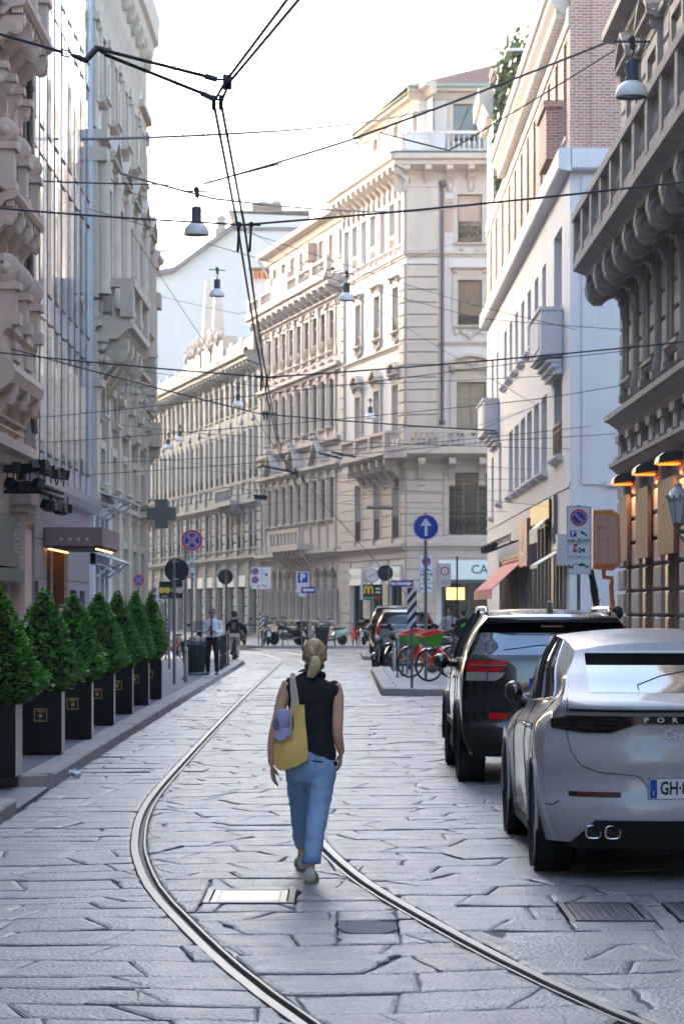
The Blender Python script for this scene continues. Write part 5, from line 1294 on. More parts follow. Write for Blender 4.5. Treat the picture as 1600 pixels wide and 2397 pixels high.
def panel2(label,u0,u1,v0,v1,Y,zg,pu):
 X=((u0+u1)/2-800)*Y/F;t=thing('parking_notice',label,'road sign',(X,Y,zg));w=(u1-u0)*Y/F;z1=P(0,v0,Y).z-zg;z0=P(0,v1,Y).z-zg;h=z1-z0
 for p in pu:rod((p-800)*Y/F-X,.04,0,z1-.05,.03).build('pole',M_steel,t)
 s=plate(t,-w/2,w/2,-.015,z0,z1)
 for k in(0,1):disc_sign(s,(-w*.30,-.02,z1-h*(.2+.38*k)),h*.165,'nopark')
 q=MB()
 for k in range(6):q.box(-w*.08,w*(.12+.07*((k*2)%3)),-.018,-.0155,z1-h*(.12+.1*k),z1-h*(.14+.1*k))
 q.build('small_print',mat('print grey',(.62,.62,.64),.6),s);q=MB();q.box(w*.2,w*.32,-.018,-.0155,z1-h*.42,z1-h*.28);q.build('blue_square',M_blue,s);tow(s,.05*w,-.019,z0+h*.12,w*.5);return t
panel2('white panel with two no parking circles on a pole before the arched windows',588,634,1327,1379,117.9,.13,(605,616))
panel2('pale panel with two no parking circles half hidden behind the planted trees',354,387,1374,1412,84,.13,(388,))
x=(400-800)*72/F;t=thing('poster_board','black board with two pairs of overlapping discs, one yellow and one pale','poster board',(x,72,.13));w=54*72/F;z1=P(0,1361,72).z-.13;z0=P(0,1402,72).z-.13
rod(-.05,.05,0,z1,.035).build('pole',M_steel,t);s=plate(t,-w*.5,w*.5,-.03,z0,z1,M_blk,'board',False,.06);zc=(z0+z1)/2
for cx,m_,nm in((-w*.27,mat('yellow disc',(.82,.68,.30),.5),'yellow_discs'),(w*.28,mat('pale disc',(.74,.66,.64),.5),'pale_discs')):
 q=MB();r=w*.135
 for d in(-1,1):q.disc((cx+d*r*.85,-.032-.0006*(d+1),zc),r,18)
 q.build(nm,m_,s)
text('card',.09,M_wht,'lettering',s,T((-w*.27,-.034,zc-.17)));q=MB();q.box(-w*.5,w*.5,-.034,-.0305,z0+.005,z0+.03);q.build('footer',M_grey,s)
Y=112;x=(708-800)*Y/F;t=thing('parking_sign','white panel with a big blue P and a one-way arrow plate pointing left below it','road sign',(x,Y,0));w=30*Y/F;z1=P(0,1338,Y).z;z0=P(0,1387,Y).z
for du in(-2,13):rod(du*Y/F,.05,0,z1-.06,.03).build('pole',M_steel,t)
s=plate(t,-w/2,w/2,-.02,z0,z1,None,'sign_plate',False);q=MB();q.box(-w*.38,w*.4,-.0235,-.0205,z1-w*.86,z1-w*.08);q.build('blue_square',M_blue,s);text('P',w*.78,M_wht,'letter',s,T((0,-.025,z1-w*.48)),bold=.02)
q=MB();q.box(-w*.3,w*.25,-.02,0,z0-.19,z0-.02);q.build('small_plate',M_wht,t)
def oneway(t,x0,x1,z0,z1,sg,y=-.06):
 s=plate(t,x0,x1,y,z0,z1,M_blue,'one_way_plate',False);h=z1-z0;q=MB();zc=(z0+z1)/2;xa,xb=(x0+.04,x1-.04);hl=(x1-x0)*.22
 if sg<0:q.add([(xa,y-.003,zc),(xa+hl,y-.003,zc-h*.4),(xa+hl,y-.003,zc-h*.2),(xb,y-.003,zc-h*.2),(xb,y-.003,zc+h*.2),(xa+hl,y-.003,zc+h*.2),(xa+hl,y-.003,zc+h*.4)],[(0,1,2,3,4,5,6)])
 else:q.add([(xb,y-.003,zc),(xb-hl,y-.003,zc+h*.4),(xb-hl,y-.003,zc+h*.2),(xa,y-.003,zc+h*.2),(xa,y-.003,zc-h*.2),(xb-hl,y-.003,zc-h*.2),(xb-hl,y-.003,zc-h*.4)],[(0,1,2,3,4,5,6)])
 q.build('white_arrow',M_wht,s)
oneway(t,-3*Y/F,30*Y/F,P(0,1388,Y).z,P(0,1374,Y).z,-1)
Y=108;x=(869-800)*Y/F;t=thing('street_clock','white round street clock above a green sign with a yellow letter M and an arrow','clock',(x,Y,.138))
z=lambda v:P(0,v,Y).z-.138
rod(0,.06,0,z(1335),.045).build('pole',M_steel,t);r=17*Y/F;zc=z(1347)
s=MB().lathe([(0,.1),(r,.1),(r*1.05,.03),(r*1.05,-.05),(r*.97,-.07),(0,-.07)],(0,0,zc),28,'y').build('clock_case',M_steel2,t);MB().disc((0,-.073,zc),r*.93,28).build('dial',M_wht,s)
q=MB()
for k in range(12):a=k*pi/6;q.box(r*.8*cos(a)-.012,r*.8*cos(a)+.012,-.077,-.0745,zc+r*.8*sin(a)-.012,zc+r*.8*sin(a)+.012)
for a,L in((radians(25),.7),(radians(205),.5)):d=Vector((cos(a),0,sin(a)));n=Vector((-d.z,0,d.x))*.012;c_=Vector((0,-.079,zc));q.add([c_-n,c_+d*r*L-n,c_+d*r*L+n,c_+n],[(0,1,2,3)])
q.build('hands',M_blk,s)
M_mg=mat('sign green',(.04,.24,.13),.5);M_my=mat('sign yellow',(.95,.78,.30),.5)
x0,x1=(846-869)*Y/F,(892-869)*Y/F;s=plate(t,x0,x1,-.05,z(1404),z(1368),M_mg,'sign_board',False,.1)
q=MB();q.box(x0-.06,x0+.05,-.06,.06,z(1404),z(1368));q.build('white_edge',M_wht,s)
mx=(862-869)*Y/F;pts=[]
zb,zt_=z(1390),z(1372.5);hw=9.5*Y/F
q=MB()
for sg in(-1,1):
 arc=[(mx+sg*hw*(.52+.46*cos(a)),-.056,zb+(zt_-zb)*sin(a)**.75 if sin(a)>0 else zb) for a in[pi*k/14 for k in range(15)]]
 q.tube(arc,[.035+.012*abs(cos(pi*k/14)) for k in range(15)],6)
q.build('letter_emblem',M_my,s)
q=MB();xb=(884-869)*Y/F;q.add([(xb-.12,-.052,z(1388)),(xb+.02,-.052,z(1388)),(xb+.02,-.052,z(1390)),(xb+.13,-.052,z(1386.5)),(xb+.02,-.052,z(1383)),(xb+.02,-.052,z(1385)),(xb-.12,-.052,z(1385))],[(0,1,2,3,4,5,6)]);q.box(xb-.1,xb+.1,-.053,-.0505,z(1380),z(1376));q.build('white_arrow',M_wht,s)
q=MB();q.box((877-869)*Y/F,x1-.01,-.053,-.0505,z(1403),z(1396));q.build('red_strip',M_red,s);q=MB();q.box(x0+.06,(875-869)*Y/F,-.053,-.0505,z(1402),z(1397));q.build('pale_strip',mat('pale green strip',(.50,.66,.58),.5),s)
Y=106;x=(901-800)*Y/F;t=thing('road_sign','dark round sign back and a one-way arrow plate pointing right beside the street clock','road sign',(x,Y,.0));z=lambda v:P(0,v,Y).z
rod(.15,.05,0,z(1330),.032).build('pole',M_steel,t);disc_sign(t,(0,.1,z(1341)),18.5*Y/F,'back');oneway(t,(913-901)*Y/F,(967-901)*Y/F,z(1373.5),z(1358.5),1)
Y=98;x=(1040-800)*Y/F;t=thing('road_sign','white panel with a red ring on a pole before the bank windows','road sign',(x,Y,.138));z=lambda v:P(0,v,Y).z-.138
rod(0,.05,0,z(1320),.03).build('pole',M_steel,t);w=28*Y/F;s=plate(t,-w/2,w/2,-.02,z(1374),z(1319));o=disc_sign(s,(0,-.03,z(1337)),10.5*Y/F,'ring');q=MB()
for k in range(3):q.box(-w*.3,w*.3,-.024,-.0205,z(1360+4*k),z(1358+4*k))
q.build('small_print',mat('pale teal print',(.55,.70,.70),.6),s)
x=(1069-800)*100/F;t=thing('pole','bare dark pole standing before the bank window','pole',(x,100,.138));rod(0,0,0,P(0,1305,100).z-.138,.035).build('shaft',M_navy,t);MB().ball((0,0,P(0,1305,100).z-.138),.05,8,5).build('cap',M_navy,t)
M_gx=mat('green cross edge',(.10,.36,.25),.4);M_gg=mat('unlit cross face',(.30,.31,.32),.35,var=.05)
Y=79;x=(378-800)*Y/F;zc=P(0,1203,Y).z;t=thing('pharmacy_cross','unlit grey pharmacy cross with a green edge on a wall bracket','pharmacy sign',(x,Y,zc));a=34*Y/F;b=15*Y/F
cr=[(-b,-a),(b,-a),(b,-b),(a,-b),(a,b),(b,b),(b,a),(-b,a),(-b,b),(-a,b),(-a,-b),(-b,-b)]
MB().prism(cr,-.09,.09,'y').build('case',M_gx,t);k=.93;c2=[(p*k if abs(p)>b*1.1 else p*.88,q_*k if abs(q_)>b*1.1 else q_*.88) for p,q_ in cr];MB().prism(c2,-.096,-.0905,'y').build('led_face',M_gg,t)
q=MB();q.tube([(-a,0,.12),(-6.5-x,0,.12)],.03,6);q.tube([(-a,0,-.14),(-6.5-x,0,-.14)],.025,6);q.tube([(-a-.1,0,-.14),(-a-.3,-.05,-.2),(-6.5-x,0,-.22)],.02,5);q.build('bracket',M_gx,t)
M_or=mat('orange paint',(.80,.42,.20),.45);M_oc=mat('amber translucent panel',(.74,.60,.52),.35,var=.05);M_ye=mat('yellow band',(.85,.62,.16),.5)
Y=50;x=(1417-800)*Y/F;t=thing('stop_totem','large orange edged stop sign box on a crooked orange arm before the white wall','stop sign',(x,Y,.134));z=lambda v:P(0,v,Y).z-.134;X_=lambda u:(u-1417)*Y/F
MB().prism([(X_(1386),z(1332)),(X_(1432),z(1336)),(X_(1448),z(1324)),(X_(1450),z(1318)),(X_(1447),z(1206)),(X_(1430),z(1193)),(X_(1386),z(1195))],-.12,.12,'y').build('box',M_or,t)
q=MB();q.prism([(X_(1387),z(1319)),(X_(1444),z(1319)),(X_(1443),z(1208)),(X_(1387),z(1204))],-.126,-.1202,'y');fc=q.build('panel',M_oc,t)
q=MB();q.box(X_(1387),X_(1388.5),-.129,-.1262,z(1319),z(1206));q.box(X_(1399),X_(1400),-.129,-.1262,z(1319),z(1206));q.box(X_(1419),X_(1420),-.129,-.1262,z(1319),z(1206));q.tube([(X_(1402),-.128,z(1269)),(X_(1410),-.128,z(1263)),(X_(1424),-.128,z(1259))],.006,4);q.build('panel_lines',mat('brownish line',(.60,.45,.38),.6),fc)
q=MB();q.prism([(X_(1386),z(1203)),(X_(1446),z(1206)),(X_(1430),z(1194)),(X_(1386),z(1195.5))][::1],-.124,-.1204,'y');fy=q.build('yellow_band',M_ye,t)
text('fermata n° 10200',.05,M_blk,'lettering',fy,T((X_(1410),-.126,z(1200))));text('GRECO',.062,M_blk,'lettering',fc,T((X_(1406),-.128,z(1236))));text('Duomo M1 M3',.058,M_blk,'lettering',t,T((X_(1413),-.122,z(1327))))
q=MB();q.tube([(X_(1412),0,z(1334)),(X_(1412),0,z(1351)),(X_(1431),0,z(1353)),(X_(1431),0,z(1366)),(X_(1429),0,z(1370)),(X_(1434),0,z(1440)),(X_(1434),0,0)],.045,8);q.build('arm',M_or,t)
Y=47;t=thing('furled_parasol','leaning dark furled parasol with a pink ribbon beside the orange stop sign','parasol',((1400-800)*Y/F,Y,.134));z=lambda v:P(0,v,Y).z-.134;X_=lambda u:(u-1400)*Y/F
q=MB();q.tube([(X_(1399),0,.02),(X_(1394),0,z(1420))],.03,6);q.build('pole',M_steel,t);q=MB();q.tube([(X_(1394),0,z(1420)),(X_(1390),0,z(1385)),(X_(1385.5),0,z(1356)),(X_(1384),0,z(1352)),(X_(1382),0,z(1333))],[.05,.075,.055,.06,.045],8);q.build('canopy',mat('dark canvas',(.10,.12,.15),.8,var=.1),t)
q=MB();q.tube([(X_(1394),-.05,z(1412)),(X_(1400),-.07,z(1408)),(X_(1402),-.07,z(1400)),(X_(1398),-.08,z(1420))],.012,5);q.build('ribbon',mat('pink ribbon',(.75,.25,.32),.7),t);MB().lathe([(.25,0),(.25,.06),(.06,.1)],(X_(1399),0,0),12).build('base',M_black,t)
# --- waste bin, bollards, hoops
M_bin=mat('bin grey green',(.16,.20,.23),.5,metal=.2)
def bin_(X,Y,zg,h,label):
 t=thing('waste_bin',label,'waste bin',(X,Y,zg));n=26;m=MB()
 for k in range(n):
  a=2*pi*k/n;c_,s_=cos(a),sin(a);r0,r1=.24,.33
  m.tube([(c_*r0,s_*r0,.1*h),(c_*(r0*.4+r1*.6),s_*(r0*.4+r1*.6),.62*h),(c_*r1,s_*r1,.9*h)],.024,4)
  m.tube([(c_*r1,s_*r1,.9*h),(c_*r1*1.02,s_*r1*1.02,h)],.012,4)
 m.build('slats',M_bin,t);m=MB();m.lathe([(.345,.985*h),(.355,h),(.345,1.015*h),(.32,1.0*h)],(0,0,0),24);m.lathe([(.33,.86*h),(.345,.88*h),(.345,.91*h),(.33,.92*h)],(0,0,0),24);m.build('rim',M_bin,t)
 m=MB();m.lathe([(.22,.08*h),(.225,.1*h),(.3,.82*h),(0,.82*h)],(0,0,0),20);m.build('liner',M_navy,t);m=MB();m.lathe([(0,.0),(.25,0),(.25,.07*h),(.2,.1*h),(0,.1*h)],(0,0,0),20);m.build('foot',M_steel,t);return t
p=G(455,1580,.13);B1_=bin_(p.x,p.y,.13,.86,'slatted dark waste bin on the pavement between the poles and the man in white')
p=G(751,1516,.13);bin_(p.x,118.5,.13,.95,'grey green waste bin in front of the pale green scooter')
def bollard(u,v,vt,m,label,r=.05,kind='steel',zg=.13,group=None):
 p=G(u,v,zg);h=P(0,vt,p.y).z-zg;t=thing('bollard',label,'bollard',(p.x,p.y,zg),0,group)
 if kind=='steel':MB().lathe([(r,0),(r,h-.04),(r*.8,h-.01),(0,h)],(0,0,0),12).build('post',m,t);MB().lathe([(r*1.02,h-.16),(r*1.06,h-.14),(r*1.06,h-.11),(r*1.02,h-.09)],(0,0,0),12).build('ring',M_steel,t)
 else:MB().lathe([(r,0),(r*1.05,.05),(r*.95,.1),(r*.9,h*.8),(r*1.0,h*.84),(r*.95,h*.93),(r*.5,h*.99),(0,h)],(0,0,0),14).build('post',m,t);MB().lathe([(r*1.2,0),(r*1.2,.04),(r,.06)],(0,0,0),14).build('foot',m,t)
 return t
bollard(435,1597,1514,M_steel2,'brushed steel bollard in front of the slatted waste bin');bollard(477,1577,1503,M_steel2,'brushed steel bollard close behind the slatted waste bin, nearer the road',.055);bollard(485,1571,1505,M_steel2,'brushed steel bollard almost hidden by the man in the white shirt',.05)
M_conc=mat('pale concrete',(.74,.72,.70),.85,var=.06,scale=8)
bollard(417,1536,1488,M_conc,'pale concrete bollard between the red bicycle and the pole',.13,'c');bollard(460,1540,1487,M_conc,'pale concrete bollard showing above the waste bin rim, farther from the man',.13,'c');bollard(478,1540,1487,M_conc,'pale concrete bollard right behind the man in white',.12,'c')
def hoop(loc,rz,w,h,label,m=M_bin,group=None):
 t=thing('hoop_barrier',label,'barrier',loc,rz,group);q=MB();r=.1
 pts=[(-w/2,0,0),(-w/2,0,h-r),(-w/2+r*.3,0,h-r*.3),(-w/2+r,0,h),(w/2-r,0,h),(w/2-r*.3,0,h-r*.3),(w/2,0,h-r),(w/2,0,0)]
 q.tube(pts,.027,8);q.build('hoop',m,t);q=MB();q.tube([(-w/2,0,h*.42),(w/2,0,h*.42)],.018,6);q.build('crossbar',m,t)
 q=MB()
 for sx in(-1,1):q.lathe([(.06,0),(.06,.02),(.03,.05)],(sx*w/2,0,0),10)
 q.build('feet',m,t);return t
h0=hoop((-3.42,70.5,.13),radians(88),1.15,.95,'dark hoop barrier along the kerb just behind the man in white',group='hoop barriers along the kerb')
for k,(x,y,l) in enumerate(((-3.44,72.4,'dark hoop barrier along the kerb, second behind the man in white'),(-3.46,74.3,'dark hoop barrier along the kerb, third behind the man in white'),(-3.48,76.2,'dark hoop barrier along the kerb, last one before the cyclist'))):dup(h0,(x,y,.13),radians(88),l)
h1=hoop((1.46,63.3,.142),radians(80),.9,1.0,'grey hoop barrier on the traffic island beside the striped marker',M_steel,'hoop barriers on the traffic island');dup(h1,(1.62,65.2,.142),radians(80),'grey hoop barrier on the traffic island, the one nearer the black scooters')
bollard(921,1571,1502,M_steel2,'thin steel bollard before the front wheel of the black scooter',.05,'steel',.142)
for k,(x,y,rz,l) in enumerate(((-4.3,118.1,0,'dark hoop barrier at the far kerb beside the dark scooter'),(-2.2,118.2,0,'dark hoop barrier at the far kerb between the dark scooter and the touring motorcycle'),(-.9,118.2,0,'dark hoop barrier at the far kerb right of the touring motorcycle'))):dup(h0,(x,y,.13),rz,l)['group']='hoop barriers at the far kerb'
p=G(178,1821);m=MB();rnd=random.Random(9)
m.ball((0,0,.03),(.075,.06,.035),9,6);m.v=[v+Vector((rnd.uniform(-.03,.03),rnd.uniform(-.025,.025),rnd.uniform(-.012,.03))) for v in m.v]
m.sm=[False]*len(m.sm);o=m.build('litter',mat('crumpled plastic',(.78,.82,.86),.25,spec=.8),None,T((p.x,p.y,.012)));tag(o,'small crumpled piece of clear plastic lying on the road by the kerb','litter')
Y=44;x=(1586-800)*Y/F;zb=P(0,1252,Y).z;t=thing('wall_lantern','old fashioned white glass lantern on a bracket of the dark house','lantern',(x,Y,zb));t.scale=(.74,)*3;M_lg=mat('milky lantern glass',(.72,.74,.76),.25,spec=.7);M_li=mat('grey lantern iron',(.36,.37,.38),.5)
m=MB()
for k in range(6):pass
m.lathe([(.12,.28),(.235,.82)],(0,0,0),6,smooth=False);m.build('glass',M_lg,t);m=MB();m.lathe([(.24,.82),(.29,.84),(.29,.88),(.25,.9),(.2,1.02),(.1,1.1),(.08,1.16),(.1,1.18),(.03,1.24),(0,1.3)],(0,0,0),12);m.build('cap',mat('pale lantern cap',(.66,.67,.67),.4),t)
m=MB();m.lathe([(0,0),(.04,.02),(.05,.1),(.03,.16),(.13,.24),(.13,.28)],(0,0,0),10)
for k in range(6):a=k*pi/3;m.tube([(.12*cos(a),.12*sin(a),.28),(.238*cos(a),.238*sin(a),.83)],.012,4)
for k in range(12):a=k*pi/6;m.ball((.285*cos(a),.285*sin(a),.9),(.03,.03,.04),5,4)
m.tube([(0,0,.04),(.12,0,-.1),((6.5-x)/.74,0,-.12)],.025,6);m.tube([(.05,0,-.05),(.2,0,-.3),((6.5-x)/.74,0,-.35)],.02,6);m.build('iron_frame',M_li,t)
# ================================================================ PLANTED CONIFERS
M_plant=mat('black planter panel',(.03,.037,.055),.5,var=.1,scale=5,spec=.3)
M_gold=mat('gold print',(.74,.62,.38),.45,metal=.3)
M_leaf=mat('conifer spray',(.42,.62,.28),.5,island=.5,spec=.4)
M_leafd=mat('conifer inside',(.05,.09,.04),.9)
M_bark=mat('conifer bark',(.28,.22,.17),.9,var=.2,scale=20);M_soil=mat('soil',(.16,.13,.11),.95,var=.2,scale=30)
pl=thing('planter','x','planter',(0,0,0),0,'black planters along the kerb');m=MB();m.bbox(-.24,.236,-.25,.25,.02,.74,.004);m.box(-.22,.22,-.23,.23,0,.02);m.build('box',M_plant,pl)
m=MB();m.box(.236,.241,-.247,.25,.02,.742);m.box(-.241,-.2405,-.25,.25,.02,.74);m.build('pale_side',mat('pale planter side',(.80,.79,.78),.45,var=.06),pl);m=MB();m.box(-.225,.225,-.235,.235,.70,.745);m.build('soil',M_soil,pl)  # side panels given a paler colour than the black front
m=MB();e=.075;zc=.47;xc=-.01
for a in((xc-e,xc+e,zc+e-.008,zc+e),(xc-e,xc+e,zc-e,zc-e+.008),(xc-e,xc-e+.008,zc-e,zc+e),(xc+e-.008,xc+e,zc-e,zc+e)):m.box(a[0],a[1],-.2525,-.2501,a[2],a[3])
st=[]
for k in range(24):r=.036 if k%2==0 else.015;st.append((xc+r*cos(k*pi/12),-.2515,zc-.008+r*sin(k*pi/12)))
m.add(st,[tuple(range(24))]);m.box(xc-.035,xc+.035,-.252,-.2502,zc-e+.016,zc-e+.02);eb=m.build('emblem',M_gold,pl)
text('VOCE',.034,M_gold,'lettering',eb,T((xc,-.2522,zc+.045)),bold=.0012)
def conifer(seed,dark):
 rnd=random.Random(seed);t=thing('conifer','x','tree',(0,0,0),0,'clipped conifers in planters')
 MB().tube([(0,0,.0),(.01,0,.3),(0,.01,1.0)],[.03,.026,.01],7).build('trunk',M_bark,t);Hh=1.30
 def rad(h):q=h/Hh;return.455*min(1,(q/.2)**.5 if q<.2 else 1)*(1-max(0,(q-.2)/.8))**.85+.008
 ph=[rnd.uniform(0,6.28) for _ in range(6)]
 def wob(a,h):return 1+.07*sin(3*a+ph[0]+h*5)+.05*sin(5*a+ph[1]-h*9)+.05*sin(2*a+ph[2]+h*13)
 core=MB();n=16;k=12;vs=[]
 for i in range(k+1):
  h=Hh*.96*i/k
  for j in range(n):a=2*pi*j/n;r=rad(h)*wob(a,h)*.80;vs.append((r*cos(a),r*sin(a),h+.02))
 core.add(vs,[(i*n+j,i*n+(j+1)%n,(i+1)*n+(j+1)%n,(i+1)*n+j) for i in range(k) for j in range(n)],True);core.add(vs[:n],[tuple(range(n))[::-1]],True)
 cr=MB();N=4200
 for i in range(N):
  h=Hh*(1-sqrt(rnd.random())*.985) if rnd.random()<.8 else rnd.uniform(0,Hh);a=rnd.uniform(0,2*pi);dep=rnd.random()**2;r=rad(h)*wob(a,h)*(1.04-.26*dep)+rnd.gauss(0,.008)
  c=Vector((r*cos(a),r*sin(a),h));out=Vector((cos(a),sin(a),.0));d=(out*rnd.uniform(.35,1)+Vector((rnd.gauss(0,.35),rnd.gauss(0,.35),rnd.uniform(-.25,.95)))).normalized()
  s_=d.cross(Vector((0,0,1))+Vector((rnd.gauss(0,.4),rnd.gauss(0,.4),0))).normalized();L=rnd.uniform(.045,.095)*(.75 if h>1.1 else 1)
  for sg,ll in((0,1),(1,.6),(-1,.6)):
   dd=(d+s_*sg*.75).normalized();b=c+d*L*.3*abs(sg);w_=L*.2;ss=dd.cross(d.cross(s_)).normalized() if sg else s_
   cr.add([b,b+dd*L*ll*.5+ss*w_,b+dd*L*ll,b+dd*L*ll*.5-ss*w_],[(0,1,2,3)],False)
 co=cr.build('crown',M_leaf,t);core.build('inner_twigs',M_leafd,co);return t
protos=[conifer(s,0) for s in(1,2,3,4,5)]
spots=[(-3.535,25.76,0),(-3.53,29.80,2.5),(-3.53,33.3,3),(-3.6,37.3,3),(-3.66,41.3,3),(-3.68,45.0,3),(-3.66,48.0,3)]
who=['first in row, cut by the picture edge','second from the picture edge','third from the picture edge','fourth from the picture edge','third from the far end','next to last at the far end','last at the far end']
hs=[.96,.95,.92,.96,.99,1.02,1.02];ws=[1,.95,.9,.92,.86,.72,.72]
for i,(x,y,rz) in enumerate(spots):
 p=pl if i==0 else dup(pl);p.location=(x,y,.134);p.rotation_euler=(0,0,radians(rz));p['label']='black planter box with a gold sun emblem, '+who[i]
 t=protos[i] if i<5 else dup(protos[i%5]);t.location=(x,y+.02,.134+.70);t.rotation_euler=(0,0,i*1.9);t.scale=(ws[i],ws[i],hs[i]);t.rotation_euler=(R.uniform(-.035,.035),R.uniform(-.035,.035),i*1.9);t['label']='clipped green conifer in a planter, '+who[i]
# ================================================================ OVERHEAD WIRES AND HANGING LAMPS
M_wire=mat('dark cable',(.22,.22,.24),.6);M_wirel=mat('grey weathered cable',(.46,.45,.45),.6);M_ins=mat('insulator',(.30,.29,.29),.5);M_fit=mat('dark fitting',(.16,.17,.19),.5)
def wirething(name,label,cat,pts,r,m=None,extra=None,group=None,sag=0):
 p0=Vector(pts[0]);t=thing(name,label,cat,tuple(p0),0,group);P_=[Vector(p) for p in pts]
 if sag:
  Q=[]
  for a,b in zip(P_,P_[1:]):
   for k in range(8):q=a.lerp(b,k/8);q.z-=sag*4*(k/8)*(1-k/8);Q.append(q)
  Q.append(P_[-1]);P_=Q
 MB().tube([p-p0 for p in P_],r,6).build('cable',m or M_wire,t)
 for q,nm in(extra or()):
  q.v=[v-p0 for v in q.v];q.build(nm,M_fit,t)
 return t
def mid(line,off,Y0,Y1,z,st=2.0):
 out=[];y=Y0
 while y<=Y1:out.append((xat(line,y)+off,y,z+.05*sin(y*.35)));y+=st
 return out
for off,lab in((.66,'contact wire above the tram track, the one over the planters side'),(.745,'contact wire above the tram track, the one over the parked cars side')):
 pts=[((680+(off-.66)*330-800)*15.0/F,15.0,P(0,-12,15).z)]+[P(a+(off-.66)*k,b,y) for a,b,k,y in((527,192,120,17.7),(500,240,200,18.2),(556,530,190,24.0),(596,780,120,33.0),(618,900,90,41),(641,1000,60,50),(655,1062,50,60))]+[(-1.35,75,5.5),(-1.5,95,5.5),(-6,120,5.5)]
 ex=MB();a=pts[2];ex.lathe([(.0,-.06),(.016,-.05),(.016,.05),(0,.06)],tuple(a),6);b=pts[1];ex.lathe([(.0,-.06),(.016,-.05),(.016,.05),(0,.06)],tuple(b),6)
 wirething('contact_wire',lab,'tram wire',pts,.0115,mat('contact wire',(.33,.31,.31),.5,metal=.3),[(ex,'clamp')])
a=[P(0-20,74,17.4),P(112,112,17.4)];ex=MB();ex.tube([P(112,112,17.4),P(146,122,17.4)],.012,6);ex.tube([P(146,112,17.4),P(147,132,17.4)],.006,5);ex.tube([P(147,116,17.4),P(160,120,17.4),P(168,128,17.4),P(160,134,17.4),P(147,130,17.4)],.006,5)
hk=MB();hk.tube([P(168,129,17.4),P(186,135,17.4),P(200,142,17.4),P(226,113,17.5),P(240,116,17.5)],[.012,.02,.022,.024,.022],8);hk.tube([P(238,116,17.5),P(250,121,17.5)],.026,8)
rd=MB();rd.tube([P(245,118,17.5),P(480,178,17.8)],.013,6);rd.tube([P(480,178,17.8),P(508,186,17.8)],.022,6);rd.tube([P(508,186,17.8),P(540,186,17.9)],.009,6);rd.tube([P(245,127,17.5),P(475,219,18.1)],.013,6);rd.tube([P(472,218,18.1),P(497,230,18.1)],.022,6);rd.tube([P(497,230,18.1),P(522,236,18.2)],.009,6)
wirething('pull_off_arm','tram wire pull-off with a bent hook and two insulated rods near the picture top','tram wire',a,.011,M_fit,[(ex,'strainer'),(hk,'hook'),(rd,'insulated_rods')])
def span(lab,a,b,c,Y,r=.009,m=None,ends=True,extra=None,name='span_wire',dy=0):
 pts=[P(a[0],a[1],Y),P(b[0],b[1],Y),P(c[0],c[1],Y+dy)];Q=[]
 for p,q in zip(pts,pts[1:]):
  for k in range(10):f=k/10;w_=p.lerp(q,f);w_.z-=.02*(q-p).length*f*(1-f);Q.append(w_)
 Q.append(pts[-1]);return wirething(name,lab,'span wire',Q,r,m,extra)
def vhang(Y,us,v0,v1,du):
 q=MB()
 for u in us:
  q.tube([P(u,v0-6,Y),P(u,v0+6,Y)],.02,5);q.tube([P(u,v0,Y),P(u+du[0],v1,Y)],.012,5);q.tube([P(u,v0,Y),P(u+du[1],v1-6,Y)],.008,5)
 q.tube([P(us[0]-14,v0,Y),P(us[-1]+22,v0,Y)],.014,6);return q
span('thick black span wire crossing the street and holding the contact wires',(-30,485),(572,526),(1640,421),24,.0105,None,True,[(vhang(24,(560,588),526,590,(-4,-2)),'hangers')])
span('black span wire crossing below the white balcony at mid picture',(-30,822),(628,883),(1640,796),39.5,.013,None,True,[(vhang(39.5,(612,624),883,915,(-2,3)),'hangers')])
span('black span wire running down from the glass house across the corner house balcony',(-30,800),(605,968),(1160,1008),47,.013,None,True,[(vhang(47,(617,624),968,985,(1,3)),'hangers')])
span('thin span wire carrying the lamp beside the glass house',(0,420),(460,433),(835,335),54,.018)
span('long wavy black cable rising to the tiled attic of the corner house',(478,430),(812,330),(1430,95),60,.030,None)
span('thin cable sweeping from the attic eaves to the nearest lamp',(888,310),(1050,352),(1468,98),62,.02)
span('faint cable crossing the white sky towards the tiled attic',(190,326),(560,312),(1110,222),60,.034,M_wirel,dy=66);span('second faint cable in the sky just above the chimney roof',(280,405),(500,465),(1120,478),58,.030,M_wirel,dy=66)
span('thin cable hanging from the top of the picture, farther from the contact wires',(385,-20),(428,316),(452,428),40,.013,M_wirel,dy=12);span('thin cable hanging from the top of the picture, nearer the contact wires',(459,-20),(475,312),(490,425),40,.013,M_wirel,dy=12)
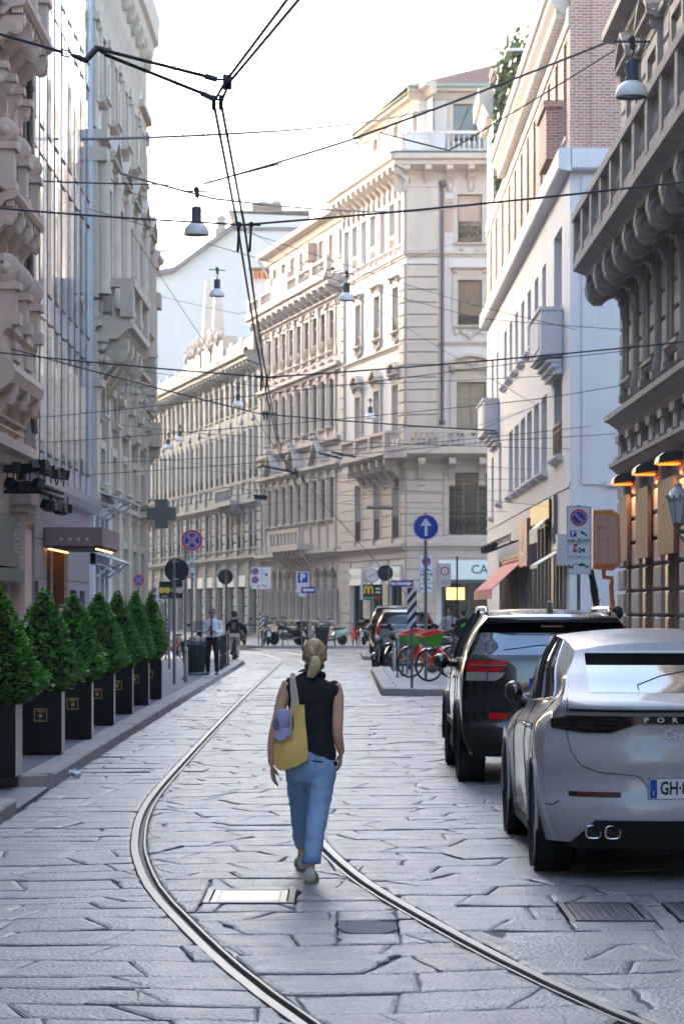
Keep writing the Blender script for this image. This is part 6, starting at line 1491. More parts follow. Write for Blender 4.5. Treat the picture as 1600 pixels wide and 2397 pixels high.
lines=[((212,985),(470,1015),(1080,1040),72,'grey span wire low across the grey palazzo, upper of three'),((265,1060),(600,1100),(1000,1150),78,'grey span wire low across the grey palazzo, middle of three'),((330,1085),(640,1115),(1130,1120),84,'grey span wire low across the grey palazzo, lowest of three'),((350,870),(620,905),(1130,885),74,'thin grey cable across the arcade house colonnade'),((800,655),(1120,745),(1470,772),64,'thin cable from the twin lamps to the dark house capital'),((360,690),(560,735),(800,655),88,'thin cable between the two middle hanging lamps'),((880,640),(1060,700),(1300,760),70,'thin cable in front of the corner house third floor'),((640,1060),(900,1045),(1345,1001),66,'span wire meeting the white wall corner beside the dark house'),((1000,1045),(1180,1030),(1440,1015),62,'second span wire at the white wall, just under the first'),((560,1090),(760,1105),(1100,1000),90,'drooping cable before the corner house balcony brackets'),((520,1140),(750,1160),(1100,1150),95,'low cable before the railings of the corner house'),((700,1130),(920,1090),(1180,980),80,'cable rising from the junction to the white balcony'),((300,470),(520,500),(700,610),85,'slack cable from the classical house to the arcade house roof'),((470,1025),(640,1050),(860,1068),86,'tram feeder cable before the arcade house gables'),((600,980),(660,1070),(770,1190),72,'diagonal cable running down past the arcade house windows'),((560,1188),(700,1172),(960,1186),98,'lowest pale cable crossing the corner house railings'),((1110,860),(1300,838),(1450,822),55,'thin cable across the white side wall'),((1080,950),(1250,935),(1462,900),56,'thin cable across the white wall under the other one')]
def reach(a,b,ue):return a if abs(ue-800)<abs(a[0]-800) and(ue-800)*(a[0]-800)>0 else(ue,a[1]+(a[1]-b[1])*(ue-a[0])/(a[0]-b[0]))
for a,b,c,Y,l in lines:
 c=reach(c,b,802+38350/Y)
 if Y<84:a=reach(a,b,798-38350/Y)
 span(l,a,b,c,Y,.0075+.00003*Y,M_wirel if Y>75 else M_wire)
q=MB()
for k in range(3):q.tube([P(240+k*20,870+k*2,88),P(300,878,88)],.01,4)
t=thing('section_breaker','dark tram wire section breakers hanging before the arcade house gables','tram wire',tuple(P(690,1100,80)));q=MB()
for a,b in(((605,1096),(612,1090)),((612,1090),(690,1106)),((690,1108),(672,1098)),((700,1104),(680,1110)),((690,1095),(696,1118)),((706,1110),(712,1128)),((745,1060),(800,1074)),((775,1058),(832,1070))):q.tube([P(*a,80)-P(690,1100,80),P(*b,80)-P(690,1100,80)],.035,5)
q.build('breaker',M_fit,t);q=MB();q.tube([P(858,1188,80)-P(690,1100,80),P(920,1190,80)-P(690,1100,80)],.05,6);q.build('insulated_rod',M_wirel,t)
t=thing('junction_box','black box hanging from the wires before the grey palazzo','cable box',tuple(P(610,1163,70)));z=12*70/F;q=MB();q.prism([(-.2,.07),(.19,.03),(.17,-.09),(-.17,-.06)][::-1],-.12,.12,'y');q.build('box',M_black,t);q=MB();q.tube([(-.1,0,.06),(-.1,0,.22)],.012,5);q.tube([(.1,0,.04),(.1,0,.2)],.012,5);q.build('hanger',M_fit,t)
M_lampw=mat('lamp bowl',(.84,.83,.83),.35,spec=.6);M_lamph=mat('lamp housing',(.22,.25,.29),.5);M_diff=mat('lamp diffuser',(.42,.44,.45),.2)
def lamp():
 t=thing('street_lamp','x','street lamp',(0,0,0),0,'bell shaped lamps hung over the street')
 MB().lathe([(.245,0),(.25,.02),(.245,.07),(.22,.15),(.17,.21),(.12,.24),(.1,.25)],(0,0,0),24).build('bowl',M_lampw,t);MB().lathe([(0,.015),(.23,.015),(.235,.03)],(0,0,0),24).build('diffuser',M_diff,t)
 m=MB();m.lathe([(.105,.25),(.105,.29),(.095,.3),(.09,.52),(.085,.56),(0,.57)],(0,0,0),14)
 for k in range(12):a=k*pi/6;m.box(.09*cos(a)-.008,.09*cos(a)+.008,.09*sin(a)-.008,.09*sin(a)+.008,.31,.53)
 m.build('housing',M_lamph,t);m=MB();m.tube([(0,0,.56),(0,0,.64),(.03,0,.68),(.03,0,.72),(0,0,.76)],.016,6);m.tube([(0,0,.74),(.02,0,.8),(0,0,.86)],.045,7);m.ball((0,0,.9),.06,8,6);m.tube([(-.28,0,.86),(.28,0,.86)],.018,6);m.build('hanger',M_fit,t);return t
L=lamp();lamps=[(1477,228,76,'large bell shaped lamp hanging beside the dark stone house at the picture top'),(460,551,60,'bell shaped lamp with a tall dark housing hanging beside the glass house'),(508,694,36,'bell shaped lamp hanging before the white gable house above the obelisks'),(811,704,37,'bell shaped lamp hanging under the twin bracket before the corner house quoins'),(557,952,26,'small bell shaped lamp before the grey palazzo upper windows, next to the arcade house'),(866,980,25,'small bell shaped lamp between two pedimented windows of the corner house'),(792,1016,19,'small bell shaped lamp before the arcade house columns'),(940,1005,21,'small bell shaped lamp with an ornate hook at the corner quoins'),(394,1051,20,'small pale bell lamp before the grey palazzo, lower of a pair'),(421,1032,20,'small pale bell lamp before the grey palazzo, upper of a pair'),(487,1165,15,'tiny bell lamp before the grey palazzo balcony')]
for i,(u,v,d,l) in enumerate(lamps):
 Y=.5*F/d;o=L if i==0 else dup(L);o.location=P(u,v,Y);o['label']=l;o.rotation_euler=(0,0,radians(12*i))
q=MB();q.lathe([(.14,-.01),(.155,0),(.14,.01),(.125,0),(.14,-.01)],(0,0,0),18,'y');q.tube([(.14,0,.05),(.4,0,.12)],.02,5);q.tube([(-.1,0,.12),(-.3,0,.16)],.014,5);q.ball((.1,0,.16),.06,7,5)
tag(q.build('cable_ring',M_fit,None,T(P(772,640,82))),'round cable ring hanging beside the lamp before the corner house','cable fitting')
t=thing('wire_insulator','dark bar with two small insulators hanging before the classical house pediment','insulator',tuple(P(218,325,66)));q=MB();q.tube([(-.55,0,0),(.2,0,0)],.03,6)
for dx in(-.06,.14):q.tube([(dx,0,0),(dx,0,.16)],.01,4);q.tube([(dx,0,-.0),(dx,0,-.1),(dx+.02,0,-.2)],.016,5);q.ball((dx,0,-.19),(.04,.04,.06),6,5);q.tube([(dx,0,-.2),(dx+.05,0,-.32),(dx+.1,0,-.28),(dx+.1,0,-.15)],.01,5)
q.build('bar',M_fit,t)
t=thing('light_rail','black horizontal rail for spotlights on the front of the ornate pink house','light rail',(-6.5,48.6,4.2));q=MB();q.tube([(0,0,.03),(.68,0,.03),(.8,2.9,.02)],.05,6);q.tube([(0,0,-.09),(.68,0,-.09),(.8,2.9,-.1)],.045,6);q.tube([(0,1.5,.02),(.72,1.5,.02)],.04,5);q.build('rail',M_black,t)
def spot():
 t=thing('spotlight','black square spotlight clamped to the rail on the ornate pink house','spotlight',(0,0,0),0,'black spotlights on the rail');q=MB();q.prism([(-.1,-.11),(.12,-.12),(.14,.1),(-.08,.13)],-.1,.1,'x');q.build('housing',mat('black spotlight',(.06,.06,.07),.5),t)
 q=MB();q.tube([(0,0,-.12),(0,.02,-.3)],.018,5);q.build('clamp',M_black,t);return t
S0=spot();pts=[]
for k in range(5):pts.append((-6.42+k*.17,48.55,.34,1))
for k in range(4):pts.append((-6.36+k*.18,48.52,-.02,2))
for k in range(5):pts.append((-5.79+.035*k,49.2+k*.58,.32,1));pts.append((-5.77+.035*k,49.4+k*.58,-.36,2))
for i,(x,y,dz,k) in enumerate(pts):
 o=S0 if i==0 else dup(S0);o.scale=(.82,)*3;o.location=(x,y,4.24+dz+R.uniform(-.03,.03));o.rotation_euler=(R.uniform(-.5,.3) if k==1 else pi+R.uniform(-.6,.2),R.uniform(-.25,.25),R.uniform(-.7,.7))
t=thing('security_camera','white security camera on the glass house wall above the spotlights','camera',(-6.35,53.2,4.62));q=MB();q.tube([(.3,-.2,-.02),(.28,.1,.08)],.055,10);q.build('housing',M_wht,t);q=MB();q.box(-.12,.2,.0,.12,.04,.16);q.build('bracket',M_oc,t)
# ================================================================ VEHICLES
def cr1(p0,p1,p2,p3,t):
 return.5*((2*p1)+(-p0+p2)*t+(2*p0-5*p1+4*p2-p3)*t*t+(-p0+3*p1-3*p2+p3)*t**3)
def pl1(keys,x):
 """monotone-ish smooth interpolation of (x, y) keys"""
 if x<=keys[0][0]:return keys[0][1]
 if x>=keys[-1][0]:return keys[-1][1]
 for i in range(len(keys)-1):
  a,b=keys[i],keys[i+1]
  if x<=b[0]:
   t=(x-a[0])/(b[0]-a[0]);d=b[0]-a[0]
   def sl(k):
    if k==0 or k==len(keys)-1:return 0 if 0<k<len(keys)-1 else((keys[1][1]-keys[0][1])/(keys[1][0]-keys[0][0]) if k==0 else(keys[-1][1]-keys[-2][1])/(keys[-1][0]-keys[-2][0]))
    s0=(keys[k][1]-keys[k-1][1])/(keys[k][0]-keys[k-1][0]);s1=(keys[k+1][1]-keys[k][1])/(keys[k+1][0]-keys[k][0])
    return 0 if s0*s1<=0 else 2*s0*s1/(s0+s1)
   m0,m1=sl(i)*d,sl(i+1)*d
   return(2*t**3-3*t*t+1)*a[1]+(t**3-2*t*t+t)*m0+(-2*t**3+3*t*t)*b[1]+(t**3-t*t)*m1
M_tyre=mat('tyre rubber',(.075,.075,.08),.8,var=.1,scale=20,bump=.3,bscale=60);M_rim=mat('dark alloy',(.20,.21,.22),.3,metal=.8);M_rimb=mat('bright alloy',(.70,.70,.72),.22,metal=.95)
M_carglass=mat('car glass',(.035,.045,.05),.03,spec=1.0);M_trim=mat('black car plastic',(.06,.06,.065),.55,var=.06,scale=20);M_chrome=mat('chrome',(.82,.82,.84),.12,metal=1.0)
M_tail=mat('red tail lens',(.42,.02,.03),.12,spec=.8,coat=.6);M_tailb=mat('bright red lens',(.80,.03,.03),.15,spec=.6,coat=.4);M_clear=mat('clear lens',(.62,.60,.58),.12,spec=.9);M_smoke=mat('smoked lens',(.035,.032,.035),.16,spec=.5,coat=.15)
M_rimd=mat('two tone alloy',(.40,.40,.42),.25,metal=.9);M_sb0=mat('gloss black cap',(.03,.03,.035),.25,coat=.3)
class Car:
 """body lofted from stations; local +y is forward, y=0 the rear bumper"""
 def __init__(s,sp):
  s.sp=sp;s.yr=sp['yr'];s.W=sp['W'];s.wrap=sp['wrap']
 def rear(s,x,z,d=0):
  w=pl1(s.W,z);q=min(1.0,abs(x)/w);wr=pl1(s.wrap,z);return Vector((x,pl1(s.yr,z)+wr*q**4.0+wr*.10*q*q-d,z))
 def edge(s,z):w=pl1(s.W,z);return s.rear(w,z)
 def stations(s):
  """dense list of [levels] along the side"""
  st=s.sp['st'];zl=s.sp['zl'];first=[tuple(s.edge(z)) for z in zl]
  S=[[Vector((p[0],p[1],p[2])) for p in first]]+[[Vector((x,y,z)) for(y,x,z) in row] for row in st]
  out=[];idx=[]
  n=len(S)
  for i in range(n-1):
   L=max((S[i+1][k]-S[i][k]).length for k in range(len(zl)));m=max(2,int(L/.06));idx.append(len(out))
   for q in range(m):
    t=q/m;out.append([Vector([cr1(S[max(i-1,0)][k][c],S[i][k][c],S[i+1][k][c],S[min(i+2,n-1)][k][c],t) for c in range(3)]) for k in range(len(zl))])
  idx.append(len(out));out.append(S[-1])
  ra=s.sp['arch']
  for row in out:
   y=row[0].y;za=0
   for ya in s.sp['axles']:
    d=abs(y-ya)
    if d<ra:za=max(za,s.sp['rw']+sqrt(ra*ra-d*d))
   if za>row[0].z:
    z0,z3=row[0].z,row[3].z
    for k in range(3):
     f=(row[k].z-z0)/(z3-z0);row[k].z=za+f*(max(z3,za+.12)-za);row[k].x=max(row[k].x,row[2].x-.0) if k<2 else row[k].x
  return out,idx
 def build(s,root,paint):
  sp=s.sp;rows,idx=s.stations();K=len(sp['zl']);nv=4;s.rows=rows;s.idx=idx
  def dense(row):
   o=[]
   for k in range(K-1):
    for q in range(nv):
     t=q/nv;o.append(Vector([cr1(row[max(k-1,0)][c],row[k][c],row[k+1][c],row[min(k+2,K-1)][c],t) for c in range(3)]))
   o.append(row[-1]);return o
  D=[dense(r) for r in rows];nd=len(D[0]);mc=8
  body=MB();gl=MB()
  for sg in(1,-1):
   fl=(lambda f:f) if sg>0 else(lambda f:f[::-1])
   vs=[Vector((p.x*sg,p.y,p.z)) for r in D for p in r];fs=[];gs=[]
   for i in range(len(D)-1):
    cell=max(k for k in range(len(idx)) if idx[k]<=i)
    for j in range(nd-1):
     f=fl((i*nd+j,(i+1)*nd+j,(i+1)*nd+j+1,i*nd+j+1));lev=j//nv
     if(cell,lev) in sp['glass']:gs.append(f)
     else:fs.append(f)
   body.add(vs,fs,True);gl.add(vs,gs,True)
  vs=[];m2=2*mc+1;fs=[];gs=[]
  for i,r in enumerate(D):
   e=r[-1];crown=sp['crown'](e.y)
   for c in range(m2):
    q=-1+2*c/(m2-1);vs.append((e.x*q,e.y-(sp['rearbow']*(1-q*q) if i==0 else sp['rearbow']*(1-q*q)*max(0,1-i/8)),e.z+crown*(1-abs(q)**2.2)))
  for i in range(len(D)-1):
   cell=max(k for k in range(len(idx)) if idx[k]<=i)
   for c in range(m2-1):
    f=(i*m2+c,i*m2+c+1,(i+1)*m2+c+1,(i+1)*m2+c);(gs if cell in sp['wind'] else fs).append(f)
  body.add(vs,fs,True);gl.add(vs,gs,True)
  zs=[];zl=sp['zl']
  for k in range(K-1):
   for q in range(6):zs.append(zl[k]+(zl[k+1]-zl[k])*q/6)
  zs.append(zl[-1]);n2=25;vs=[];fs=[]
  for z in zs:
   w=pl1(s.W,z)
   for c in range(n2):
    q=-1+2*c/(n2-1);q=math.copysign(abs(q)**.75,q);vs.append(s.rear(q*w,z))
  for i in range(len(zs)-1):
   for c in range(n2-1):fs.append((i*n2+c,i*n2+c+1,(i+1)*n2+c+1,(i+1)*n2+c))
  body.add(vs,fs,True)
  w=pl1(s.W,zl[-1]);vs=[];e=D[0][-1];cr_=sp['crown'](e.y)
  for c in range(m2):
   q=-1+2*c/(m2-1);vs.append(s.rear(q*w,zl[-1]));vs.append((e.x*q,e.y-sp['rearbow']*(1-q*q),e.z+cr_*(1-abs(q)**2.2)))
  body.add(vs,[(2*c,2*c+2,2*c+3,2*c+1) for c in range(m2-1)],True)
  r=D[-1];body.add([p for p in r]+[Vector((-p.x,p.y,p.z)) for p in r[::-1]],[tuple(range(2*nd))],False)
  s.D=D
  b=body.build('body',paint,root);g=gl.build('side_window',M_carglass,root)
  u=MB();L=D[-1][0].y;u.box(-sp['hw']*.72,sp['hw']*.72,.25,L-.2,sp['zu'],.62);u.box(-sp['hw']*.93,sp['hw']*.93,.55,L-.3,.5,.9)
  u.build('underbody',mat('underbody black',(.015,.015,.015),.9),root)
  return b,g
 def patch(s,x0,x1,z0,z1,d,nx=16,nz=8,fx=None):
  """sheet on the rear face between x0(z) and x1(z)"""
  mb=MB();vs=[]
  for j in range(nz+1):
   z=z0+(z1-z0)*j/nz;a=x0(z) if callable(x0) else x0;b=x1(z) if callable(x1) else x1
   for i in range(nx+1):vs.append(s.rear(a+(b-a)*i/nx,z,d))
  n=nx+1
  mb.add(vs,[(j*n+i,j*n+i+1,(j+1)*n+i+1,(j+1)*n+i) for j in range(nz) for i in range(nx)],True)
  edge=[i for i in range(n)]+[j*n+nx for j in range(1,nz+1)]+[nz*n+i for i in range(nx-1,-1,-1)]+[j*n for j in range(nz-1,0,-1)]
  ev=[vs[i] for i in edge];bk=[Vector((p.x*.998,p.y+abs(d)*1.5+.004,p.z)) for p in ev];m=len(ev)
  mb.add(ev+bk,[(i,m+i,m+(i+1)%m,(i+1)%m) for i in range(m)],False)
  return mb
 def line(s,pts,r,d=0.0,both=False):
  mb=MB();P_=[]
  for a,b in zip(pts,pts[1:]):
   for k in range(6):t=k/6;P_.append(s.rear(a[0]+(b[0]-a[0])*t,a[1]+(b[1]-a[1])*t,d))
  P_.append(s.rear(*pts[-1],d));mb.tube(P_,r,5)
  return mb
 def side(s,i,lev,sg,out=0):
  """point on the side: dense station index i, fractional level"""
  k=lev*4;a=int(min(k,len(s.D[0])-2));t=k-a;p=s.D[i][a].lerp(s.D[i][a+1],t);return Vector((p.x*sg+out*sg,p.y,p.z))
def wheel(root,x,y,r,w,sg,rim,spokes=5,steer=0):
 """wheel with its outer face towards sg*x"""
 M=T((x,y,r))@RZ(steer)@Matrix.Diagonal((sg,1,1,1));rr=r*.735
 ty=MB();pr=[(rr,w/2-.015),(rr+.03,w/2),(r-.05,w/2),(r-.018,w/2-.012),(r,w/2-.035)]
 for k in range(4):a=w/2-.05-k*(w-.1)/4;pr+=[(r,a),(r-.008,a-.004),(r-.008,a-.012),(r,a-.016)]
 pr+=[(r,-w/2+.035),(r-.05,-w/2),(rr,-w/2+.015)];ty.lathe(pr,(0,0,0),40,'x')
 t=ty.build('wheel',M_tyre,root,M)
 m=MB();m.lathe([(rr+.004,w/2-.012),(rr-.012,w/2-.008),(rr-.02,w/2-.03),(rr-.02,-w/2+.03)],(0,0,0),36,'x')
 for k in range(spokes):
  for dd in(-.11,.11):
   a=2*pi*k/spokes+dd;c_,s_=cos(a),sin(a);n=(-s_,c_)
   p=[(.06,.02),(.06,-.02),(rr-.01,-.024),(rr-.01,.024)]
   ps=[(q*c_+h*n[0],q*s_+h*n[1]) for q,h in p];m.prism([(a_,b_) for a_,b_ in ps],w/2-.06,w/2-.025,'x')
 m.lathe([(0,w/2-.02),(.06,w/2-.025),(.075,w/2-.04),(.08,w/2-.07)],(0,0,0),20,'x');m.build('rim',rim,t)
 m=MB();m.lathe([(0,w/2-.1),(rr*.72,w/2-.1),(rr*.72,w/2-.12)],(0,0,0),28,'x');m.lathe([(0,-w/2+.06),(rr,-w/2+.06)],(0,0,0),28,'x');m.build('brake_disc',mat('brake disc',(.25,.25,.26),.4,metal=.6),t)
 return t
# ---------------- grey coupe SUV in the foreground
cx0,cy0=2.335,16.92
gc=thing('parked_car','light grey coupe SUV with twin exhaust pipes, cut by the picture edge','car',(cx0,cy0,0))
M_gp=mat('chalk grey paint',(.66,.645,.65),.36,coat=.6,spec=.4)
zl=[.26,.44,.64,.86,1.03,1.20,1.38,1.555]
SPG=dict(yr=[(.22,.10),(.34,.03),(.44,-.005),(.52,0.0),(.60,.035),(.72,.05),(.80,.035),(.90,.055),(1.0,.085),(1.13,.085),(1.16,.03),(1.185,.02),(1.20,.06),(1.23,.18),(1.27,.33),(1.40,.68),(1.50,.95),(1.545,1.04),(1.56,1.06)],W=[(.22,.82),(.34,.90),(.5,.945),(.7,.955),(.9,.95),(1.03,.93),(1.13,.885),(1.2,.84),(1.27,.80),(1.4,.755),(1.56,.67)],wrap=[(.22,.22),(.5,.30),(.9,.34),(1.13,.36),(1.19,.33),(1.25,.20),(1.4,.13),(1.56,.10)],zl=zl,st=[[(.62,.935,.25),(.62,.965,.44),(.62,.985,.64),(.66,.988,.86),(.75,.95,1.05),(.80,.80,1.235),(1.05,0.765,1.40),(1.45,0.675,1.59)],[(1.03,.965,.25),(1.03,.985,.44),(1.03,.993,.64),(1.03,.992,.86),(1.10,.955,1.05),(1.18,.815,1.215),(1.42,0.780,1.42),(1.78,0.685,1.62)],[(1.5,.945,.25),(1.5,.965,.44),(1.5,.975,.64),(1.5,.972,.86),(1.50,.945,1.02),(1.55,.842,1.19),(1.72,0.800,1.43),(2.0,0.695,1.635)],[(2.1,.92,.25),(2.1,.945,.44),(2.1,.955,.64),(2.1,.965,.86),(2.1,.94,1.01),(2.12,.862,1.17),(2.18,0.810,1.44),(2.28,0.700,1.645)],[(2.22,.92,.25),(2.22,.945,.44),(2.22,.955,.64),(2.22,.965,.86),(2.22,.94,1.01),(2.22,.864,1.165),(2.27,0.811,1.44),(2.35,0.700,1.645)],[(3.0,.92,.25),(3.0,.945,.44),(3.0,.955,.64),(3.0,.962,.86),(3.0,.935,.99),(3.05,.86,1.13),(2.92,0.805,1.40),(2.80,0.695,1.625)],[(3.45,.945,.25),(3.45,.965,.44),(3.45,.975,.64),(3.45,.972,.85),(3.45,.935,.98),(3.42,.84,1.09),(3.22,0.795,1.32),(3.0,0.685,1.59)],[(3.93,.96,.25),(3.93,.98,.44),(3.93,.99,.64),(3.93,.985,.83),(3.93,.93,.95),(3.80,.83,1.04),(3.70,.78,1.08),(3.62,.64,1.12)],[(4.4,.92,.26),(4.4,.945,.42),(4.4,.955,.58),(4.4,.945,.72),(4.4,.88,.83),(4.35,.78,.92),(4.3,.70,.96),(4.25,.58,.99)],[(4.80,.62,.28),(4.82,.68,.42),(4.82,.70,.52),(4.80,.68,.62),(4.76,.62,.70),(4.70,.55,.77),(4.66,.48,.80),(4.62,.40,.82)]],glass={(2,5),(2,6),(3,5),(3,6),(5,5),(5,6),(6,5),(6,6)},wind={7},axles=(1.03,3.93),arch=.425,rw=.375,hw=.98,zu=.22,crown=lambda y:.055 if y>.9 else.05,rearbow=.06)
SPG['glass']={(2,5),(2,6),(3,5),(3,6),(5,5),(5,6),(6,5)}
car=Car(SPG);car.build(gc,M_gp)
for(y,sx) in((1.03,-1),(1.03,1),(3.93,-1),(3.93,1)):wheel(gc,sx*.835,y,.372,.29,sx,M_rimd,5)
Wg=lambda z:.635-.03*(z-1.27)/.27
p_=car.patch(lambda z:-Wg(z),Wg,1.275,1.47,.008,20,8).build('rear_window',mat('reflecting rear glass',(.55,.57,.60),.06,metal=.75),gc)
car.patch(lambda z:-Wg(z)+.0,lambda z:Wg(z),1.455,1.535,.012,20,4).build('spoiler_shade_band',mat('spoiler shade black',(.012,.012,.014),.85,spec=.03),gc)  # spoiler's shade on the window top, painted as a matte black band
q=car.line([(-.30,1.29),(-.30,1.325),(-.12,1.385),(.14,1.43)],.0032,.014);q.build('wiper',M_black,gc)
car.patch(lambda z:-.80+(1.18-z)*.5,lambda z:.80-(1.18-z)*.5,1.150,1.168,.012,24,2).build('spoiler_gap',M_black,gc)
lb=lambda z:min(.905,pl1(SPG['W'],z)-.012)
def low(x):return 1.005
q=MB();
def barz(x):
 ax=abs(x);return 1.072 if ax<.34 else(1.072-(min(ax,.52)-.34)/.18*.062 if ax<.52 else 1.010+max(0,ax-.70)*.12)
n=48;vs=[];
for i in range(n+1):
 x=-.90+1.8*i/n
 for z in(barz(x),(barz(x)+1.122)/2,1.122-max(0,abs(x)-.78)*.25):xx=max(-pl1(SPG['W'],z)+.006,min(pl1(SPG['W'],z)-.006,x));vs.append(car.rear(xx,z,.012))
q.add(vs,[(i*3+j,(i+1)*3+j,(i+1)*3+j+1,i*3+j+1) for i in range(n) for j in range(2)],True);tl=q.build('tail_light',M_smoke,gc)
q=MB()
for sg in(-1,1):
 q=MB()
 for z in(1.04,1.072,1.102):
  a,b=(.46 if z>1.05 else.52),.86;q.tube([car.rear(sg*(a+(b-a)*k/8),z,.0125) for k in range(9)],.0045,4)
 q.build('light_strips',mat('dark red strip',(.22,.07,.08),.3),tl)
for k,ch in enumerate('PORSCHE'):
 x=-.285+k*.095;text(ch,.046,M_wht,'letter',tl,T((x,car.rear(x,1.097,.018).y,1.097)),ext=.002,bold=.0015,xs=1.35)
o=text('Cayenne',.085,M_wht,'script_badge',gc,T((-.02,car.rear(0,1.0,.012).y,1.0)),ext=.002)
o.data.transform(Matrix.Shear('XZ',4,(.3,0)) if False else Matrix.Identity(4))
for sg in(-1,1):
 q=car.line([(sg*.79,1.235),(sg*.80,1.16),(sg*.80,.98),(sg*.78,.88),(sg*.72,.79),(sg*.60,.745),(sg*.36,.725),(sg*.33,.715),(sg*.24,.585),(0,.585)],.003,.001);q.build('panel_joint',M_black,gc)
 q=car.line([(sg*.94,.52),(sg*.90,.515),(sg*.86,.545)],.004,.001);q.build('panel_joint',M_black,gc)
 car.patch(sg*.80 if sg>0 else-.80,.46 if sg>0 else-.46,.581,.613,.006,10,2).build('reflector_slot',M_black,gc) if sg<0 else car.patch(.46,.80,.581,.613,.006,10,2).build('reflector_slot',M_black,gc)
 a,b=(-.74,-.50) if sg<0 else(.50,.74);car.patch(a,b,.586,.608,.009,8,2).build('reflector',mat('dim red reflector',(.42,.05,.04),.25,spec=.7),gc)
 for x,z in((sg*.62,.50),(sg*.27,.47)):q=MB();p=car.rear(x,z,.004);q.disc((p.x,p.y,p.z),.016,14,'y',0,.013);q.build('sensor',M_grey,gc)
q=MB();y=car.rear(0,.64).y;q.box(-.27,.27,y-.03,y-.002,.575,.705);np_=q.build('number_plate',mat('plate white',(.86,.86,.86),.4),gc)
q=MB();q.box(-.275,.275,y-.024,y+.03,.565,.575);q.box(-.275,.275,y-.024,y+.03,.705,.715);q.box(-.282,-.27,y-.024,y+.03,.565,.715);q.box(.27,.282,y-.024,y+.03,.565,.715);q.build('plate_frame',M_chrome,np_)
[MB().box(a,a+.046,y-.033,y-.0302,.577,.703).build('blue_band',M_blue,np_) for a in(-.268,.222)];text('I',.05,M_wht,'letter',np_,T((-.245,y-.0345,.61)))
text('GH·871 KT',.125,M_blk,'lettering',np_,T((0,y-.0325,.64)),xs=.68,bold=.003)
car.patch(lambda z:-min(.62+(.44-z)*.9,pl1(SPG['W'],z)-.004),lambda z:min(.62+(.44-z)*.9,pl1(SPG['W'],z)-.004),.225,.425,.014,24,6).build('diffuser',M_trim,gc)
for sg in(-1,1):
 for k in range(2):
  x=sg*(.64-k*.125);q=MB();rr=[]
  for i in range(16):
   a=2*pi*i/16;c_,s_=cos(a),sin(a);rr.append((x+math.copysign(abs(c_)**.6,c_)*.055,.345+math.copysign(abs(s_)**.6,s_)*.048))
  yy=car.rear(x,.34).y;vs=[(a,yy-.035,b) for a,b in rr]+[(x+(a-x)*.84,yy-.037,.345+(b-.345)*.84) for a,b in rr]+[(x+(a-x)*.8,yy+.12,.345+(b-.345)*.8) for a,b in rr]+[(a,yy+.1,b) for a,b in rr];n=16
  q.add(vs,[(lv*n+i,lv*n+(i+1)%n,(lv+1)*n+(i+1)%n,(lv+1)*n+i) for lv in(0,1) for i in range(n)]+[(i,3*n+i,3*n+(i+1)%n,(i+1)%n) for i in range(n)],True);e_=q.build('exhaust_tip',M_chrome,gc)
  MB().add([(x+(a-x)*.84,yy-.02,.345+(b-.345)*.84) for a,b in rr],[tuple(range(n))]).build('inside',M_black,e_)
def along(cr_,i0,i1,lev,sg,out=.004,r=.006):q=MB();q.tube([cr_.side(i,lev,sg,out) for i in range(i0,i1+1)],r,5);return q
I=car.idx
for sg in(-1,1):
 m=MB();
 for q in(along(car,I[2],I[6],5,sg,.003,.009),along(car,I[2],I[6],7,sg,.003,.009)):
  m.v+=q.v;b=len(m.v)-len(q.v);m.f+=[[a+b for a in f] for f in q.f];m.m+=q.m;m.sm+=q.sm
 m.tube([car.side(I[2],5+2*k/8,sg,.003) for k in range(9)],.011,5);m.build('window_trim',M_chrome,gc)
 for kk,r_ in((I[4],.022),(I[3]+1,.012)):MB().tube([car.side(kk,5+2*k/8,sg,.002) for k in range(9)],r_,5).build('window_pillar',M_black,gc)
 m=MB()
 for kk in(I[2]-2,I[4],I[6]+3):m.tube([car.side(kk,.3+4.6*k/16,sg,.0) for k in range(17)],.0045,4)
 m.build('door_joint',M_black,gc)
 for kk in(I[3]-2,I[5]-5):
  p=car.side(kk,3.85,sg,.02);m=MB();m.tube([p+Vector((0,-.11,0)),p+Vector((sg*.012,-.05,.004)),p+Vector((sg*.012,.05,.004)),p+Vector((0,.11,0))],.013,6);m.build('door_handle',M_gp,gc);m=MB();m.ball(tuple(p-Vector((sg*.014,0,0))),(.012,.09,.03),8,6);m.build('handle_recess',M_black,gc)
 m=MB();m.box(sg*.80,sg*.945,1.5,3.5,.2,.3);m.build('sill',M_trim,gc)
 for ya in(1.03,3.93):
  m=MB();pts=[]
  for k in range(21):a=radians(-8)+(pi+radians(16))*k/20;pts.append((sg*.984,ya+.425*cos(a),.375+.425*sin(a)))
  m.tube(pts,.012,6);m.build('wheel_arch_lip',M_gp,gc)
  m=MB();m.lathe([(.42,-.26),(.42,0)],(sg*(.985 if sg<0 else.985-.0)-(0 if sg<0 else 0),ya,.375),30,'x') if sg>0 else m.lathe([(.42,0),(.42,.26)],(-.985,ya,.375),30,'x');m.build('wheel_well',M_black,gc)
 p=Vector((sg*.93,3.22,1.12));m=MB();m.ball((p.x+sg*.03,p.y,p.z+.06),(.07,.13,.09),14,10);mi_=m.build('wing_mirror',M_trim,gc);m=MB();m.ball((p.x+sg*.035,p.y+.03,p.z+.07),(.072,.12,.085),14,10);m.build('mirror_cap',M_sb0,mi_)
 m=MB();m.tube([(sg*.84,3.25,1.08),(sg*.92,3.24,1.1)],.03,6);m.build('mirror_foot',M_trim,mi_);m=MB();m.ball((p.x+sg*.025,p.y-.075,p.z+.06),(.055,.062,.068),12,8);m.build('mirror_glass',M_carglass,mi_)
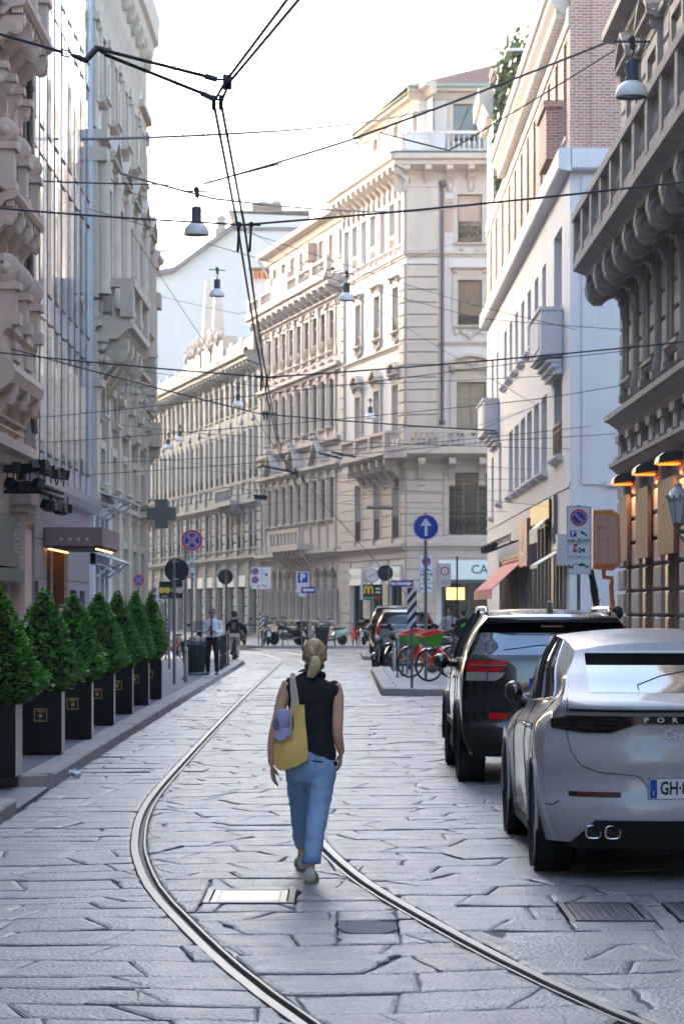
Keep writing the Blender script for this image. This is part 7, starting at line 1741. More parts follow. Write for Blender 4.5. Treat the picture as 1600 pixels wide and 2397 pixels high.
# ---------------- black SUV ahead
bx0,by0=2.21,26.13
bc=thing('parked_car','dark navy SUV with a 4x4 badge parked ahead of the light grey car','car',(bx0,by0,0))
M_np=mat('navy black paint',(.035,.04,.075),.22,coat=1.0,spec=.5)
SPJ=dict(yr=[(.30,.10),(.40,.03),(.5,-.01),(.62,0.0),(.66,.05),(.8,.07),(1.0,.07),(1.2,.09),(1.33,.12),(1.36,.17),(1.5,.26),(1.68,.37),(1.70,.33),(1.735,.26),(1.76,.30),(1.78,.40)],W=[(.30,.84),(.45,.90),(.6,.945),(.8,.955),(1.0,.95),(1.2,.935),(1.34,.905),(1.5,.83),(1.68,.745),(1.78,.66)],wrap=[(.3,.16),(.6,.24),(1.0,.24),(1.34,.20),(1.5,.16),(1.78,.12)],zl=[.32,.5,.68,.9,1.1,1.33,1.55,1.765],st=[[(.60,.93,.34),(.60,.95,.5),(.6,.965,.68),(.62,.968,.9),(.62,.96,1.1),(.60,.915,1.335),(.72,.835,1.55),(.85,.68,1.785)],[(1.05,.955,.34),(1.05,.965,.5),(1.05,.972,.68),(1.05,.97,.9),(1.05,.962,1.1),(1.0,.922,1.325),(1.10,.842,1.55),(1.18,.69,1.795)],[(1.62,.94,.34),(1.62,.955,.5),(1.62,.965,.68),(1.62,.968,.9),(1.62,.958,1.1),(1.60,.925,1.315),(1.65,.845,1.55),(1.70,.70,1.80)],[(1.72,.94,.34),(1.72,.955,.5),(1.72,.965,.68),(1.72,.968,.9),(1.72,.958,1.1),(1.70,.925,1.315),(1.74,.845,1.55),(1.78,.70,1.80)],[(2.45,.93,.34),(2.45,.945,.5),(2.45,.96,.68),(2.45,.965,.9),(2.45,.955,1.09),(2.45,.925,1.29),(2.42,.845,1.54),(2.40,.70,1.80)],[(2.55,.93,.34),(2.55,.945,.5),(2.55,.96,.68),(2.55,.965,.9),(2.55,.955,1.09),(2.55,.925,1.29),(2.50,.845,1.54),(2.46,.70,1.80)],[(3.35,.94,.34),(3.35,.955,.5),(3.35,.965,.68),(3.35,.965,.9),(3.35,.95,1.07),(3.35,.91,1.25),(3.15,.83,1.50),(2.9,.69,1.77)],[(3.95,.955,.34),(3.95,.965,.5),(3.95,.97,.68),(3.95,.962,.9),(3.95,.93,1.06),(3.75,.86,1.19),(3.68,.82,1.22),(3.6,.70,1.25)],[(4.45,.93,.36),(4.45,.94,.5),(4.45,.945,.66),(4.45,.93,.82),(4.45,.89,.98),(4.4,.80,1.09),(4.38,.74,1.12),(4.35,.62,1.14)],[(4.8,.74,.38),(4.8,.76,.5),(4.8,.77,.64),(4.8,.76,.78),(4.76,.72,.9),(4.72,.66,.98),(4.7,.6,1.01),(4.68,.5,1.03)]],glass={(1,5),(1,6),(2,5),(2,6),(4,5),(4,6),(6,5),(6,6)},wind={7},axles=(1.05,3.95),arch=.455,rw=.385,hw=.96,zu=.3,crown=lambda y:.03,rearbow=.05)
jp=Car(SPJ);jp.build(bc,M_np);J=jp.idx
for(y,sx) in((1.05,-1),(1.05,1),(3.95,-1),(3.95,1)):wheel(bc,sx*.83,y,.385,.27,sx,M_rimd,5)
Wj=lambda z:pl1(SPJ['W'],z)-.05
jp.patch(lambda z:-Wj(z),Wj,1.365,1.60,.008,20,8).build('rear_window',mat('reflecting rear glass',(.05,.055,.06),.05,spec=1.0,coat=1.0),bc)
jp.patch(lambda z:-Wj(z)-.02,lambda z:Wj(z)+.02,1.602,1.70,.014,20,4).build('spoiler_shade_band',mat('spoiler shade black',(.012,.012,.014),.12,spec=.8),bc)  # band for the black glass top, with the spoiler's shadow painted in
jp.patch(-.12,.12,1.66,1.685,.02,6,2).build('brake_light',M_tail,bc)
jp.line([(-.52,1.42),(-.15,1.47),(.2,1.48)],.004,.014).build('wiper',M_black,bc)
for sg in(-1,1):
 a=lambda z:sg*.47;b=lambda z:sg*(pl1(SPJ['W'],z)-.012)
 f=(lambda z0,z1,m,d,nm,i=-.47,top=0:(jp.patch((lambda z:-pl1(SPJ['W'],z)+.03) if sg<0 else(lambda z:-i+.10*(1-(z-z0)/(z1-z0))**2),(lambda z:i-.10*(1-(z-z0)/(z1-z0))**2) if sg<0 else(lambda z:pl1(SPJ['W'],z)-.03),z0,z1,d,12,4).build(nm,m,bc)))
 tl=f(1.19,1.305,M_tailb,.016,'tail_light',-.48);q=f(1.10,1.187,M_clear,.014,'reverse_light',-.52);
 q=MB();q.tube([jp.rear(sg*.70,1.07+.24*k/6,.02) for k in range(7)],.006,4);q.build('lamp_joint',M_black,tl)
 q=MB();q.tube([jp.rear(sg*(.50+.36*k/6),1.25,.018) for k in range(7)],.016,5);q.build('red_band',M_tail,tl)
 x0,x1=(-.68,-.50) if sg<0 else(.50,.68);jp.patch(x0,x1,.70,.765,.008,8,3).build('reflector',M_tailb,bc)
 jp.line([(sg*.47,1.07),(sg*.46,.95),(sg*.42,.90),(sg*.2,.885),(0,.885)],.005,.002).build('panel_joint',M_black,bc)
jp.patch(lambda z:-(pl1(SPJ['W'],z)-.006),lambda z:pl1(SPJ['W'],z)-.006,.31,.60,.012,24,6).build('lower_bumper',M_trim,bc)
text('4x4',.085,M_wht,'badge',bc,T((-.33,jp.rear(-.33,.965,.012).y,.965)),ext=.002,bold=.004,xs=1.5);q=jp.patch(-.42,-.24,.918,.93,.012,4,1);q.build('badge_bar',M_chrome,bc)
q=MB();y=jp.rear(0,1.0).y;q.box(-.27,.27,y-.02,y-.002,1.02,1.13);np_=q.build('number_plate',mat('plate white',(.86,.86,.86),.4),bc);q=MB();q.box(-.268,-.222,y-.023,y-.0202,1.022,1.128);q.build('blue_band',M_blue,np_)
for sg in(-1,1):
 m=MB();m.tube([jp.side(i,5,sg,.003) for i in range(J[1],J[7]+1)],.01,5);m.build('window_trim',M_chrome,bc)
 m=MB();
 for kk in(J[3],J[5]):MB().tube([jp.side(kk,5+2*k/8,sg,.003) for k in range(9)],.03,5).build('window_pillar',M_black,bc);m=MB()
 for kk in(J[2]+2,J[4],J[7]-4):m.tube([jp.side(kk,.3+4.6*k/16,sg,.0) for k in range(17)],.005,4)
 m.build('door_joint',M_black,bc)
 for kk in(J[3]+3,J[5]+3):p=jp.side(kk,4.0,sg,.025);m=MB();m.tube([p+Vector((0,-.11,0)),p+Vector((sg*.012,0,0)),p+Vector((0,.11,0))],.015,6);m.build('door_handle',M_chrome,bc)
 for ya in(1.05,3.95):
  m=MB();pts=[]
  for k in range(15):
   a=radians(-12)+(pi+radians(24))*k/14;pts.append((sg*.972,ya+.47*cos(a),.385+.47*sin(a)))
  m.tube(pts,.032,6);m.build('wheel_arch_trim',M_trim,bc)
  m=MB();m.lathe([(.45,0),(.45,.28)] if sg<0 else[(.45,-.28),(.45,0)],(sg*.97,ya,.385),30,'x');m.build('wheel_well',M_black,bc)
 m=MB();m.box(sg*.82,sg*.95,1.55,3.45,.28,.42);m.build('sill',M_trim,bc);m=MB();m.box(sg*.952,sg*.985,1.6,3.4,.55,.62);m.build('side_moulding',M_trim,bc)
 m=MB();m.tube([(sg*.66,.95,1.80),(sg*.66,1.05,1.845),(sg*.665,1.3,1.86),(sg*.67,2.4,1.86),(sg*.66,2.75,1.845),(sg*.65,2.85,1.80)],[.02,.026,.02,.02,.026,.02],8);m.build('roof_rail',M_rimb,bc)
 m=MB();m.ball((sg*1.06,3.2,1.24),(.10,.08,.09),12,8);mi_=m.build('wing_mirror',M_np,bc);m=MB();m.ball((sg*1.06,3.16,1.24),(.085,.06,.075),12,8);m.build('mirror_glass',M_carglass,mi_);m=MB();m.tube([(sg*.9,3.22,1.2),(sg*1.0,3.21,1.22)],.03,6);m.build('mirror_foot',M_trim,mi_)
m=MB();m.prism([(.62,1.81),(.9,1.82),(.80,1.93),(.74,1.92)],-.025,.025,'x');m.build('roof_antenna',M_black,bc)
# ---------------- far SUVs
def far_suv(x,y,paint,label,red=True):
 t=thing('parked_car',label,'car',(x,y,0));sp=dict(SPJ);c=Car(sp);c.build(t,paint)
 for(yy,sx) in((1.05,-1),(1.05,1),(3.95,-1),(3.95,1)):wheel(t,sx*.83,yy,.385,.27,sx,M_rim,5)
 c.patch(lambda z:-Wj(z)-.0,lambda z:Wj(z),1.20,1.70,.01,14,6).build('rear_window',M_carglass,t)
 if red:
  for sg in(-1,1):
   m=MB();m.tube([c.rear(sg*(pl1(SPJ['W'],z)-.04),z,.02) for z in(1.0,1.1,1.2,1.3,1.4,1.5,1.6,1.68)],[.05,.075,.07,.05,.045,.045,.045,.03],6);m.build('tail_light',M_tailb,t)
 for sg in(-1,1):
  m=MB();m.ball((sg*1.06,3.2,1.24),(.12,.09,.10),10,7);m.build('wing_mirror',M_trim,t)
 q=MB();q.box(-.26,.26,.02,.05,.86,.97);q.build('number_plate',M_wht,t);c.patch(lambda z:-(pl1(SPJ['W'],z)-.006),lambda z:pl1(SPJ['W'],z)-.006,.31,.60,.012,14,4).build('lower_bumper',M_trim,t);return t
far_suv(2.08,81.6,mat('silver paint',(.60,.61,.62),.3,metal=.5,coat=1),'silver estate car with tall red tail lights parked behind the black scooter')
far_suv(2.02,93.2,mat('dark blue paint',(.06,.08,.12),.25,coat=1),'dark blue car parked ahead of the silver estate car',False).location.z=.138
# ================================================================ BICYCLES AND SCOOTERS
M_rs=mat('share bike red',(.88,.13,.09),.4,coat=.3);M_gr=mat('basket green',(.30,.62,.14),.5);M_org=mat('amber reflector',(.95,.55,.08),.4);M_seat=mat('black vinyl',(.05,.05,.055),.45)
def bikewheel(root,x,r,z=None,m=M_tyre,y=0,th=.022,spokes=14):
 z=r if z is None else z;w=MB();n=36;k=8;vs=[]
 for i in range(n):
  a=2*pi*i/n
  for j in range(k):b=2*pi*j/k;q=r-th+th*cos(b);vs.append((x+q*cos(a),y+th*sin(b),z+q*sin(a)))
 w.add(vs,[(i*k+j,((i+1)%n)*k+j,((i+1)%n)*k+(j+1)%k,i*k+(j+1)%k) for i in range(n) for j in range(k)],True);t=w.build('wheel',m,root)
 s=MB()
 for i in range(spokes):a=2*pi*i/spokes;s.tube([(x,y+(.02 if i%2 else-.02),z),(x+(r-.04)*cos(a),y,z+(r-.04)*sin(a))],.003,3)
 s.lathe([(r-.045,-.012),(r-.04,-.014),(r-.04,.014),(r-.045,.012)],(x,y,z),32,'y');s.lathe([(.03,-.04),(.03,.04)],(x,y,z),8,'y');s.build('rim',M_steel2,t);return t
def bicycle(label,loc,rz,col=M_rs,basket=None,lean=0,group=None,steer=.2,batt=True):
 t=thing('bicycle',label,'bicycle',loc,rz,group);t.rotation_euler=(lean,0,rz);R_=.34
 bikewheel(t,-.52,R_)
 f=MB();f.tube([(-.12,0,.30),(.40,0,.68)],.06,8);f.tube([(-.12,0,.30),(-.2,0,.78)],.022,7);f.tube([(-.52,.05,R_),(-.12,.05,.30)],.016,6);f.tube([(-.52,-.05,R_),(-.12,-.05,.30)],.016,6);f.tube([(-.52,.05,R_),(-.18,0,.62)],.013,6);f.tube([(-.52,-.05,R_),(-.18,0,.62)],.013,6);f.tube([(.385,0,.56),(.36,0,.84)],.032,8)
 vs=[];n=10
 for k in range(n+1):
  a=radians(20+150*k/n);vs+=[(-.52+.37*cos(a),-.03,R_+.37*sin(a)),(-.52+.37*cos(a),.03,R_+.37*sin(a))]
 f.add(vs,[(2*k,2*k+1,2*k+3,2*k+2) for k in range(n)],True);f.build('frame',col,t)
 if batt:b=MB();b.tube([(0,0,.40),(.30,0,.62)],.052,8);b.build('battery',M_black,t)
 S=MB();S.ball((-.24,0,.86),(.14,.075,.035),10,6);S.ball((-.15,0,.865),(.12,.035,.028),8,5);S.build('saddle',M_seat,t);S=MB();S.tube([(-.2,0,.76),(-.22,0,.85)],.014,6);S.build('seat_post',M_steel2,t)
 e=bpy.data.objects.new('front_fork',None);
 fk=MB();fk.tube([(.375,0,.74),(.41,.05,.60),(.55,.055,R_)],.026,6);fk.tube([(.375,0,.74),(.41,-.05,.60),(.55,-.055,R_)],.026,6);fk.tube([(.385,0,.6),(.345,0,.98)],.02,7)
 vs=[]
 for k in range(n+1):
  a=radians(10+140*k/n);vs+=[(.55+.37*cos(a),-.03,R_+.37*sin(a)),(.55+.37*cos(a),.03,R_+.37*sin(a))]
 fk.add(vs,[(2*k,2*k+1,2*k+3,2*k+2) for k in range(n)],True);piv=T((.375,0,0))@RZ(steer)@T((-.375,0,0));fo=fk.build('fork',col,t,piv)
 w=bikewheel(fo,.55,R_);h=MB();h.tube([(.345,0,.98),(.34,0,1.02)],.016,6);h.tube([(.22,.30,1.06),(.32,.2,1.05),(.34,0,1.02),(.32,-.2,1.05),(.22,-.30,1.06)],.013,6);h.build('handlebar',M_black,fo)
 if basket:
  b=MB();b.mi=0
  A=[(.42,-.15,.74),(.68,-.11,.74),(.68,.11,.74),(.42,.15,.74),(.36,-.23,1.06),(.82,-.18,.94),(.82,.18,.94),(.36,.23,1.06)]
  b.add(A,[(0,3,2,1),(0,1,5,4),(1,2,6,5),(2,3,7,6),(3,0,4,7)],False,0);C2=[Vector(p)*1 for p in A];I_=[Vector((.555,0,.8))+(Vector(p)-Vector((.555,0,.8)))*.95 for p in A];I_=[Vector((p.x,p.y,q[2])) for p,q in zip(I_,A)]
  b.add(I_,[(0,1,2,3),(0,4,5,1),(1,5,6,2),(2,6,7,3),(3,7,4,0)],False,1)
  for k in range(4):p,q=Vector(A[4+k]),Vector(A[4+(k+1)%4]);b.tube([p,q],.016,5,True,1)
  bo=b.build('basket',[basket,col],fo)
  q=MB();q.ball((.745,0,.87),(.01,.035,.035),8,6);q.box(.735,.755,.05,.12,.86,.885);q.build('basket_emblem',M_wht,bo)
 m=MB()
 for a in(.5,2.6):m.box(.55+.2*cos(a)-.015,.55+.2*cos(a)+.015,-.03,.03,R_+.2*sin(a)-.05,R_+.2*sin(a)+.05)
 m.build('wheel_reflector',M_org,w);m=MB();m.tube([(-.12,-.1,.22),(-.12,.1,.38)],.012,5);m.lathe([(.09,-.01),(.09,.01),(0,.012)],(-.12,.05,.30),16,'y');m.build('crank',M_black,t);m=MB();m.tube([(-.2,.08,.32),(-.26,.2,.0)],.012,5);m.build('kickstand',M_black,t);return t
pb=G(1003,1596,.142)
bicycle('red share bicycle with a green basket, its front wheel beside the blue arrow sign pole',(2.52,59.3,.142),radians(222),M_rs,M_gr,radians(-4),'red share bicycles',-.3).scale=(1.13,)*3
bicycle('second red share bicycle, its green basket half hidden by the striped marker pole',(2.2,62.6,.142),radians(215),M_rs,M_gr,radians(-4),'red share bicycles',-.15).scale=(1.13,)*3
bicycle('dark parked bicycle with plain handlebars behind the red share bicycles',(3.15,64.2,.142),radians(200),M_navy,None,radians(-3),None,.25,False)
bicycle('red and black bicycle parked behind the bollards near the planted trees',(-5.65,83.5,.13),radians(170),M_rs,None,radians(5),None,.15)
bicycle('small red wheeled bicycle with blue frame beside the pale green scooter at the far kerb',(.62,118.6,.13),radians(255),M_rs,None,0,None,.2)
bicycle('turquoise bicycle standing left of the pale green scooter at the far kerb',(-1.25,119.2,.13),radians(280),mat('turquoise paint',(.25,.55,.66),.4),None,0,None,.1,False)
def scooter(label,loc,rz,col,box=False,screen=False,steer=0,name='scooter',lean=0,seat=M_seat,moto=False,plate_=True):
 t=thing(name,label,name.replace('_',' '),loc,rz);t.rotation_euler=(lean,0,rz);r=.25 if not moto else.31;xr,xf=(-.62,.68) if not moto else(-.68,.76)
 for x,nm in((xr,0),):
  w=MB();w.lathe([(r*.6,-.05),(r*.85,-.06),(r,-.03),(r,.03),(r*.85,.06),(r*.6,.05)],(x,0,r),24,'y');wo=w.build('wheel',M_tyre,t);q=MB();q.lathe([(0,-.04),(r*.62,-.045),(r*.62,.045),(0,.04)],(x,0,r),18,'y');q.build('rim',M_rim,wo)
 def loft(rows,nm,m,par=t,n=12):
  mb=MB();vs=[]
  for(x,z,hy,hz) in rows:
   for k in range(n):a=2*pi*k/n;c_,s_=cos(a),sin(a);vs.append((x,math.copysign(abs(c_)**.75,c_)*hy,z+math.copysign(abs(s_)**.8,s_)*hz))
  L=len(rows);mb.add(vs,[(i*n+j,i*n+(j+1)%n,(i+1)*n+(j+1)%n,(i+1)*n+j) for i in range(L-1) for j in range(n)],True);mb.add(vs[:n],[tuple(range(n))[::-1]]);mb.add(vs[-n:],[tuple(range(n))]);return mb.build(nm,m,par)
 if moto:
  loft([(-.95,.80,.04,.03),(-.75,.74,.10,.07),(-.4,.66,.11,.10),(-.1,.66,.10,.1)],'rear_body',col);loft([(-.15,.74,.1,.08),(.1,.84,.17,.13),(.35,.84,.16,.12),(.5,.78,.08,.06)],'tank',col);loft([(-.3,.42,.14,.16),(0,.42,.2,.2),(.3,.44,.18,.18)],'engine',mat('engine metal',(.42,.43,.44),.35,metal=.8))
  loft([(-.8,.83,.09,.03),(-.5,.79,.13,.045),(-.1,.78,.11,.04)],'seat',seat);q=MB();q.tube([(.1,-.2,.35),(-.3,-.24,.26),(-.9,-.24,.4)],[.03,.04,.055],8);q.tube([(.1,.2,.35),(-.3,.24,.26),(-.9,.24,.4)],[.03,.04,.055],8);q.build('exhaust',M_chrome,t)
  for sg in(-1,1):loft([(-.95,.62,.08,.13),(-.7,.62,.1,.17),(-.45,.62,.07,.14)],'pannier',M_rim).matrix_basis=T((0,sg*.26,0))
 else:
  loft([(-.92,.70,.05,.06),(-.80,.66,.15,.13),(-.55,.58,.19,.20),(-.3,.50,.17,.20),(-.12,.36,.13,.12)],'rear_body',col);loft([(-.15,.25,.16,.05),(.1,.24,.17,.04),(.36,.26,.16,.05)],'foot_board',M_trim)
  loft([(-.78,.80,.10,.03),(-.55,.80,.15,.05),(-.25,.77,.14,.06),(-.05,.74,.1,.04)],'seat',seat);q=MB();q.tube([(-.2,-.2,.3),(-.75,-.21,.34)],[.035,.055],8);q.build('exhaust',M_rim,t);loft([(.30,.28,.15,.05),(.40,.45,.20,.10),(.43,.62,.21,.10),(.40,.80,.17,.10),(.36,.92,.08,.05)],'front_shield',col)
 piv=T((.40,0,0))@RZ(steer)@T((-.40,0,0));fk=MB();fk.tube([(.40,0,.85),(.56,.07,.5),(xf,.075,r)],.022,6);fk.tube([(.40,0,.85),(.56,-.07,.5),(xf,-.075,r)],.022,6);fo=fk.build('fork',M_steel,t,piv)
 w=MB();w.lathe([(r*.6,-.05),(r*.85,-.06),(r,-.03),(r,.03),(r*.85,.06),(r*.6,.05)],(xf,0,r),24,'y');wo=w.build('wheel',M_tyre,fo);q=MB();q.lathe([(0,-.04),(r*.62,-.045),(r*.62,.045),(0,.04)],(xf,0,r),18,'y');q.build('rim',M_rim,wo)
 fe=MB();vs=[];n=10
 for k in range(n+1):
  a=radians(15+140*k/n)
  for yy,rr in((-.075,r+.02),(-.04,r+.05),(.04,r+.05),(.075,r+.02)):vs.append((xf+rr*cos(a),yy,r+rr*sin(a)))
 fe.add(vs,[(4*k+j,4*k+j+1,4*(k+1)+j+1,4*(k+1)+j) for k in range(n) for j in range(3)],True);fe.build('front_fender',col,fo)
 h=MB();hz=1.0 if not moto else 1.02;h.tube([(.2,.36,hz),(.34,.2,hz+.02),(.38,0,hz-.02),(.34,-.2,hz+.02),(.2,-.36,hz)],.016,6);h.build('handlebar',M_black,fo);hh=MB();hh.ball((.47,0,hz-.06),(.09,.12,.09),12,8);ho=hh.build('headlight_housing',col,fo);q=MB();q.ball((.535,0,hz-.06),(.03,.085,.07),10,6);q.build('headlight',M_clear,ho)
 for sg in(-1,1):q=MB();q.tube([(.33,sg*.22,hz+.02),(.35,sg*.32,hz+.2)],.008,5);q.ball((.34,sg*.36,hz+.24),(.02,.08,.055),10,6);q.build('mirror',M_black,fo)
 if screen:q=MB();vs=[];[vs.append((.46+.0*i-.22*i/6,.26*(1-.35*i/6)*(j/3-1),hz+.0+.42*i/6-.05*abs(j/3-1))) for i in range(7) for j in range(7)];q.add(vs,[(i*7+j,i*7+j+1,(i+1)*7+j+1,(i+1)*7+j) for i in range(6) for j in range(6)],True);q.build('windscreen',mat('smoked screen',(.42,.46,.50),.08,spec=.9,alpha=.6),fo)
 if box:loft([(-1.05,1.02,.08,.06),(-1.0,1.02,.20,.13),(-.75,1.03,.23,.15),(-.58,1.02,.20,.13),(-.54,1.02,.08,.06)],'top_box',M_black);q=MB();q.box(-.95,-.6,-.1,.1,.80,.90);q.build('rack',M_steel,t)
 q=MB();q.ball((-.93,0,.70),(.03,.09,.04),8,5);q.build('tail_light',M_tail,t)
 if plate_:q=MB();q.add([(-.96,-.09,.42),(-.96,.09,.42),(-.94,.09,.58),(-.94,-.09,.58)],[(0,3,2,1)]);q.box(-.93,-.9,-.07,.07,.4,.66);q.build('number_plate',M_wht,t)
 q=MB();q.tube([(-.1,.1,.26),(-.15,.22,.01)],.016,5);q.build('stand',M_steel,t);return t
M_sb=mat('glossy black scooter',(.05,.055,.06),.22,coat=.6);M_dk=mat('dark slate scooter',(.16,.18,.21),.3,coat=.5)
scooter('black scooter with a large top box parked at the traffic island kerb',(1.32,76.6,0.0),radians(240),M_sb,True,False,.15)
scooter('black scooter with a clear windscreen parked beside the hoop barriers on the island',(1.72,70.5,.142),radians(252),M_dk,False,True,-.2)
scooter('dark scooter parked beside the red share bicycles, its front seen above the island',(3.2,60.9,.142),radians(238),M_sb,False,False,-.2)
scooter('dark touring motorcycle with chrome parts parked behind the red share bicycles',(3.0,67.8,.142),radians(215),M_dk,False,True,.15,'motorcycle',0,M_seat,True)
scooter('small dark scooter seen from behind at the far kerb near the striped marker',(-4.75,119.2,.13),radians(78),M_sb,False,False,.1)
scooter('dark touring motorcycle with a round top box at the far kerb',(-2.6,119.4,.13),radians(150),M_dk,True,True,-.2,'motorcycle',0,M_seat,True)
scooter('dark scooter parked between the two bins and the arched windows',(-3.6,119.8,.13),radians(100),M_dk,False,True,.1)
scooter('slate coloured scooter with a top box near the small red wheeled bicycle',(1.25,119.4,.13),radians(70),M_dk,True,False,-.1)
scooter('pale green scooter with a curved front shield at the far kerb',(-.55,119.5,.13),radians(205),mat('mint scooter paint',(.66,.76,.68),.3,coat=.5),False,True,.35,'scooter',0,mat('tan saddle',(.35,.28,.22),.6))
scooter('black and red scooter parked past the pale concrete bollards near the red bicycle',(-5.2,90.2,.02),radians(80),M_sb,False,True,0)
# ================================================================ PEOPLE
def remesh(mb,vox,smooth=4,noise_fn=None):
 """fuse the collected shapes into one continuous surface"""
 me=bpy.data.meshes.new('tmp');me.from_pydata([tuple(v) for v in mb.v],[],mb.f);o=bpy.data.objects.new('tmp',me)
 m=o.modifiers.new('r','REMESH');m.mode='VOXEL';m.voxel_size=vox;m.use_smooth_shade=True
 s=o.modifiers.new('s','SMOOTH');s.factor=.5;s.iterations=smooth
 me2=evalmesh(o)
 if noise_fn:
  nr=[v.normal.copy() for v in me2.vertices];me2.vertices.foreach_set('co',[q for v,n_ in zip(me2.vertices,nr) for q in v.co+n_*noise_fn(v.co)])
 me2.polygons.foreach_set('use_smooth',[True]*len(me2.polygons));return me2
def put(name,me,mats,parent):
 me.materials.clear();[me.materials.append(m) for m in(mats if isinstance(mats,(list,tuple)) else[mats])]
 return link(name,me,parent)
def limb(mb,pts,n=14,cap=True):
 """pts: (x, y, z, rx, ry) elliptical rings with horizontal-ish sections perpendicular to the path"""
 P_=[Vector(p[:3]) for p in pts];vs=[];k=len(P_);D=5;dense=[]
 for i in range(k-1):
  a,b,c,d=[pts[max(0,min(k-1,j))] for j in(i-1,i,i+1,i+2)]
  for q in range(D):t=q/D;dense.append([cr1(a[m],b[m],c[m],d[m],t) for m in range(5)])
 dense.append(list(pts[-1]));P_=[Vector(p[:3]) for p in dense];K=len(P_)
 for i,p in enumerate(P_):
  t=(P_[min(i+1,K-1)]-P_[max(i-1,0)]).normalized();ax=Vector((1,0,0));
  if abs(t.x)>.9:ax=Vector((0,0,1))
  b=t.cross(ax).normalized();a=b.cross(t).normalized()
  for j in range(n):an=2*pi*j/n;vs.append(p+a*cos(an)*max(.003,dense[i][3])+b*sin(an)*max(.003,dense[i][4]))
 mb.add(vs,[(i*n+j,i*n+(j+1)%n,(i+1)*n+(j+1)%n,(i+1)*n+j) for i in range(K-1) for j in range(n)],True)
 mb.add(vs[:n],[tuple(range(n))[::-1]]);mb.add(vs[-n:],[tuple(range(n))])
def hand(mb,wrist,d,palm_n,side,s=1.0,curl=.4):
 """palm, five unequal bent fingers and a thumb from the side of the palm. d: finger direction, palm_n: palm normal, side: towards the thumb"""
 d=Vector(d).normalized();nrm=Vector(palm_n).normalized();sd=Vector(side).normalized();w=Vector(wrist)
 c=w+d*.045*s
 def ell(cen,a,b,c_,ra,rb,rc,n=10,k=6):
  vs=[]
  for i in range(k+1):
   an=-pi/2+pi*i/k
   for j in range(n):bb=2*pi*j/n;vs.append(cen+a*ra*sin(an)+b*rb*cos(an)*cos(bb)+c_*rc*cos(an)*sin(bb))
  mb.add(vs,[(i*n+j,i*n+(j+1)%n,(i+1)*n+(j+1)%n,(i+1)*n+j) for i in range(k) for j in range(n)],True)
 ell(c,d,sd,nrm,.055*s,.040*s,.016*s)
 for k,(off,L) in enumerate(((.029,.070),(.010,.079),(-.010,.073),(-.028,.058))):
  b=w+d*.082*s+sd*off*s;cu=curl*(1+.18*k);p=[b];dd=d.copy()
  for q,f in enumerate((.45,.32,.23)):dd=(dd+nrm*cu*.55).normalized();p.append(p[-1]+dd*L*f*s)
  mb.tube([b-d*.02*s]+p,[.0095*s,.0095*s,.0088*s,.0080*s,.0066*s],7)
 b=w+d*.025*s+sd*.030*s;p=[b,b+(sd*.75+d*.6+nrm*.25).normalized()*.032*s,b+(sd*.75+d*.6+nrm*.25).normalized()*.032*s+(d*.85+sd*.35+nrm*.35).normalized()*.030*s,b+(sd*.75+d*.6+nrm*.25).normalized()*.032*s+(d*.85+sd*.3+nrm*.4).normalized()*.052*s]
 mb.tube(p,[.013*s,.0115*s,.0098*s,.0075*s],7)
M_skin=mat('warm skin',(.88,.67,.56),.5,var=.05,scale=12,spec=.4);M_skin2=mat('tanned skin',(.62,.42,.33),.5,var=.05,scale=12,spec=.4)
M_vest=mat('dark navy knit',(.075,.09,.13),.8,var=.12,scale=40,bump=.2,bscale=180);M_jean=mat('blue denim',(.55,.66,.80),.8,var=.10,scale=14,bump=.3,bscale=260)
M_hair=mat('dark blond hair',(.74,.60,.44),.5,var=.25,scale=30,spec=.5);M_hairl=mat('blond hair tie tail',(.84,.71,.54),.5,var=.2,scale=40,spec=.5);M_hairroot=mat('darker hair roots',(.36,.27,.20),.55,var=.2,scale=40)
M_tote=mat('yellow canvas',(.96,.80,.46),.85,var=.07,scale=9,bump=.35,bscale=200);M_strap=mat('beige webbing',(.72,.66,.60),.8);M_cap=mat('lavender cap',(.66,.62,.76),.8,var=.05);M_shoe=mat('pale grey canvas shoe',(.70,.67,.64),.75,var=.06);M_sole=mat('shoe sole',(.52,.49,.45),.8)
# ---------------- the woman walking away
wx,wy=G(727,2064).x+.0,17.02
wo=thing('person','woman seen from behind walking along the tracks in a navy sleeveless top and blue jeans','person',(wx,wy,0))
hy=.40
sk=MB()
sk.ball((.022,hy+.05,1.525),(.073,.092,.105),16,12);sk.ball((.022,hy+.085,1.465),(.055,.07,.055),12,8);limb(sk,[(.018,hy+.0,1.33,.07,.06),(.02,hy+.01,1.39,.053,.055),(.022,hy+.03,1.45,.05,.055),(.022,hy+.04,1.49,.052,.06)])
sk.ball((.022,hy+.150,1.51),(.012,.02,.022),6,5);sk.ball((.022,hy+.135,1.475),(.025,.012,.008),6,4)
for sg in(-1,1):sk.ball((.022+sg*.079,hy+.045,1.515),(.010,.018,.030),8,6);sk.ball((.022+sg*.03,hy+.128,1.53),(.014,.008,.009),6,4)
limb(sk,[(0,hy,.84,.15,.11),(0,hy,1.0,.125,.095),(0,hy-.005,1.18,.15,.10),(.002,hy-.005,1.30,.15,.09),(.01,hy,1.36,.09,.07)])
LA=[(-.150,hy-.005,1.335,.052,.055),(-.190,hy-.01,1.25,.046,.05),(-.222,hy-.015,1.12,.041,.044),(-.250,hy-.02,1.02,.037,.04),(-.266,hy-.01,.93,.036,.037),(-.274,hy+.01,.84,.029,.031),(-.276,hy+.025,.77,.022,.026)]
limb(sk,LA);hand(sk,(-.274,hy+.03,.765),(.12,.12,-1),(.6,.55,.2),(.3,.9,-.1),1.0,.35)
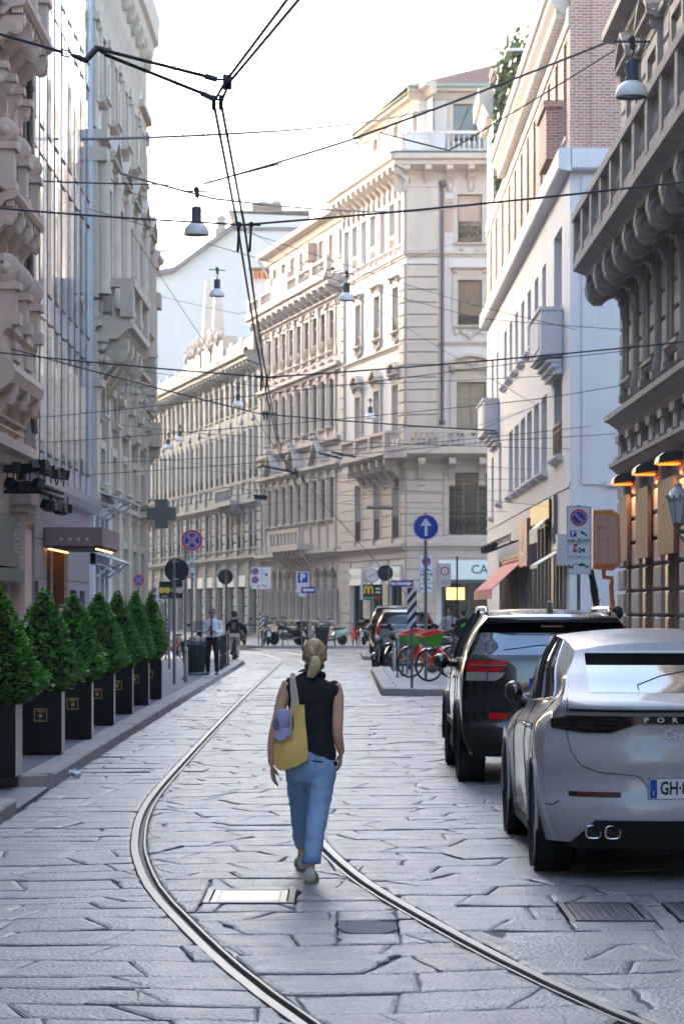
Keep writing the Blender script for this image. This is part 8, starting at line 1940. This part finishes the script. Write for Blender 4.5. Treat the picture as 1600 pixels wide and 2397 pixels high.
RA=[(.152,hy-.005,1.320,.05,.053),(.178,hy-.015,1.25,.045,.05),(.182,hy-.03,1.13,.041,.045),(.180,hy-.04,1.02,.038,.041),(.186,hy-.02,.95,.036,.037),(.200,hy+.04,.885,.029,.031),(.206,hy+.07,.85,.022,.026)]
limb(sk,RA);hand(sk,(.206,hy+.072,.848),(-.12,.25,-1),(-.8,-.1,.0),(-.1,.9,.2),1.0,.5)
limb(sk,[(.0,.03,.05,.032,.04),(.0,.035,.11,.030,.034),(.003,.075,.2,.036,.04)]);limb(sk,[(-.075,.86,.08,.032,.04),(-.072,.85,.14,.030,.034),(-.074,.82,.21,.034,.038)])
put('body',remesh(sk,.0065,3),M_skin,wo)
tp=MB()
limb(tp,[(.005,hy,.80,.170,.125),(.003,hy,.86,.172,.125),(0,hy,.95,.162,.118),(-.002,hy-.002,1.04,.158,.113),(.0,hy-.006,1.16,.162,.113),(.003,hy-.008,1.26,.172,.105),(.004,hy-.006,1.32,.165,.088),(.008,hy,1.365,.115,.07),(.015,hy+.008,1.395,.070,.066)],20)
for sg,zz in((-1,1.335),(1,1.318)):tp.ball((sg*.152+.004,hy-.008,zz-.03),(.05,.065,.07),12,8)
def wr(c):return.008*noise.noise(Vector((c.x*7+c.z*4,c.y*7,c.z*9-c.x*6)))+.005*noise.noise(Vector((c.x*16,c.y*12,c.z*30)))*(1.4 if c.z<1.0 else.6)
put('top',remesh(tp,.009,3,wr),M_vest,wo)
cl=MB();n=24;vs=[]
for z,r,dy in((1.372,.082,0),(1.395,.086,-.012),(1.41,.078,-.008),(1.392,.072,0),(1.375,.070,0)):
 for k in range(n):a=2*pi*k/n;vs.append((.016+r*1.0*cos(a),hy+.008+dy+r*.92*sin(a),z+.012*(-sin(a))))
cl.add(vs,[(i*n+j,i*n+(j+1)%n,(i+1)*n+(j+1)%n,(i+1)*n+j) for i in range(4) for j in range(n)],True);cl.build('collar',M_vest,wo)
hm=MB();vs=[]
for z,e in((.785,.006),(.812,.008)):
 for k in range(n):a=2*pi*k/n;vs.append((.005+(.170+e)*cos(a),hy+(.125+e)*sin(a),z+.02*cos(a)*-1))
hm.add(vs,[(j,(j+1)%n,n+(j+1)%n,n+j) for j in range(n)],True);hm.build('hem',M_vest,wo)
jn=MB()
limb(jn,[(0,hy,.90,.150,.112),(-.003,hy,.82,.170,.128),(-.006,hy-.01,.74,.178,.135),(-.008,hy,.67,.168,.12)],20)
limb(jn,[(.078,hy-.01,.80,.090,.115),(.072,hy-.02,.70,.098,.118),(.062,hy-.06,.58,.088,.102),(.048,hy-.13,.46,.076,.085),(.036,hy-.21,.36,.070,.078),(.022,hy-.29,.25,.062,.068),(.010,hy-.345,.165,.056,.060),(.006,hy-.36,.135,.055,.058)],18)
limb(jn,[(-.085,hy,.80,.092,.115),(-.088,hy+.03,.70,.092,.115),(-.088,hy+.12,.58,.082,.1),(-.086,hy+.24,.46,.070,.083),(-.084,hy+.33,.35,.062,.074),(-.078,hy+.40,.24,.055,.064),(-.074,hy+.435,.165,.050,.056)],18)
def wj(c):
 k=1.0 if c.z<.72 else.5
 return k*(.009*noise.noise(Vector((c.x*6+3,c.y*5,c.z*7)))+.008*noise.noise(Vector((c.x*9+c.z*11,c.y*9+5,c.z*19-c.x*13)))+.004*noise.noise(Vector((c.x*24,c.y*20,c.z*48))))
put('jeans',remesh(jn,.0095,3,wj),M_jean,wo)
for(x,y,z,r,ry) in((.006,hy-.36,.15,.060,.063),):
 q=MB();q.lathe([(r-.004,-.025),(r+.003,-.022),(r+.004,.02),(r-.002,.026)],(x,y,z),22);q.build('turn_up',mat('turned denim',(.46,.57,.74),.85,var=.08,scale=20),wo)
pk_=MB()
for sx in(.085,-.075):
 pts=[(-.052,.035),(.052,.035),(.052,-.055),(0,-.085),(-.052,-.055)]
 fr=[Vector((sx+a,hy-.131-.004+.10*((sx+a)/.2)**2*2.0-(.006 if True else 0),.805+b)) for a,b in pts]
 pk_.tube(fr+[fr[0]],.0024,4)
pk_.build('back_pocket',mat('denim stitching',(.30,.40,.56),.8),wo)
def shoe(x,y,z,rz,pitch,nm='shoe'):
 m=MB();rows=[(-.105,.036,.030,.0),(-.095,.038,.062,.0),(-.06,.040,.066,0),(-.02,.041,.060,0),(.03,.045,.045,0),(.08,.046,.034,0),(.12,.038,.028,0),(.14,.018,.018,0)];n=14;vs=[]
 for(yy,hw,hh,_) in rows:
  for k in range(n):a=2*pi*k/n;c_,s_=cos(a),sin(a);vs.append((math.copysign(abs(c_)**.7,c_)*hw,yy,max(.012,.012+(s_*.5+.5)*hh*1.35)))
 L=len(rows);m.add(vs,[(i*n+j,i*n+(j+1)%n,(i+1)*n+(j+1)%n,(i+1)*n+j) for i in range(L-1) for j in range(n)],True);m.add(vs[:n],[tuple(range(n))[::-1]]);m.add(vs[-n:],[tuple(range(n))])
 M=T((x,y,z))@RZ(rz)@Matrix.Rotation(pitch,4,'X');o=m.build(nm,M_shoe,wo,M)
 s=MB();pts=[(-.03,-.11),(.03,-.11),(.042,-.06),(.04,0),(.049,.06),(.04,.12),(.015,.147),(-.015,.147),(-.04,.12),(-.049,.06),(-.04,0),(-.042,-.06)];s.prism(pts,0,.02,'z');s.build('sole',M_sole,o);return o
shoe(.002,.055,.0,radians(-4),0);shoe(-.074,.86,.012,radians(6),radians(8))
hr=MB();hr.ball((.022,hy+.03,1.545),(.083,.100,.100),18,12);hr.ball((.024,hy-.035,1.53),(.055,.05,.05),12,8);hr.ball((.022,hy-.01,1.475),(.066,.06,.05),12,8)
for k in range(26):
 a=radians(-80+200*k/25+10);
 hr.tube([(.022+.084*cos(a),hy+.035-.0,1.535+.098*sin(a)*.9),(.022+.070*cos(a),hy-.045,1.53+.07*sin(a)),(.028+.012*cos(a),hy-.088,1.515+.012*sin(a))],[.004,.006,.004],4)
def hn(c):return.0022*sin(60*atan2(c.z-1.52,c.x-.025))
put('hair',remesh(hr,.006,1,hn),[M_hair],wo)
for nm,mm,sd in(('light_strands',M_hairl,3),('dark_strands',M_hairroot,8)):
 q=MB();rn=random.Random(sd)
 for k in range(46):
  a=radians(rn.uniform(-60,240));o_=rn.uniform(.985,1.02);m_=rn.uniform(-.08,.08)
  q.tube([(.022+.083*o_*cos(a),hy+.045,1.542+.098*o_*sin(a)),(.022+.080*o_*cos(a+m_),hy-.005,1.54+.093*o_*sin(a+m_)),(.023+.062*o_*cos(a+m_),hy-.055,1.532+.066*o_*sin(a+m_)),(.027+.02*cos(a),hy-.090,1.518+.02*sin(a))],[.0018,.0026,.0024,.0012],4)
 q.build(nm,mm,wo)
q=MB();q.ball((.0,hy-.02,1.452),(.05,.045,.03),10,6);q.ball((.05,hy-.02,1.455),(.042,.045,.03),10,6);q.tube([(-.03,hy-.03,1.43),(-.06,hy-.05,1.425),(-.09,hy-.055,1.415)],[.012,.01,.003],6);q.build('nape_hair',M_hairroot,wo)
pt_=MB();limb(pt_,[(.028,hy-.085,1.515,.016,.016),(.030,hy-.118,1.500,.034,.030),(.028,hy-.128,1.465,.040,.034),(.016,hy-.120,1.43,.038,.030),(-.002,hy-.11,1.40,.030,.022),(-.02,hy-.105,1.385,.010,.010)],16)
for k in range(14):x=-.025+.05*k/13;pt_.tube([(.028+x*.3,hy-.10,1.512),(.030+x,hy-.148+abs(x)*.6,1.478),(.018+x,hy-.142+abs(x)*.5,1.43),(-.01+x*1.1,hy-.12,1.39-R.uniform(0,.02))],[.003,.005,.005,.002],4)
put('ponytail',remesh(pt_,.005,1),M_hairl,wo);q=MB();q.lathe([(.016,-.008),(.022,-.006),(.022,.006),(.016,.008)],(.028,hy-.09,1.514),14,'y');q.build('hair_tie',M_black,wo)
q=MB()
for sg in(-1,1):q.tube([(.022+sg*.075,hy+.03,1.50),(.022+sg*.084,hy+.03,1.58),(.022+sg*.075,hy+.06,1.635)],.004,5)
q.tube([(.022-.075,hy+.06,1.635),(.022-.06,hy+.07,1.645),(.022-.01,hy+.08,1.636),(.022+.01,hy+.08,1.636),(.022+.06,hy+.07,1.645),(.022+.075,hy+.06,1.635)],.004,5);q.build('sunglasses',mat('black glasses frame',(.03,.03,.035),.25),wo)
tb=thing('tote_bag','yellow canvas tote bag with beige straps hanging from the woman\'s shoulder','bag',(wx,wy,0));by=hy-.175
q=MB();outl=[(-.165,.985),(-.160,1.16),(-.118,1.195),(-.046,1.192),(-.040,1.08),(-.026,.96),(-.020,.85),(-.026,.815),(-.10,.775),(-.205,.742),(-.245,.765),(-.258,.83),(-.245,.93)]
def bulge(p,s):
 cx,cz=-.135,.90;d=min(1,((p[0]-cx)/.14)**2+((p[1]-cz)/.22)**2);return s*.058*(1-d*.75)*(1.25 if p[1]<.95 else.7)
m=bmesh.new();vs=[m.verts.new((x,0,z)) for x,z in outl];m.faces.new(vs);bmesh.ops.triangulate(m,faces=m.faces);bmesh.ops.subdivide_edges(m,edges=m.edges,cuts=5,use_grid_fill=True)
tri=[[(v.co.x,v.co.z) for v in f.verts] for f in m.faces];m.free()
cache={}
for s in(-1,1):
 vs=[];fs=[];ix={}
 for f in tri:
  r_=[]
  for p in f:
   k=(round(p[0],5),round(p[1],5))
   if k not in ix:ix[k]=len(vs);nz=.008*noise.noise(Vector((p[0]*22,s*3,p[1]*14)))+.005*noise.noise(Vector((p[0]*60,s*3,p[1]*16)));vs.append((p[0],by+bulge(p,s)+nz*s-.0,p[1]))
   r_.append(ix[k])
  fs.append(tuple(r_))
 q.add(vs,fs,True)
n=len(outl);e0=[(x,by+bulge((x,z),-1),z) for x,z in outl];e1=[(x,by+bulge((x,z),1),z) for x,z in outl];q.add(e0+e1,[(i,(i+1)%n,n+(i+1)%n,n+i) for i in range(n)],True);q.build('canvas',M_tote,tb)
def strap(pts,w,nm):
 m=MB();vs=[];
 for(x,y,z,dx,dz) in pts:vs+=[(x-w/2*dx,y,z-w/2*dz),(x+w/2*dx,y,z+w/2*dz)]
 k=len(pts);back=[(a,b+.004,c) for a,b,c in vs];m.add(vs+back,[(2*i,2*i+1,2*i+3,2*i+2) for i in range(k-1)]+[(2*k+2*i,2*k+2*i+2,2*k+2*i+3,2*k+2*i+1) for i in range(k-1)]+[(2*i,2*i+2,2*k+2*i+2,2*k+2*i) for i in range(k-1)]+[(2*i+1,2*k+2*i+1,2*k+2*i+3,2*i+3) for i in range(k-1)],False);return m.build(nm,M_strap,tb)
strap([(-.128,hy+.03,1.392,1,0),(-.128,hy-.03,1.400,1,0),(-.128,hy-.085,1.37,1,0),(-.124,by+.06,1.28,1,.0),(-.114,by+.02,1.20,1,.05),(-.10,by-.02,1.185,1,.05)],.038,'strap')
strap([(-.126,hy-.035,1.406,1,0),(-.122,hy-.092,1.36,1,0),(-.108,by+.05,1.28,1,.1),(-.095,by+.02,1.195,1,.1)],.030,'strap')
strap([(-.128,by-.03,1.215,.8,.2),(-.130,by-.05,1.12,.85,0),(-.133,by-.068,1.04,.9,0),(-.136,by-.077,.975,1,.1)],.028,'strap')
q=MB()
for k in range(14):z=1.12-k*.007;q.box(-.128,-.112-.004*((k*5)%3),by-.0655-.0009*k,by-.063-.0009*k,z-.002,z+.002)
q.build('small_print',M_blk,tb);q=MB();q.box(-.062,-.052,by-.052,by-.046,.895,.93);q.build('label_tab',M_blk,tb)
cp=thing('cap','lavender baseball cap with a dark outline emblem tucked into the yellow tote bag','cap',(wx,wy,0));q=MB();C=Vector((-.200,by-.045,1.075));k=12;n=24;vs=[];RT=Matrix.Rotation(radians(12),3,'Y')
for i in range(k+1):
 h=-.55+(pi/2+.55)*i/k
 for j in range(n):a=2*pi*j/n;vs.append(C+RT@Vector((.058*cos(h)*cos(a)*(1 if h>0 else 1),.05*cos(h)*sin(a),.098*sin(h))))
q.add(vs,[(i*n+j,i*n+(j+1)%n,(i+1)*n+(j+1)%n,(i+1)*n+j) for i in range(k) for j in range(n)],True)
for j in range(4):a=pi*(.95+.37*j);q.tube([C+RT@Vector((.0585*cos(h)*cos(a),.0505*cos(h)*sin(a),.0985*sin(h))) for h in[-.5+2*t_/9 for t_ in range(10)]],.0012,3)
q.build('crown',M_cap,cp)
q=MB();vs=[]
for i in range(9):
 t_=i/8
 for j in range(5):s_=j/4;vs.append(C+Vector((-.046+.098*t_,-.034-.016*s_-.012*sin(pi*t_),-.052+.022*t_-.080*s_*(sin(pi*(t_*.8+.1)))**.5)))
fs=[(i*5+j,i*5+j+1,(i+1)*5+j+1,(i+1)*5+j) for i in range(8) for j in range(4)];q.add(vs,fs,True);q.add([Vector(v)+Vector((0,.006,0)) for v in vs],[f[::-1] for f in fs],True);q.build('brim',M_cap,cp)
q=MB();ctr=C+Vector((-.026,-.0475,-.012))
q.tube([ctr+Vector((.024*cos(a)*(1+.2*cos(2*a)),.006*cos(a)+.003*abs(sin(a)),.036*sin(a))) for a in[2*pi*i/18 for i in range(19)]],.0028,4)
for dz in(-.014,.0,.014):q.tube([ctr+Vector((-.012,-.004,dz)),ctr+Vector((.0,-.002,dz+.006)),ctr+Vector((.013,.002,dz-.003))],.0024,4)
q.build('emblem',mat('dark blue stitching',(.10,.11,.25),.7),cp)
# ---------------- other people
def person(label,loc,rz,h,skin,shirt,trousers,hairm,shoes,pose='stand',sleeves=True,extra=None,hairstyle='short'):
 t=thing('person',label,'person',loc,rz);t.scale=(h/1.72,)*3
 b=MB();b.ball((0,.02,1.60),(.075,.092,.11),14,10);b.ball((0,.05,1.53),(.055,.06,.05),10,7);limb(b,[(0,-.005,1.42,.065,.06),(0,.0,1.47,.055,.056),(0,.012,1.55,.052,.056)]);b.ball((0,.118,1.585),(.012,.02,.022),6,4);b.ball((0,.1,1.545),(.024,.012,.008),6,4)
 for sg in(-1,1):b.ball((sg*.08,.015,1.585),(.01,.018,.03),7,5);b.ball((sg*.03,.098,1.61),(.014,.008,.008),6,4)
 limb(b,[(0,0,.95,.14,.1),(0,0,1.15,.13,.09),(0,0,1.38,.14,.08)])
 arms={}
 for sg in(-1,1):
  if pose in('phone','phone1') and(pose=='phone' or sg==1):P_=[(sg*.18,0,1.39,.050,.052),(sg*.205,-.03,1.25,.043,.046),(sg*.205,-.02,1.12,.038,.040),(sg*.17,.10,1.09,.033,.034),(sg*.10,.20,1.12,.026,.026)];hd=((-sg*.6,.4,.25),(0,-.3,1),(-sg*.3,.6,.5))
  elif pose=='ride':P_=[(sg*.185,0,1.36,.052,.055),(sg*.235,.08,1.22,.046,.05),(sg*.245,.16,1.10,.042,.044),(sg*.25,.32,1.03,.034,.034),(sg*.26,.43,1.0,.026,.026)];hd=((0,1,-.2),(0,-.2,-1),(-sg,.2,0))
  else:P_=[(sg*.185,0,1.39,.052,.055),(sg*.225,-.01,1.25,.046,.05),(sg*.24,-.015,1.12,.042,.044),(sg*.245,.02,.98,.036,.036),(sg*.245,.05,.86,.026,.026)];hd=((0,.1,-1),(-sg,.1,0),(0,1,0))
  arms[sg]=P_;limb(b,P_,12);hand(b,P_[-1][:3],*hd,1.05,.45)
 legs={}
 for sg in(-1,1):
  if pose=='ride':dz=.18 if sg<0 else 0;L=[(sg*.09,0,.92,.1,.12),(sg*.11,.22,.70+dz,.085,.1),(sg*.11,.26,.58+dz,.07,.075),(sg*.11,.12,.40+dz*.8,.06,.065),(sg*.11,.02,.26+dz*.6,.05,.052)]
  else:f=.04*sg;L=[(sg*.085,0,.95,.095,.12),(sg*.095,.0,.80,.092,.11),(sg*.10,f,.52,.068,.078),(sg*.105,f,.32,.062,.07),(sg*.11,f-.01,.09,.056,.062)]
  legs[sg]=L;x,y,z=L[-1][:3];limb(b,[(x,y,z+.1,.035,.04),(x,y,z+.02,.033,.038),(x,y,z-.03,.03,.04)],10)
 put('body',remesh(b,.011,2),skin,t)
 q=MB();limb(q,[(0,0,.93,.165,.118),(0,0,1.05,.155,.112),(0,-.005,1.2,.168,.115),(0,-.01,1.32,.178,.108),(0,-.005,1.40,.15,.085),(0,0,1.455,.07,.065)],16)
 for sg in(-1,1):
  A=arms[sg];k=5 if sleeves else 3;S=[(a[0],a[1],a[2],a[3]+.011,a[4]+.011) for a in A[:k]]
  if sleeves:S[-1]=tuple(Vector(S[-2][:3]).lerp(Vector(S[-1][:3]),.8))+(S[-1][3],S[-1][4])
  limb(q,S,12)
 put('shirt',remesh(q,.013,2,lambda c:.008*noise.noise(Vector((c.x*9,c.y*8,c.z*13)))),shirt,t)
 q=MB();limb(q,[(0,0,1.0,.158,.112),(0,0,.92,.17,.122),(0,0,.84,.165,.12)],16)
 for sg in(-1,1):limb(q,legs[sg],14)
 put('trousers',remesh(q,.013,2,lambda c:.008*noise.noise(Vector((c.x*9,c.y*8,c.z*13)))),trousers,t)
 for sg in(-1,1):
  x,y,z=legs[sg][-1][:3];m=MB();z0=z-.09;m.ball((x,y-.02,z0+.045),(.042,.065,.045),12,8);m.ball((x+sg*.008,y+.09,z0+.032),(.046,.105,.032),12,8);m.box(x-.042,x+.042,y-.075,y+.17,z0,z0+.018);m.build('shoe',shoes,t)
 q=MB()
 if hairstyle=='curly':
  for k in range(26):a=R.uniform(0,2*pi);z=R.uniform(-.03,.1);q.ball((.075*cos(a),.0+.085*sin(a)*(1 if sin(a)<.3 else.5),1.615+z),.035,7,5)
 q.ball((0,.0,1.635),(.082,.098,.088),14,9);q.ball((0,-.035,1.59),(.074,.07,.075),12,8)
 put('hair',remesh(q,.010,1),hairm,t)
 if extra:extra(t)
 return t
M_shw=mat('white shirt',(.84,.84,.88),.8);M_trb=mat('black trousers',(.03,.03,.035),.8);M_grh=mat('grey hair',(.28,.28,.29),.6,var=.2,scale=40);M_brh=mat('dark brown hair',(.10,.07,.06),.6,var=.2,scale=40);M_shb=mat('black leather shoe',(.03,.03,.03),.3);M_nvt=mat('navy tee',(.07,.08,.12),.85)
def tie(t):
 m=MB();m.add([(-.012,.112,1.44),(.012,.112,1.44),(.034,.135,1.02),(0,.135,.97),(-.034,.135,1.02),(-.012,.104,1.44),(.012,.104,1.44),(.034,.125,1.02),(0,.125,.97),(-.034,.125,1.02)],[(0,4,3,2,1),(5,6,7,8,9),(0,1,6,5),(1,2,7,6),(2,3,8,7),(3,4,9,8),(4,0,5,9)]);m.ball((0,.105,1.445),(.022,.018,.02),8,5);m.build('tie',mat('navy tie',(.06,.07,.14),.6),t)
 m=MB();m.tube([(-.075,.06,1.61),(-.06,.108,1.61),(0,.118,1.605),(.06,.108,1.61),(.075,.06,1.61)],.006,5);m.ball((-.032,.112,1.605),(.022,.006,.016),8,5);m.ball((.032,.112,1.605),(.022,.006,.016),8,5);m.build('sunglasses',M_black,t)
p=G(497,1580,.13);person('man in a white shirt and dark tie looking down at his hands beside the kerb',(p.x,p.y,.13),radians(172),1.74,M_skin2,M_shw,M_trb,M_grh,M_shb,'phone',True,tie)
ph=thing('phone','small dark phone in the hands of the man in the white shirt','phone',(p.x,p.y,.13),radians(172));q=MB();q.box(-.03,.03,.235,.245,1.14,1.27);q.build('case',M_black,ph)
Yc=86;xc=(549-800)*Yc/F
bicycle('bicycle ridden by the cyclist in the printed navy tee shirt',(xc,Yc-.1,.0),radians(88),M_navy,None,0,None,0,False)
def shirtprint(t):
 m=MB();
 for k in range(7):m.box(-.085+.01*(k%2),.085-.012*((k+1)%3),-.135,-.131,1.12+k*.035,1.14+k*.035)
 m.build('shirt_print',mat('faded shirt print',(.52,.46,.48),.8),t)
cy_=person('cyclist seen from behind in a printed navy tee shirt and white trousers',(xc,Yc-.32,.02),radians(-2),1.74,M_skin,M_nvt,mat('white trousers',(.80,.76,.76),.8),M_brh,M_shb,'ride',False,shirtprint,'curly')
def pack(t):
 m=MB()
 for sg in(-1,1):m.tube([(sg*.10,-.1,1.42),(sg*.11,.03,1.455),(sg*.115,.105,1.36),(sg*.125,.115,1.2),(sg*.14,.04,1.1)],.02,5)
 m.build('backpack_strap',M_navy,t);m=MB();m.ball((0,-.18,1.25),(.15,.09,.2),12,8);m.build('backpack',M_navy,t)
person('man with a backpack and pale pink shirt looking at his phone by the bank',((1051-800)*88/F,88,.134),radians(165),1.74,M_skin2,mat('pale pink shirt',(.80,.74,.80),.8),mat('dark jeans',(.10,.12,.2),.8),M_brh,M_shb,'phone1',True,pack)
def gband(t):m=MB();m.tube([(-.12,-.13,1.18),(0,-.15,1.26),(.14,-.13,1.20)],.035,6);m.build('green_band',mat('bright green band',(.12,.85,.22),.5),t)
person('person in black with a bright green band on the back near the parked bikes',((1083-800)*80/F,80,.134),radians(20),1.68,M_skin,mat('black jacket',(.04,.045,.05),.7),M_trb,M_brh,M_shb,'stand',True,gband)
person('dark haired man in a navy jacket standing behind the navy SUV roof',((1443-800)*42/F,42,.134),radians(60),1.76,M_skin,M_nvt,M_trb,M_brh,M_shb)
def mask(t):m=MB();m.ball((0,.085,1.56),(.055,.04,.05),10,6);m.build('face_mask',mat('pale mask',(.70,.68,.68),.8),t)
person('auburn haired man with a pale face mask behind the conifers at the hotel entrance',(-5.05,45.3,.13),radians(205),1.80,M_skin,mat('dark olive jacket',(.10,.11,.08),.8),M_trb,mat('auburn hair',(.30,.15,.09),.6,var=.2,scale=40),M_shb,'stand',True,mask)
person('person with blond hair seen behind the conifers beside the hotel',(-5.1,49.6,.13),radians(20),1.70,M_skin,mat('light blouse',(.70,.66,.64),.8),M_trb,M_hairl,M_shb,'stand',True,None,'curly')
# ================================================================ HAZE
hm=bpy.data.materials.new('thin air');hm.use_nodes=True;hn_=hm.node_tree;hn_.nodes.clear();ho_=hn_.nodes.new('ShaderNodeOutputMaterial');pv=hn_.nodes.new('ShaderNodeVolumePrincipled')
pv.inputs['Color'].default_value=(.97,.96,.95,1);pv.inputs['Density'].default_value=.00035;pv.inputs['Anisotropy'].default_value=.3;hn_.links.new(pv.outputs[0],ho_.inputs['Volume'])
tag(MB().box(-120,120,-75,300,-1.2,48).build('haze',hm),kind='stuff')
bpy.data.scenes.remove(TMPS)
